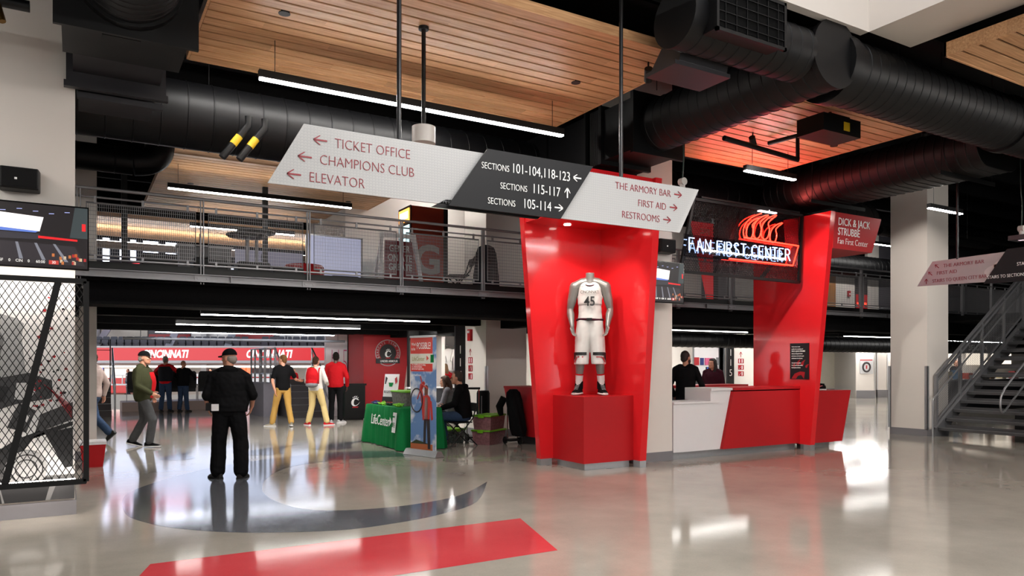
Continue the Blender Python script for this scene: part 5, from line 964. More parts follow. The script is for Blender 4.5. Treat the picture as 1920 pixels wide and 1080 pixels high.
# round emblem on the red wall
t = thing('shop_emblem', 'round team shop emblem on the dark red wall', 'emblem', (7.72, 20.05, 1.3)); cx, cz = 7.72, 1.86
b = MB(); b.tube([(cx+.37*math.cos(a), 20.05, cz+.37*math.sin(a)) for a in [2*PI*i/48 for i in range(48)]], .012, 6, closed=True); b.build('ring', 'signw', t, smooth=60)
b = MB(); b.tube([(cx, 20.05, cz), (cx, 20.04, cz)], .25, 40); b.build('disc', 'txk', t, smooth=40)
paw_logo(t, (cx, 20.038, cz-.02), X, Z, .085, 'txw', 'txw', 'redsat')
for i, ch_ in enumerate('BEARCATS TEAM SHOP'):
    a = R(205-i*13.6); b = MB(); xd_ = (math.sin(a), 0, -math.cos(a)); yd_ = (math.cos(a), 0, math.sin(a))
    if ch_ != ' ': b.text(ch_, (cx+.275*math.cos(a), 20.045, cz+.275*math.sin(a)), xd_, yd_, .095, 'CENTER', sx=.85, off=.004); b.build('letter', 'signw', t, clean=False)
b = MB(); b.box(cx-.36, cx+.36, 20.036, 20.05, cz-.3, cz-.16); bb = b.build('name_bar', 'txk', t); b = MB(); b.text('UNDER ARMOUR', (cx+.03, 20.033, cz-.265), X, Z, .085, 'CENTER', sx=.8, off=.008); b.build('name_text', 'txw', bb, clean=False)
# shop window with shirts and caps inside
t = thing('window_shop', 'team shop window ledge and frame', 'window', (8.2, 18, 0), kind='structure'); b = MB(); b.box(7.5, 10.8, 18.0, 18.1, 0, .9); b.build('low_wall', P('dark_grey_plastic', '#2c2d31', .4), t); b = MB(); b.box(7.48, 10.8, 17.95, 18.15, .9, .94); b.build('ledge', 'white', t); b = MB(); b.box(7.5, 7.54, 18.0, 18.1, .94, 2.3); b.box(7.5, 10.8, 18.0, 18.1, 2.3, 2.66); b.build('frame', 'black', t)
b = MB(); b.box(8.6, 11.2, 20.5, 20.6, 0, 2.66); b.box(8.6, 11.2, 18.2, 20.5, 2.5, 2.52); struct('wall_shop_back', b, 'white', 'white wall at the back of the team shop', 'wall')
bar_light(8.7, 10.8, 19.3, 2.4, 'short white light inside the team shop', 2.5)
sh_ = None
for i in range(6):
    x = 9.0+i*.24; t = thing('hanging_shirt', ['white shirt on the rail nearest the red wall', 'second white shirt on the shop rail', 'third white shirt on the shop rail', 'fourth white shirt on the shop rail', 'fifth white shirt on the shop rail', 'white shirt on the rail nearest the section blade'][i], 'shirt', (x, 20.2, 2.0), group='white shirts in the team shop'); b = MB()
    b.prism([(x-.1, 1.35), (x+.1, 1.35), (x+.11, 1.8), (x+.17, 1.6), (x+.2, 1.66), (x+.12, 1.98), (x+.03, 2.02), (x-.03, 2.02), (x-.12, 1.98), (x-.2, 1.66), (x-.17, 1.6), (x-.11, 1.8)], 'y', 20.14+.05*(i % 2), 20.18+.05*(i % 2)); b.build('body', 'whitecl', t); b = MB(); b.tube([(x, 20.19, 2.02), (x, 20.19, 2.1)], .006, 6); b.build('hanger', 'steel', t)
t = thing('clothes_rail', 'steel clothes rail along the shop wall', 'rail', (9.6, 20.2, 2.1)); b = MB(); b.tube([(8.85, 20.19, 2.1), (10.6, 20.19, 2.1)], .012, 8); b.build('bar', 'steel', t)
for x in (8.9, 10.5): b = MB(); b.tube([(x, 20.19, 2.1), (x, 20.5, 2.1)], .01, 6); b.build('bracket', 'steel', t)
def cap_mb(b, c, r, fwd, m=0):
    c = Vector(c); f = Vector(fwd).normalized(); s_ = f.cross(Vector(Z)); n = 16; rr = []
    for k in range(6):
        t_ = k/5*PI/2; rr.append([c+f*(math.cos(a)*r*1.12*math.cos(t_))+s_*(math.sin(a)*r*.95*math.cos(t_))+Vector((0, 0, math.sin(t_)*r*1.0)) for a in [2*PI*i/n for i in range(n)]])
    b.rings(rr, m=m)
    out = []; top = []
    for i in range(9): a = -.95+1.9*i/8; out.append((math.cos(a)*r*1.1, math.sin(a)*r*.9)); top.append((math.cos(a*.7)*r*1.85, math.sin(a)*r*.78))
    pl = out+top[::-1]; lo = [c+f*p[0]+s_*p[1]+Vector((0, 0, -.018*max(0, p[0]/r-1)-.004)) for p in pl]; hi = [p+Vector((0, 0, .008)) for p in lo]; nn = len(pl)
    b.add(lo+hi, [tuple(range(nn)), tuple(range(2*nn-1, nn-1, -1))]+[(i, i+nn, (i+1) % nn+nn, (i+1) % nn) for i in range(nn)], m)
t = thing('cap_shelf', 'white shelf of red caps below the shirts in the team shop', 'shelf', (9.0, 19.9, 0)); b = MB(); b.box(8.65, 9.5, 19.7, 20.1, 1.2, 1.23); b.box(8.65, 9.5, 20.05, 20.1, 0, 1.2); b.build('shelf_board', 'white', t)
for i, (x, z) in enumerate(((8.8, 1.24), (9.1, 1.24), (9.35, 1.24), (9.22, 1.5))):
    t = thing('baseball_hat', ['red cap at the wall end of the shop shelf', 'red cap in the middle of the shop shelf', 'red cap at the open end of the shop shelf', 'red cap with white crown on the head form above the shelf'][i], 'cap', (x, 19.85, z), group='red caps in the team shop'); b = MB(); cap_mb(b, (x, 19.85, z), .09, (-.3, -1, 0)); b.build('crown', 'redcl', t, smooth=50)
    if i == 3: b = MB(); b.tube([(x, 19.85, 1.23), (x, 19.85, 1.5)], .05, 12); b.build('head_form', 'white', t)
t = thing('red_bucket', 'red tub with a clear lid behind the mesh frame', 'bucket', (.28, 12.9, 0)); b = MB(); b.hexa([(.1, 12.7, 0), (.36, 12.7, 0), (.36, 13.1, 0), (.1, 13.1, 0)], [(.06, 12.66, .34), (.4, 12.66, .34), (.4, 13.14, .34), (.06, 13.14, .34)]); b.build('tub', 'redsat', t); b = MB(); b.box(.05, .41, 12.65, 13.15, .34, .38); b.build('lid', 'white', t)
b = MB(); b.box(.1, .36, 12.7, 13.1, .0, .002)
# venue map on the far wall, and the lone sneaker on the counter end is built with the shoes
t = thing('venue_map', 'framed venue map on the far white wall panel', 'map', (30.18, 20.66, 1.1), -YAW)
b = MB(); b.box(.15, .74, -.02, 0, 0, .64); b.build('board', P('map_grey', '#b9b9ba', .4), t, world=False); b = MB(); b.box(.15, .7, -.024, -.02, .59, .64); b.build('red_header', 'redp', t, world=False); b = MB(); b.tube([(.44+.16*math.cos(a), -.022, .3+.2*math.sin(a)) for a in [2*PI*i/24 for i in range(24)]], .04, 6, closed=True); b.build('seating_ring', P('dark_print', '#2a2426', .5), t, world=False); b = MB(); b.box(.41, .47, -.024, -.02, .22, .38); b.build('court', 'redp', t, world=False)
# ticket window interior
t = thing('window_ticket', 'bright ticket window interior', 'window', (17.3, 17, .9), kind='structure'); b = MB(); b.box(15.5, 23.5, 19.5, 19.6, 0, 2.66); b.build('back_wall', 'white', t); b = MB(); b.box(16.6, 18.0, 16.96, 17.0, 2.1, 2.16); b.box(16.6, 16.64, 16.96, 17.2, .9, 2.14); b.box(17.95, 17.99, 16.96, 17.2, .9, 2.14); b.box(16.6, 18, 16.9, 17.2, .86, .9); b.build('frame', 'alu', t)
bar_light(18.2, 21, 18.3, 2.4, 'white light inside the ticket window', 2.66)
for i, (x, m, w_, h_, z) in enumerate(((19.2, 'redp', .3, .28, 1.5), (19.5, P('blue_plastic', '#1d2a6a', .5), .16, .26, 1.5), (19.85, P('pink_poster', '#c4547c', .5), .4, .26, 1.5), (20.4, 'steel', .35, .28, 1.5))):
    t = thing('wall_poster', ['dark red poster in the ticket window', 'narrow blue poster in the ticket window', 'pink poster in the ticket window', 'grey poster in the ticket window'][i], 'poster', (x, 19.48, z), group='posters in the ticket window'); b = MB(); b.box(x-w_/2, x+w_/2, 19.47, 19.5, z, z+h_); b.build('sheet', m, t)
t = thing('ticket_counter', 'white counter inside the ticket window', 'counter', (18, 18.9, 0)); b = MB(); b.box(16.2, 22, 18.6, 19.2, .95, 1.0); b.build('worktop', 'white', t); b = MB(); b.box(16.3, 21.9, 18.7, 19.1, 0, .95); b.build('base', 'steel', t)
t = thing('cash_register', 'terminal with a blue lit screen in the ticket window', 'terminal', (19.15, 18.8, 1.0)); b = MB(); b.box(18.95, 19.32, 18.72, 18.76, 1.16, 1.44); b.build('display', 'black', t); b = MB(); b.box(18.98, 19.29, 18.712, 18.72, 1.19, 1.41); b.build('screen', E('blue_screen', '#3a6ae0', 1.6), t); b = MB(); b.box(19.1, 19.18, 18.74, 18.8, 1.0, 1.2); b.box(19.0, 19.28, 18.7, 18.9, 1.0, 1.02); b.build('stand', 'black', t)
# ================================================================ CONCESSION STAND BEHIND THE STAIRS
b = MB(); b.box(28.2, 40, 17.2, 17.3, 0, 2.66); b.box(25.0, 25.1, 13.9, 15.3, 0, 2.66); struct('wall_stand', b, 'wall', 'pale back wall of the food stand behind the stairs', 'wall')
t = thing('food_stand', 'food stand with a dark lettered header behind the staircase', 'food stand', (28, 14, 0))
b = MB(); b.box(25.1, 36, 14.0, 14.2, 1.92, 2.3); hd = b.build('header', 'black', t); b = MB(); b.text('TASTE OF BELGIUM', (25.2, 13.997, 2.02), X, Z, .25, sx=1.1, off=.004, sp=1.15); b.build('lettering', 'txw', hd, clean=False)
b = MB(); b.box(25.2, 36, 14.2, 14.9, .0, .95); b.build('counter_front', P('dark_grey_plastic', '#2c2d31', .4), t); b = MB(); b.box(25.15, 36, 14.15, 14.95, .95, 1.0); b.build('counter_top', 'steel', t)
for i in range(4): b = MB(); b.box(28.6+i*2, 30.1+i*2, 17.1, 17.2, 1.5, 2.1); b.build('menu_board', E('menu_glow', '#fff0dc', 1.1), t)
bar_light(26, 33, 15.6, 2.4, 'long white light inside the food stand', 2.66)
for i, (x, c_) in enumerate(((25.7, '#c23b1c'), (26.3, '#d8c89a'), (26.9, '#2f6a9a'), (27.6, '#c23b1c'), (28.3, '#e0e0dc'), (29.1, '#6b4a2a'), (29.9, '#d8c89a'), (30.8, '#8a1c20'))):
    t = thing('counter_box', ['red carton next to the column end of the food stand counter', 'cream carton second along the food stand counter', 'blue carton third along the food stand counter', 'red carton fourth along the food stand counter', 'white carton fifth along the food stand counter', 'brown carton sixth along the food stand counter', 'cream carton seventh along the food stand counter', 'dark red carton eighth along the food stand counter'][i], 'carton', (x, 14.5, 1.0), group='cartons on the food stand counter')
    b = MB(); b.box(x-.14, x+.14, 14.4, 14.62, 1.0, 1.22+.05*(i % 3)); b.build('box', P('carton'+c_, c_, .5), t); b = MB(); b.box(x-.1, x+.1, 14.395, 14.4, 1.06, 1.14); b.build('paper_label', 'signw', t)
# things stored below the stairs
for i, (x, y, c_) in enumerate(((18.4, 8.2, '#1c1c1f'), (19.3, 7.6, '#3a3a3e'), (20.4, 8.3, '#4a2020'), (21.5, 7.4, '#222226'))):
    t = thing('storage_crate', ['black crate standing lowest under the stairs', 'grey crate in the middle under the stairs', 'dark red crate behind the grey one under the stairs', 'black crate farthest back under the stairs'][i], 'crate', (x, y, 0), group='crates under the stairs'); b = MB(); b.box(-.3, .3, -.3, .3, 0, .5+.2*i); b.build('body', P('crate'+c_, c_, .5), t, world=False); b = MB(); b.box(-.31, .31, -.31, .31, .5+.2*i, .53+.2*i); b.build('lid', 'black', t, world=False)
# ================================================================ ARENA BOWL BEYOND THE CONCOURSE
CD = (math.sin(R(YAW)), math.cos(R(YAW)))
def at_depth(d, x=0): return (CD[0]*d+math.cos(R(YAW))*x, CD[1]*d-math.sin(R(YAW))*x, 0)
t = thing('wall_arena', 'dark shell of the arena bowl', 'wall', at_depth(50), -YAW, kind='structure')
AD = P('dark_arena', '#16161a', .8); AG = P('grey_arena', '#5c5a60', .7)
def lb_(mb, nm, m, tt=None): return mb.build(nm, m, tt or t, world=False)
b = MB(); b.box(-75, 75, 16, 16.5, -8, 18); b.box(-75, -74.5, -22, 16, -8, 18); b.box(-75, 75, -26, 16, 15.5, 16); lb_(b, 'shell', AD)
b = MB(); b.box(-75, 75, -20, 16, -3.2, -3); lb_(b, 'event_floor', AG)
b = MB(); b.box(-48, 4, 4, 4.3, -3, 1.55); b.box(-48, 4, .35, 4, 1.5, 1.62); b.box(-48, 4, .3, .6, -3, -.55); lb_(b, 'suite_level', P('pale_suite_wall', '#b9b2aa', .6))
b = MB(); b.box(-48, 4, 1.2, 2.2, 2.62, 2.7); b.box(-48, 4, 4, 4.3, 2.6, 4.3); lb_(b, 'stand_terrace', AG)
for x0, x1, z0, z1, m in ((-30, -26.6, 3.3, 4.3, P('pale_suite_wall', '#b9b2aa', .6)), (-26.5, -23.5, 3.35, 3.7, 'redp'), (-23.4, -20.5, 3.3, 4.2, 'white'), (-20.2, -17.4, 3.3, 3.75, 'redp'), (-16.8, -12, 3.3, 4.2, 'white'), (-12, -8, 3.2, 4, 'redp'), (-48, -30.5, 3.2, 4.2, 'redp')):
    b = MB(); b.box(x0, x1, 3.9, 4, z0, z1); lb_(b, 'stand_panel', m)
for x in (-29.2, -24.2, -20.1, -13.8): b = MB(); b.bar((x, 3.6, 4.3), (x+.5, .9, 2.66), .5, .06); lb_(b, 'aisle', 'steel')
for x in (-30.2, -22.3, -16.6, -11): b = MB(); b.box(x-.2, x+.2, 3.4, 3.8, -3, 4.5); lb_(b, 'stand_post', P('pale_post', '#b9b9bd', .5))
b = MB(); b.box(-48, 4, 1.0, 1.1, 1.3, 1.4); lb_(b, 'suite_light', E('suite_strip', '#fff4ea', 9))
b = MB(); b.box(-48, -27, 3.9, 3.98, .3, 1.2); lb_(b, 'glow_suite_wall', E('suite_wall_glow', '#ffe8d8', 1.1)); b = MB(); b.box(-22, -16, 3.9, 3.98, .5, 1.2); lb_(b, 'dim_suite_wall', AG)  # suite lighting is put into the wall as its own glow
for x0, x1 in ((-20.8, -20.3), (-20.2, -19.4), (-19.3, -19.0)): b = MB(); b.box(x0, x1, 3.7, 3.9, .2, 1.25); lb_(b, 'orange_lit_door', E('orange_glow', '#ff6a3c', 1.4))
b = MB(); b.box(-60, 2, 7, 7.1, 4.5, 9); lb_(b, 'added_glow_panel', E('added_floor_glow', '#ccd6f0', 1.7))  # unseen glowing panel added to brighten the floor reflections
t = thing('ribbon_board', 'long red board with white team lettering across the arena bowl', 'display board', at_depth(49.8), -YAW)
b = MB(); b.box(-48, 4, 0, .3, 1.78, 2.62); lb_(b, 'red_panel', E('ribbon_red', '#e0222c', .75)); b = MB(); b.box(-48, 4, -.02, .3, 1.6, 1.77); b.box(-48, 4, -.02, .3, 2.63, 2.75); lb_(b, 'edge_band', P('pale_band', '#c9c5c8', .5))
for x in (-23.4, -16.4, -30.5): b = MB(); b.text('CINCINNATI', (x, -.02, 1.97), X, Z, .72, 'CENTER', sx=.74, off=.035, shear=.25, ext=.01); b.build('lettering', E('ribbon_white', '#ffffff', 1.1), t, world=False, clean=False)
t = thing('led_board', 'bright bluish white display wall high in the arena bowl', 'display board', at_depth(56), -YAW)
b = MB(); b.box(-33, -20.5, .3, .5, 9, 13.3); lb_(b, 'frame', AD)
for a0, a1 in ((150, 170), (190, 201), (222, 229), (242, 251), (266, 293), (308, 345), (362, 378), (392, 420)):
    b = MB(); b.box((a0-960)*.04043, (a1-960)*.04043, .2, .3, 9.35, 13); lb_(b, 'lit_panel', E('led_white', '#dbe4ff', 5))
for z in (9.02, 8.66): b = MB(); b.box(-33, -24.5, .2, .3, z, z+.17); lb_(b, 'red_ribbon', E('led_red', '#ff3a48', 2.2))
t = thing('dasher_board', 'white rink side board with a red stripe in the arena', 'board', at_depth(40), -YAW); b = MB(); b.box(-18.6, -12.5, 0, .15, .3, .95); b.box(-18.6, -12.5, -.05, .2, .95, 1.0); lb_(b, 'board', P('bright_white_board', '#f2f0f0', .4)); b = MB(); b.box(-18.6, -12.5, -.06, -.05, .78, .84); lb_(b, 'stripe', 'redsat')
t = thing('suite_counter', 'red counters along the lit suites of the arena', 'counter', at_depth(52), -YAW); b = MB(); b.box(-31, -26.9, 0, .5, -.5, .55); lb_(b, 'counter_front', E('red_counter_glow', '#e0302c', .6)); b = MB(); b.box(-31, -26.9, -.1, .6, .55, .62); lb_(b, 'counter_top', 'white')  # light on the counter is put into its glowing red
t = thing('suite_screen', 'blue lit screen in the arena suites', 'screen', at_depth(52.5), -YAW); b = MB(); b.box(-29.6, -29.0, 0, .05, .9, 1.3); lb_(b, 'frame', 'black'); b = MB(); b.box(-29.55, -29.05, -.01, 0, .95, 1.25); lb_(b, 'picture', E('blue_pic', '#3a50c8', 1.5))
t = thing('glass_rail', 'pale glass railing in front of the arena suites', 'railing', at_depth(46), -YAW); b = MB(); b.box(-25, -22.9, 0, .04, .8, .86); b.box(-25, -22.9, 0, .05, .2, .3); lb_(b, 'rail', 'white'); b = MB()
for x in (-25, -24.3, -23.6, -22.95): b.box(x, x+.05, 0, .05, .3, .8)
lb_(b, 'balusters', 'white')
# seats
def arena_seat(m, cm):
    t = thing('arena_seat', 'x', 'seat', (0, 0, 0)); b = MB(); rr = []
    for z, w_, y in ((.42, .23, 0), (.5, .245, -.01), (.8, .245, -.06), (.95, .23, -.08), (1.0, .18, -.085)): rr.append([(-w_, y, z), (w_, y, z), (w_, y+.05, z), (-w_, y+.05, z)])
    b.rings(rr); b.build('backrest', m, t, world=False); b = MB(); b.box(-.23, .23, .04, .14, .3, .78); b.build('seat', m, t, world=False)
    b = MB(); b.box(-.26, -.235, -.05, .3, .5, .56); b.box(.235, .26, -.05, .3, .5, .56); b.box(-.26, -.24, -.02, .05, 0, .5); b.box(.24, .26, -.02, .05, 0, .5); b.build('arm_frame', cm, t, world=False); return t
b = MB(); b.box(1.3, 4.95, 26.85, 28.2, 0, .3); struct('trim_2', b, P('tan_kerb', '#a8958e', .6), 'tan raised kerb under the row of black arena seats', 'kerb')
for i in range(7):
    lb = 'black arena seat in the row facing the bowl beside the two leaning men'
    if i == 0: s0 = arena_seat('black', 'steel'); s0['label'] = lb; s0['group'] = 'black seats at the edge of the concourse'; s0.location = (1.7, 27.2, .3)
    else: dup(s0, (1.7+i*.54, 27.2, .3), 0, lb, 'black seats at the edge of the concourse')
s1 = None
for i in range(34):
    x = -28.9+i*.54+(.5 if i > 9 else 0)+(.9 if i > 18 else 0); p = at_depth(51.6, x); lb = 'dark blue arena seat in the row above the red lettered board'
    if s1 is None: s1 = arena_seat(P('navy_seat', '#23283a', .5), 'black'); s1['label'] = lb; s1['group'] = 'blue seats above the red board'; s1.location = (p[0], p[1], 2.45); s1.rotation_euler = (0, 0, R(180-YAW))
    else: dup(s1, (p[0], p[1], 2.45), 180-YAW, lb, 'blue seats above the red board')
# small stairs up to the seating and their rails
def seat_stairs(x0, x1, y0, n, lb, rails):
    t = thing('seating_stairs', lb, 'stairs', ((x0+x1)/2, y0, 0), group='short stairs up to the seating')
    for i in range(n): b = MB(); b.box(x0, x1, y0+.28*i, y0+.28*n, .18*i, .18*(i+1)); s_ = b.build('step', P('stair_dark', '#3f3a3c', .7), t); b = MB(); b.box(x0, x1, y0+.28*i-.01, y0+.28*i+.03, .18*(i+1), .18*(i+1)+.004); b.build('nosing', 'alu', s_)
    for x in rails:
        b = MB(); h = .18*n
        for zz in (.95, .5): b.tube([(x, y0-.15, zz), (x, y0+.28*n, zz+h)], .025, 8)
        b.tube([(x, y0-.15, 0), (x, y0-.15, .95)], .025, 8); b.tube([(x, y0+.28*n, h), (x, y0+.28*n, h+.95)], .025, 8); b.build('rail', 'alu', t, smooth=40)
        b = MB()
        for k in range(1, 12): u = k/12; yy = y0-.15+(.28*n+.15)*u; b.tube([(x, yy, h*u+.1), (x, yy, .95+h*u)], .007, 5)
        b.build('bars', 'alu', t)
seat_stairs(.15, .92, 24.6, 6, 'short dark stairs with a steep rail behind the walking men', [1.0]); seat_stairs(5.25, 6.28, 21.2, 6, 'short dark stairs between guard rails beside the red shop wall', [5.2, 6.32])
t = thing('rail_platform', 'grey walled platform with guard rails next to the short stairs', 'platform', (5.0, 22.6, 0)); b = MB(); b.box(4.72, 5.12, 22.2, 24.2, 0, .98); b.build('wall', P('lilac_grey_paint', '#7d7880', .6), t)
for y in (22.25, 22.9, 23.6, 24.15):
    b = MB(); b.box(4.74, 4.79, y-.02, y+.02, .98, 2.0); b.box(5.05, 5.1, y-.02, y+.02, .98, 2.0); b.build('rail_post', 'rail', t)
b = MB()
for z in (2.0, 1.75, 1.5, 1.25): b.tube([(4.76, 22.25, z), (4.76, 24.15, z), (5.07, 24.15, z), (5.07, 22.25, z)], .02 if z == 2.0 else .012, 8, closed=True)
b.build('rails', 'alu', t, smooth=40)
t = thing('guard_rail', 'thin black guard rail in front of the red board by the stairs rail', 'railing', (.6, 27.8, 0)); b = MB()
b.tube([(.2, 27.8, 0), (.2, 27.8, 2.35), (1.0, 27.8, 2.35), (1.0, 27.8, 0)], .02, 6); b.tube([(.2, 27.8, 2.0), (1.0, 27.8, 2.0)], .012, 6); b.build('rail_frame', 'black', t)
# closing walls of the hall
b = MB(); b.box(8.6, 46, 28.2, 28.5, -3, 6.3); struct('wall_north', b, 'deck', 'dark end wall of the concourse', 'wall'); b = MB(); b.box(45.8, 46, -8, 28.4, 0, 6.3); struct('wall_east', b, 'deck', 'dark side wall of the concourse', 'wall'); b = MB(); b.box(-14.2, -14, -8, 28.4, 0, 6.3); struct('wall_west', b, 'wall', 'white side wall behind the picture column', 'wall')
# ================================================================ PEOPLE
def vox(name, mb, m, parent, v=.01, it=4, wr=0.0, seed=0, wsc=9):
    me = bpy.data.meshes.new('v'); me.from_pydata([Vector(p) for p in mb.v], [], mb.f); bm = bmesh.new(); bm.from_mesh(me); bmesh.ops.recalc_face_normals(bm, faces=bm.faces); bm.to_mesh(me); bm.free()
    o = bpy.data.objects.new('v', me); COL.objects.link(o); md = o.modifiers.new('r', 'REMESH'); md.mode = 'VOXEL'; md.voxel_size = v
    sm = o.modifiers.new('s', 'SMOOTH'); sm.iterations = it; sm.factor = .5
    bpy.context.view_layer.update(); ev = o.evaluated_get(bpy.context.evaluated_depsgraph_get()); nm = bpy.data.meshes.new_from_object(ev)
    bpy.data.objects.remove(o); bpy.data.meshes.remove(me)
    if wr:
        no = [x.vector.copy() for x in nm.vertex_normals]; sd = Vector((seed*3.1, seed*1.7, seed*.9))
        for i, vt in enumerate(nm.vertices):
            p = vt.co; d = noise.noise(Vector((p.x*wsc, p.y*wsc, p.z*wsc*.8))+sd)+.6*noise.noise(Vector((p.x*wsc*2.2+p.z*9, p.y*wsc*2, p.z*wsc*2.4))+sd)
            vt.co = p+no[i]*(d*wr)
    nm.materials.clear(); nm.materials.append(M[m] if isinstance(m, str) else m); nm.name = name; nm.shade_smooth()
    o = bpy.data.objects.new(name, nm); COL.objects.link(o); o.parent = parent; WL[o.name] = Vector((0, 0, 0)); return o
J0 = dict(pel=(0, 0, .95), nb=(0, -.015, 1.49), hd=(0, .022, 1.645), sR=(.18, -.01, 1.42), eR=(.24, -.045, 1.14), wR=(.255, .04, .9), hR=(.092, 0, .92), kR=(.105, .02, .5), aR=(.11, -.025, .085))
def torso(b, J, g, fat=0, lo=0, hi=1, sc=1, wadd=0):
    pel, nb = Vector(J['pel']), Vector(J['nb']); hx = (Vector(J['hR'])-Vector(J['hL'])).normalized(); sx = (Vector(J['sR'])-Vector(J['sL'])).normalized()
    sp = nb-pel; rows = [(-.2, .125, .085, 0), (-.1, .158, .105, 0), (.05, .168, .115, 0), (.25, .152+.03*fat, .105+.04*fat, .035*fat), (.45, .155+.03*fat, .112+.05*fat, .045*fat), (.65, .172+.015*fat, .12+.025*fat, .02*fat), (.82, .168, .115, 0), (.92, .135, .09, -.005), (1.0, .07, .065, 0), (1.06, .055, .058, .005)]
    rr = []; mid = J.get('mid')
    for f, w_, d_, off in rows:
        if f < lo-1e-6 or f > hi+1e-6: continue
        p = pel+sp*f
        if mid: p += Vector(mid)*math.sin(max(0, min(1, f))*PI)
        ax = hx.lerp(sx, max(0, min(1, f))); up = sp.normalized(); fy = up.cross(ax).normalized(); p = p+fy*off
        if f < .05: fy = fy
        rr.append([p+ax*(math.cos(a)*(w_+g+wadd))+fy*(math.sin(a)*(d_+g)) for a in [2*PI*i/24 for i in range(24)]])
    b.rings(rr); return b
def hand(b, w_, d, pal, side, curl=.5, s=1):
    w_, d = Vector(w_), Vector(d).normalized(); n_ = Vector(pal)-Vector(pal).dot(d)*d; n_.normalize(); th = d.cross(n_)*side
    c = w_+d*.05*s; rr = []
    for f, wd, tk in ((-.01, .024, .02), (.03, .034, .017), (.065, .04, .015), (.095, .04, .013)): rr.append([w_+d*f*s+th*(math.cos(a)*wd*s)+n_*(math.sin(a)*tk*s) for a in [2*PI*i/12 for i in range(12)]])
    b.rings(rr)
    for k, (o_, ln) in enumerate(((.03, .072), (.011, .08), (-.009, .076), (-.028, .06))):
        p = w_+d*.09*s+th*o_*s; dd = d.copy(); pts = [p]; cu = curl*(.75+.12*k)
        for sg in (.45, .32, .26):
            dd = (dd*math.cos(cu)+n_*math.sin(cu)).normalized(); q = n_*math.cos(cu)-dd*0; p = p+dd*ln*sg*s; pts.append(p); cu = curl*.8
        b.chain(pts, [.0095*s, .0088*s, .0082*s, .007*s], 8)
    p = w_+d*.025*s+th*.03*s; pts = [p, p+(d*.5+th*.75+n_*.25).normalized()*.035*s]; pts.append(pts[-1]+(d*.85+th*.35+n_*.35).normalized()*.032*s); pts.append(pts[-1]+(d*.95+n_*.4).normalized()*.022*s); b.chain(pts, [.014*s, .012*s, .0105*s, .008*s], 8)
def headf(J, yaw=0, pitch=0, roll=0): return Matrix.Translation(Vector(J['hd'])) @ Matrix.Rotation(R(yaw), 4, 'Z') @ Matrix.Rotation(R(pitch), 4, 'X') @ Matrix.Rotation(R(roll), 4, 'Y')
def headshape(b, HM, k=1):
    rows = [(-.118, .028, .082, .03), (-.1, .046, .094, -.0), (-.075, .058, .098, -.03), (-.045, .066, .098, -.065), (-.01, .071, .096, -.09), (.02, .075, .094, -.098), (.05, .076, .09, -.1), (.08, .069, .076, -.09), (.105, .05, .052, -.066), (.12, .024, .022, -.036)]
    b.rings([[HM @ Vector((math.cos(a)*w_*k, ((f+bk)/2+math.sin(a)*(f-bk)/2)*k, z*k)) for a in [2*PI*i/22 for i in range(22)]] for z, w_, f, bk in rows])
    T = lambda x, y, z: HM @ Vector((x*k, y*k, z*k)); rot = HM.to_3x3()
    b.tube([T(0, .088, .012), T(0, .104, -.018), T(0, .112, -.034), T(0, .098, -.044)], [.009*k, .012*k, .015*k, .009*k], 8)
    b.ell(T(0, .088, .024), .05*k, .014*k, .009*k, rot=rot); b.ell(T(0, .094, -.067), .022*k, .011*k, .009*k, rot=rot); b.ell(T(0, .09, -.1), .02*k, .014*k, .014*k, rot=rot)
    for sx in (-1, 1): b.ell(T(sx*.042, .078, -.025), .02*k, .016*k, .018*k, rot=rot); b.ell(T(sx*.077, -.005, -.012), .011*k, .022*k, .032*k, rot=rot)
def foot_mb(J, side, hd, s):
    b = MB(); a = Vector(J['a'+side]); f = Vector((hd[0], hd[1], 0)).normalized(); sd = f.cross(Vector(Z)); pit = hd[2] if len(hd) > 2 else 0
    f = (f*math.cos(pit)+Vector((0, 0, -math.sin(pit)))).normalized(); up = sd.cross(f); base = a-up*.085*s
    rows = [(-.085, .028, .075), (-.06, .036, .095), (-.01, .038, .105), (.05, .042, .082), (.1, .047, .062), (.15, .045, .052), (.185, .03, .04), (.2, .012, .025)]
    for (lo, hi, inf, mi) in ((0, 1, 0, 0), (0, .25, .005, 1)):
        rr = []
        for y, w_, h in rows:
            y2 = y+(inf if y > 0 else -inf); z1 = (h if mi == 0 else .026); z0 = .012 if mi == 0 else 0
            rr.append([base+f*y2*s+sd*(q*(w_+inf)*s)+up*(z*s) for q, z in ((-.85, z0), (-1, z0+.3*(z1-z0)), (-.9 if mi else -.7, z0+.8*(z1-z0)), (-.6 if mi else -.3, z1), (.6 if mi else .3, z1), (.9 if mi else .7, z0+.8*(z1-z0)), (1, z0+.3*(z1-z0)), (.85, z0))])
        b.rings(rr, m=mi)
    return b
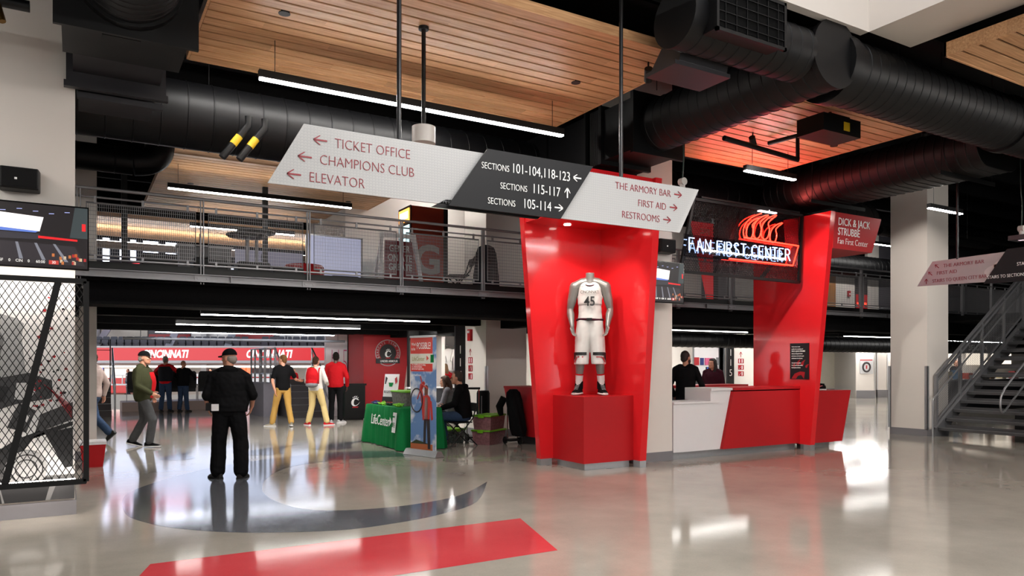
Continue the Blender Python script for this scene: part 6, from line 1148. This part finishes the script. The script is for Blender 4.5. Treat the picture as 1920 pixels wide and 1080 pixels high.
def person(label, x, y, a, H=1.78, pose={}, skin='skin', top='blackcl', sleeve=1.0, topg=.018, trou='jeans', fat=0, hyaw=0, hpitch=0, hair=None, hairk='short', cap=None, shoes=('shoe', 'rubber'), feet=((.15, 1), (-.15, 1)), hands=((0, 0, -1), (0, 0, -1)), palms=((-1, 0, 0), (1, 0, 0)), curl=.35, hem=.02, v=.011, face=False, z=0, hood=False, legs=True, trg=.02, upper_only=False, seed=1, wr=.006, bulk=0):
    t = thing('person', label, 'person', (x, y, z), a-YAW); s = H/1.78
    J = {}
    for k, p in J0.items():
        J[k] = p
        if k[-1] == 'R': J[k[:-1]+'L'] = (-p[0], p[1], p[2])
    J.update(pose); J = {k: tuple(c*s for c in p) if k != 'mid' else p for k, p in J.items()}; V_ = lambda k: Vector(J[k]); HM = headf(J, hyaw, hpitch)
    b = MB(); headshape(b, HM, s); b.tube([V_('nb')-Vector((0, 0, .04)), V_('nb').lerp(V_('hd'), .35), V_('hd')+Vector((0, -.015, -.05))*s], [.062*s, .055*s, .054*s], 14); torso(b, J, -.025, fat)
    for i, q in enumerate('RL'):
        e, w_ = V_('e'+q), V_('w'+q); b.chain([V_('s'+q), V_('s'+q).lerp(e, .5), e, e.lerp(w_, .35), w_], [.045*s, .043*s, .036*s, .037*s, .026*s]); hand(b, w_, hands[i], palms[i], 1 if q == 'R' else -1, curl, s)
        if legs: b.chain([V_('h'+q), V_('k'+q), V_('a'+q)], [.07*s, .045*s, .035*s])
    vox('body', b, skin, t, v*.75, 2)
    b = MB(); torso(b, J, topg*s, fat, -.1 if hem < .05 else -.2, .97, 1, bulk); sw = min(topg, .032)
    if hem >= .05:
        for q in 'RL': b.ell(V_('h'+q)+Vector((0, 0, .02)), .1*s, .11*s, .1*s)
    for q in 'RL':
        e, w_, sh_ = V_('e'+q), V_('w'+q), V_('s'+q); b.chain([V_('nb')-Vector((0, 0, .055*s)), sh_.lerp(V_('nb'), .5)+Vector((0, 0, .0)), sh_], [.075*s, .068*s+sw*.5, .06*s+sw*.5]); b.ell(sh_, .058*s+bulk*.5)
        if sleeve > 0:
            if sleeve <= .5: p = sh_.lerp(e, sleeve*2); b.chain([sh_, p], [.052*s+sw*.6, .05*s+sw*.6])
            else: p = e.lerp(w_, (sleeve-.5)*2*.96); b.chain([sh_, sh_.lerp(e, .5), e, p], [.053*s+sw*.6, .05*s+sw*.6, .044*s+sw*.6, (.033+.012*(1-sleeve)*2)*s+sw*.5])
    if hood: b.ell(V_('nb')+Vector((0, -.075, -.0))*s, .135*s, .075*s, .06*s); b.ell(V_('nb')+Vector((0, .0, -.0))*s, .105*s, .095*s, .045*s)
    vox('jacket' if sleeve > .6 else 'shirt', b, top, t, v, 4, wr, seed)
    if legs:
        b = MB(); torso(b, J, min(trg*.4, topg-.012)*s, fat*.6, -.2, .25, 1, bulk*.6)
        for q in 'RL':
            h, kn, an = V_('h'+q), V_('k'+q), V_('a'+q); an2 = an.lerp(kn, .06); b.chain([h, h.lerp(kn, .45), kn, kn.lerp(an, .5), an2], [.088*s+trg*.5, .078*s+trg*.55, .054*s+trg*.8, .052*s+trg*.8, .047*s+trg*.9], 12)
        vox('trousers', b, trou, t, v, 4, wr*.9, seed+3)
        for i, q in enumerate('RL'): foot_mb(J, q, feet[i], s).build('shoe', list(shoes), t, world=False, smooth=50)
    T = lambda p: HM @ (Vector(p)*s); rot = HM.to_3x3()
    if hair:
        b = MB(); b.ell(T((0, -.034, -.012)), .078*s, .075*s, .06*s, rot=rot) if cap else b.ell(T((0, -.02, .035)), .083*s, .098*s, .102*s, rot=rot); b.ell(T((0, -.055, -.02)), .07*s, .055*s, .07*s, rot=rot)
        if hairk == 'long':
            for sx in (-1, 1): b.chain([T((sx*.068, .02, .04)), T((sx*.085, -.01, -.06)), T((sx*.085, .0, -.16)), T((sx*.07, .02, -.23))], [.03*s, .034*s, .034*s, .02*s])
            b.chain([T((0, -.085, .0)), T((0, -.1, -.12)), T((0, -.09, -.24))], [.06*s, .07*s, .045*s]); b.ell(T((0, .03, .085)), .07*s, .06*s, .04*s, rot=rot)
        if hairk == 'tail': b.chain([T((0, -.1, .03)), T((0, -.13, -.06)), T((.01, -.12, -.2))], [.03*s, .04*s, .02*s])
        vox('hair', b, hair, t, v*.8, 2, .004, seed, 30)
    if hairk == 'beard': b = MB(); b.ell(T((0, .062, -.098)), .05*s, .045*s, .034*s, rot=rot); [b.ell(T((sx*.056, .03, -.07)), .02*s, .045*s, .045*s, rot=rot) for sx in (-1, 1)]; vox('beard', b, hair, t, v*.7, 2, .003, seed, 30)
    if cap: b = MB(); fw = rot @ Vector((0, 1, 0)); cap_mb(b, T((0, -.006, .035)), .096*s, fw); b.build('cap', cap, t, world=False, smooth=60)
    if face:
        for sx in (-1, 1): b = MB(); b.ell(T((sx*.031, .09, .004)), .012*s, .008*s, .007*s, rot=rot); b.build('eye', 'eye', t, world=False, smooth=60)
        b = MB(); b.ell(T((0, .103, -.068)), .02*s, .007*s, .007*s, rot=rot); b.build('lips', 'lip', t, world=False, smooth=60)
    return t, J, HM, s
# guard seen from behind
t, J, HM, s = person('large person seen from behind in black jacket, trousers and cap, hand on hip', 1.79, 10.54, 10, 1.78, dict(
  sR=(.215, -.01, 1.365), sL=(-.215, -.01, 1.365), eR=(.31, .0, 1.12), eL=(-.285, -.04, 1.12), wR=(.275, .13, .965), wL=(-.285, .07, .95), aR=(.16, -.02, .085), aL=(-.15, .02, .085), kR=(.15, .02, .5), kL=(-.135, .03, .5), nb=(0, .02, 1.47), hd=(-.01, .07, 1.63)),
  top='blackcl', sleeve=.56, topg=.05, bulk=.03, trou=P('black_trousers', '#0e0e10', .85, var=.2, scale=30), fat=1.35, hyaw=58, hpitch=-4, hair='hairg', cap='blackcl', feet=((.25, 1), (-.75, .8)), hands=((-.3, .3, -.9), (.35, .15, -.9)), palms=((-.9, 0, 0), (.9, .1, 0)), hem=.04, trg=.06, v=.009, hood=True, seed=2, wr=.009, face=True)
b = MB(); b.box(-.17, -.08, -.262, -.25, .93, 1.02); b.build('white_paper', 'white', t, world=False); b = MB(); b.box(-.255, -.185, -.2, -.12, .93, 1.03); b.build('radio_pouch', 'black', t, world=False)
b = MB(); b.tube([HM @ Vector((q, .1-abs(q)*.15, .005)) for q in (-.075, -.04, 0, .04, .075)], .003, 6); b.build('glasses', 'black', t, world=False)
# walkers near the picture column
t, J, HM, s = person('walking person in olive coat over red shirt, grey jeans and black cap', 1.09, 15.34, -82, 1.8, dict(
  hR=(.095, .02, .92), hL=(-.095, -.02, .92), kR=(.1, .2, .51), aR=(.1, .14, .095), kL=(-.1, -.02, .5), aL=(-.1, -.22, .12), eR=(.27, .0, 1.13), wR=(.25, .22, 1.0), eL=(-.26, -.1, 1.15), wL=(-.26, .08, .95)), top='olive', trou='gjeans', topg=.05, bulk=.02, fat=.5, hem=.06, hair='hairg', cap='blackcl', shoes=('blackcl', 'white'), feet=((.1, 1), (-.1, 1, .25)), hands=((-.1, .8, -.5), (0, .3, -.9)), v=.011, face=True, seed=4, trg=.03)
J2 = dict(J, pel=tuple(Vector(J['pel'])+Vector((0, .05, 0))), nb=tuple(Vector(J['nb'])+Vector((0, .045, -.02)))); b = MB(); torso(b, J2, .03, .5, -.1, .9, 1, -.045); o = vox('red_shirt_front', b, 'redcl', t, .012, 3, .004, 5)
person('walking person in pale top and blue jeans half hidden by the mesh frame', .3, 16.75, 85, 1.78, dict(hR=(.095, .0, .92), kR=(.1, .22, .53), aR=(.1, .3, .1), kL=(-.1, -.12, .5), aL=(-.1, -.42, .2), eR=(.26, -.12, 1.16), wR=(.27, -.05, .92), eL=(-.26, .05, 1.14), wL=(-.25, .25, .97)), top=P('pale_pink_cloth', '#a89690', .85), topg=.03, hair='hairb', feet=((.1, 1), (-.1, 1, .7)), v=.012, seed=6, trg=.03)
# two leaning at the bowl
t, J, HM, s = person('person leaning at the bowl edge in dark vest over a red shirt and jeans', 2.5, 26.15, 4, 1.8, dict(sR=(.2, 0, 1.43), eR=(.36, .1, 1.25), wR=(.28, .3, 1.12), eL=(-.36, .1, 1.27), wL=(-.28, .3, 1.16), aR=(.14, 0, .085), aL=(-.14, 0, .085)), top='redcl', trou='jeans', fat=.7, hair='hairg', topg=.025, v=.014, seed=7, trg=.03, hands=((-.3, .9, 0), (.3, .9, 0)))
b = MB(); torso(b, J, .045, .7, -.05, .95); vox('vest', b, 'navycl', t, .014, 4, .005, 8)
person('shorter person leaning at the bowl edge in black jacket and jeans with cropped hair', 3.0, 25.95, -8, 1.66, dict(sR=(.2, 0, 1.43), eR=(.36, .12, 1.22), wR=(.26, .32, 1.12), eL=(-.34, .1, 1.22), wL=(-.25, .32, 1.12), aR=(.16, 0, .085), aL=(-.14, 0, .085)), top='blackcl', trou='jeans', fat=.7, topg=.035, v=.014, seed=9, trg=.03, hands=((-.3, .9, 0), (.3, .9, 0)))
# three in front of the stairs
person('person in black polo shirt and khaki trousers gesturing to a friend', 4.42, 18.6, 32, 1.78, dict(kR=(.12, -.06, .5), aR=(.16, -.18, .1), kL=(-.16, .1, .5), aL=(-.24, .08, .085), eR=(.32, .02, 1.16), wR=(.46, .22, 1.12), eL=(-.27, -.06, 1.14), wL=(-.22, -.1, .9)), top='blackcl', sleeve=.36, trou='khaki', hair=P('light_brown_hair', '#6b4a2c', .8, var=.3, scale=40), hyaw=40, shoes=(P('tan_shoe', '#8d8474', .6), 'white'), feet=((.2, 1, .1), (-.9, .6)), hands=((.8, .3, .0), (.1, -.1, -1)), v=.012, seed=10, fat=.15, trg=.026)
t, J, HM, s = person('person in white pullover and cream trousers carrying a red backpack', 5.22, 18.55, -14, 1.74, dict(kR=(.18, .08, .5), aR=(.3, .04, .085), kL=(-.1, .0, .5), aL=(-.18, -.06, .085), eL=(-.3, .06, 1.14), wL=(-.42, .26, 1.1), eR=(.27, .04, 1.14), wR=(.2, .25, 1.05)), top='whitecl', trou='cream', hair='hairb', shoes=('redcl', 'white'), feet=((.7, .7), (-.8, .5)), hands=((-.1, .9, 0), (-.7, .5, 0)), v=.012, seed=11, topg=.024, trg=.03)
tb = thing('backpack', 'red backpack with grey base worn over a white pullover', 'backpack', (5.22, 18.55, 0), -14-YAW); b = MB(); b.ell((.03, -.235, 1.22), .17, .11, .25); b.ell((.03, -.25, 1.1), .16, .11, .13); vox('pack', b, 'redcl', tb, .012, 3, .006, 12); b = MB(); b.ell((.03, -.25, 1.03), .165, .12, .08); vox('base', b, 'greycl', tb, .012, 2); b = MB(); b.tube(curve([(-.1, -.15, 1.05), (-.15, -.16, 1.2), (-.15, -.12, 1.42), (-.14, .04, 1.44)], 4), .016, 6); b.tube(curve([(.16, -.15, 1.05), (.17, -.16, 1.2), (.16, -.12, 1.42), (.14, .04, 1.44)], 4), .016, 6); b.build('strap', 'redcl', tb, world=False); b = MB(); b.ell((.02, -.22, 1.45), .06, .03, .03); b.build('green_loop', 'green', tb, world=False)
person('tall person in red jacket and black trousers next to the waste cabinet', 5.86, 18.95, 6, 1.86, dict(eR=(.28, .02, 1.14), wR=(.26, .14, .93), eL=(-.27, .06, 1.14), wL=(-.22, .2, .98)), skin='skind', top='redcl', trou='blackcl', hair='hairk', topg=.035, fat=.25, hyaw=14, shoes=('signw', 'white'), v=.012, seed=13, hem=.03, trg=.026, feet=((.6, .8), (-.2, 1)))
# at the green table
SEAT = dict(pel=(0, -.1, .56), nb=(0, -.02, 1.09), hd=(0, .05, 1.255), sR=(.19, -.02, 1.03), sL=(-.19, -.02, 1.03), hR=(.1, -.06, .54), hL=(-.1, -.06, .54), kR=(.13, .36, .53), kL=(-.13, .36, .53), aR=(.13, .3, .085), aL=(-.13, .32, .085), eR=(.26, .05, .78), eL=(-.26, .05, .78), wR=(.16, .3, .7), wL=(-.16, .3, .7))
t, J, HM, s = person('seated person in black hoodie, jeans and glasses at the end of the green table', 6.3, 12.62, 84, 1.82, SEAT, top='blackcl', hood=True, hair=P('salt_hair', '#453d38', .8, var=.3, scale=60), hands=((-.4, .9, -.1), (.4, .9, -.1)), fat=.5, v=.011, face=True, seed=14, topg=.035, trg=.026, hpitch=-4)
b = MB(); b.tube([HM @ Vector((q, .115-abs(q)*.9*abs(q)*8, .004)) for q in (-.078, -.06, -.03, 0, .03, .06, .078)], .004, 6); b.build('glasses', 'black', t, world=False)
person('seated person with long brown hair in grey knit behind the table', 6.58, 13.74, 84, 1.68, SEAT, top='greycl', hair=P('auburn_hair', '#4a2e1e', .6, var=.3, scale=40), hairk='long', hands=((-.4, .9, -.1), (.4, .9, -.1)), v=.011, face=True, seed=15, topg=.025, hpitch=-3, trou='blackcl')
person('person with long fair hair in a red shirt inside the team shop', 8.9, 18.7, 35, 1.56, dict(eR=(.25, .06, 1.15), wR=(.18, .28, 1.08), eL=(-.25, .06, 1.15), wL=(-.18, .28, 1.08)), top='redcl', hair=P('fair_hair', '#8a6a48', .6, var=.3, scale=40), hairk='long', v=.012, seed=16, fat=.2)
# at the service counter
person('person with dark hair and beard in black sweater inside the counter', 10.0, 10.42, -22, 1.8, dict(eR=(.3, .0, 1.14), wR=(.33, .2, .86), eL=(-.29, -.02, 1.13), wL=(-.24, .14, .93)), top='blackcl', hair=P('deep_brown_hair', '#22140e', .6, var=.3, scale=40), hairk='beard', hyaw=-28, hands=((.1, .9, -.3), (.2, .5, -.8)), v=.01, seed=17, topg=.024, fat=.25, trou='navycl')
person('person with long dark hair in maroon jacket facing the bearded clerk', 12.6, 12.25, 148, 1.68, dict(eR=(.25, .0, 1.14), wR=(.16, .22, 1.03), eL=(-.25, .0, 1.14), wL=(-.16, .22, 1.03), nb=(0, .0, 1.49)), top='maroon', hair=P('dark_brown_hair', '#1e1210', .6, var=.3, scale=40), hairk='long', hyaw=-24, face=True, v=.01, seed=18, topg=.03, hpitch=4)
# behind the stairs and far across the bowl
for i, (x, y, a, tp, hr, lb) in enumerate(((26.6, 15.4, 170, 'navycl', P('fair_hair', '#8a6a48', .6, var=.3, scale=40), 'fair haired person in dark clothes behind the food stand counter'), (29.4, 15.9, 190, 'blackcl', 'hairk', 'person in black behind the food stand farther from the column'))):
    person(lb, x, y, a, 1.7, dict(), top=tp, hair=hr, hairk='long' if i == 0 else 'short', v=.014, seed=20+i)
for i, (x, d, a, tp, lb) in enumerate(((-26.3, 50.6, 150, 'greycl', 'person in grey in the lit arena suite by the rail'), (-25.7, 50.6, 200, 'redcl', 'person in red seated nearest the grey one in the arena suite'), (-25.1, 50.4, 180, 'navycl', 'person in dark jacket and red cap in the arena suite'), (-24.2, 50.8, 170, 'redcl', 'person in red farthest along the arena suite rail'), (-20.9, 51.2, 180, 'redcl', 'person in red beside the orange lit suite door'), (-15.0, 50.9, 185, 'redcl', 'person in red above the white side board'))):
    p = at_depth(d, x); person(lb, p[0], p[1], a, 1.75, dict(), top=tp, hair='hairk', v=.022, z=-.55, seed=30+i, wr=0, cap='redcl' if i == 2 else None)
# ---------------------------------------------------------------- mannequin in the niche
def mannequin():
    x, y, z = 6.78, 9.12, 1.07; fx, fy = -.62, -.785; t = thing('display_mannequin', 'headless silver mannequin in a white basketball kit numbered 45', 'mannequin', (x, y, z), math.degrees(math.atan2(-fx, fy)))
    s = 1.17; J = {}
    for k, p in dict(J0, sR=(.2, -.01, 1.415), eR=(.262, -.03, 1.12), wR=(.228, .09, .9), hR=(.082, 0, .92), kR=(.122, .03, .5), aR=(.15, -.03, .1), nb=(0, -.01, 1.47), hd=(0, .02, 1.65)).items():
        J[k] = tuple(c*s for c in p)
        if k[-1] == 'R': J[k[:-1]+'L'] = (-p[0]*s, p[1]*s, p[2]*s)
    V_ = lambda k: Vector(J[k])
    b = MB(); torso(b, J, .0, 0, -.2, 1); b.tube([V_('nb')-Vector((0, 0, .06)), V_('nb')+Vector((0, .01, .04)), V_('nb')+Vector((0, .015, .15))], [.09, .068, .066], 20)
    for i, q in enumerate('RL'):
        e, w_, sh_ = V_('e'+q), V_('w'+q), V_('s'+q); sg = 1 if q == 'R' else -1
        b.chain([sh_, sh_.lerp(e, .28), sh_.lerp(e, .62), e, e.lerp(w_, .3), e.lerp(w_, .7), w_], [.083, .074, .07, .05, .059, .043, .033], 14); b.chain([V_('nb')+Vector((0, -.01, .03)), sh_.lerp(V_('nb'), .5)+Vector((0, 0, .035)), sh_], [.065, .07, .078])
        hand(b, w_, (-sg*.12, .2, -1), (-sg*.7, .45, 0), sg, .5, 1.15)
        b.chain([V_('h'+q), V_('h'+q).lerp(V_('k'+q), .5), V_('k'+q), V_('k'+q).lerp(V_('a'+q), .32), V_('k'+q).lerp(V_('a'+q), .7), V_('a'+q)], [.096, .09, .066, .07, .048, .042], 14)
    vox('body', b, 'silver', t, .008, 3)
    b = MB(); torso(b, J, .024, 0, .04, .8); sxx = V_('nb').z
    rr = []
    for (zz, wx, dy) in ((1.38, .178, .15), (1.47, .175, .155), (1.55, .17, .15), (1.63, .163, .128), (1.69, .15, .096), (1.725, .13, .066)): rr.append([(math.copysign(abs(math.cos(a))**.7, math.cos(a))*wx*1.05, math.sin(a)*dy-.012, zz) for a in [2*PI*i/28 for i in range(28)]])
    b.rings(rr); vox('jersey', b, 'jersey', t, .009, 4, .007, 3, 7)
    b = MB()
    for q in 'RL':
        sg = 1 if q == 'R' else -1; rr = []
        for (zz, cx, w_, d_) in ((1.16, .07, .125, .145), (1.05, .08, .125, .155), (.9, .1, .122, .155), (.75, .113, .116, .146), (.6, .123, .112, .14), (.47, .13, .11, .136)): rr.append([(sg*cx+math.cos(a)*w_*(1+.035*math.sin(a*9+sg)*(1.2-zz)), math.sin(a)*d_*(1+.035*math.sin(a*9+sg)*(1.2-zz)), zz) for a in [2*PI*i/36 for i in range(36)]])
        b.rings(rr)
    vox('shorts', b, 'jersey', t, .009, 3, .006, 5, 8)
    b = MB(); b.tube([(.002+.197*math.cos(a), .158*math.sin(a)-.002, 1.15+.006*math.sin(a*2)) for a in [2*PI*i/40 for i in range(40)]], .017, 8, closed=True); w_ = b.build('waistband', 'maroon', t, world=False, smooth=60); lab(w_, 'dark red and black waistband')
    b = MB(); b.box(-.035, .045, .148, .178, 1.13, 1.17); b.build('buckle_mark', 'black', t, world=False)
    def onfront(f, hgt, sx_=.19, dp=.17):      # lay flat writing round the chest
        f.v = [(p[0], dp*math.sqrt(max(0, 1-(p[0]/(sx_*1.25))**2))+(p[1]-.0), p[2]) for p in f.v]; return f
    b = MB(); b.text('CINCINNATI', (0, 0, 1.545), (-1, 0, 0), Z, .058, 'CENTER', sx=.85, off=.012, ext=.003); onfront(b, 0, dp=.167); b.build('team_lettering', 'txk', t, world=False, clean=False)
    b = MB(); b.text('45', (0, 0, 1.355), (-1, 0, 0), Z, .2, 'CENTER', sx=.85, off=.016, ext=.003); onfront(b, 0, dp=.176); b.build('number', 'txk', t, world=False, clean=False)
    b = MB(); b.box(.095, .12, .14, .146, 1.64, 1.65); b.box(.125, .15, .128, .135, 1.64, 1.65); b.build('small_marks', P('grey_print', '#a39c96', .5), t, world=False)
    b = MB(); b.tube([(math.cos(a)*.085, math.sin(a)*.085+.02, 1.712-.05*max(0, math.sin(a))) for a in [2*PI*i/30 for i in range(30)]], .008, 6, closed=True); b.build('collar_trim', 'maroon', t, world=False, smooth=60)
    for sg in (1, -1):
        cx = sg*.127
        def ws(pts, m, nm):
            f = MB(); f.poly(pts, (0, 0, 0), (-1, 0, 0), Z, .004); f.v = [(p[0], .144*math.sqrt(max(.05, 1-((p[0]-cx)/.135)**2))+.002+p[1], p[2]) for p in f.v]; f.build(nm, m, t, world=False)
        k = -sg
        for i in range(5): ws([(-(cx)+k*(-.08+i*.035), .61), (-(cx)+k*(-.045+i*.035), .61), (-(cx)+k*(-.045+i*.035), .655), (-(cx)+k*(-.08+i*.035), .655)], 'txk', 'hem_stripe')
        ws([(-cx+k*.09, .57), (-cx+k*.115, .5), (-cx+k*.115, .65), (-cx+k*.09, .655)], 'txk', 'hem_stripe'); ws([(-cx+k*-.03, .575), (-cx+k*.06, .575), (-cx+k*.06, .59), (-cx+k*-.03, .59)], 'redp', 'hem_line'); ws([(-cx+k*.06, .575), (-cx+k*.098, .5), (-cx+k*.112, .5), (-cx+k*.07, .59)], 'redp', 'hem_line')
    for q in 'RL':
        a = V_('a'+q); up = (V_('k'+q)-a).normalized(); b = MB(); b.tube([a+up*.02, a+up*.1, a+up*.2], [.053, .055, .06], 18); sk = b.build('sock', 'jersey', t, world=False, smooth=50)
        b = MB(); b.tube([a+up*.195, a+up*.215], .063, 18); b.build('sock_band', 'redcl', sk, world=False, smooth=50)
        sg = 1 if q == 'R' else -1; o = foot_mb(dict(aR=tuple(a+Vector((0, .0, -.0))), aL=tuple(a)), q, (sg*.25, 1), 1.25); o.v = o.v; so = o.build('sneaker', ['blackcl', 'jersey'], t, world=False, smooth=50)
        f = Vector((sg*.25, 1, 0)).normalized(); b = MB(); b.tube([a+Vector((0, 0, -.02))-f*.01, a+up*.1-f*.01], [.066, .06], 16); b.build('ankle_collar', 'blackcl', so, world=False, smooth=50)
        b = MB()
        for i in range(4): c = a+f*(.06+.03*i)+Vector((0, 0, .028-.018*i)); sd = f.cross(Vector(Z)); b.tube([c-sd*.03, c+Vector((0, 0, .006)), c+sd*.03], .005, 5)
        b.build('laces', P('grey_laces', '#8b8b8d', .6), so, world=False)
    return t
mannequin()
t = thing('display_sneaker', 'single dark sneaker with a pink stripe on the short counter end', 'shoe', (12.05, 9.0, 1.05), 60); foot_mb(dict(aR=(0, 0, .1)), 'R', (0, 1), 1.15).build('upper', ['blackcl', 'white'], t, world=False, smooth=50); b = MB(); b.tube([(-.05, -.02, .09), (-.056, .08, .06)], .008, 6); b.tube([(.05, -.02, .09), (.056, .08, .06)], .008, 6); b.build('stripe', P('pink_stripe', '#e07a80', .5), t, world=False); b = MB(); b.tube([(0, -.03, .06), (0, -.035, .13)], [.05, .045], 14); b.build('collar', 'blackcl', t, world=False, smooth=50)
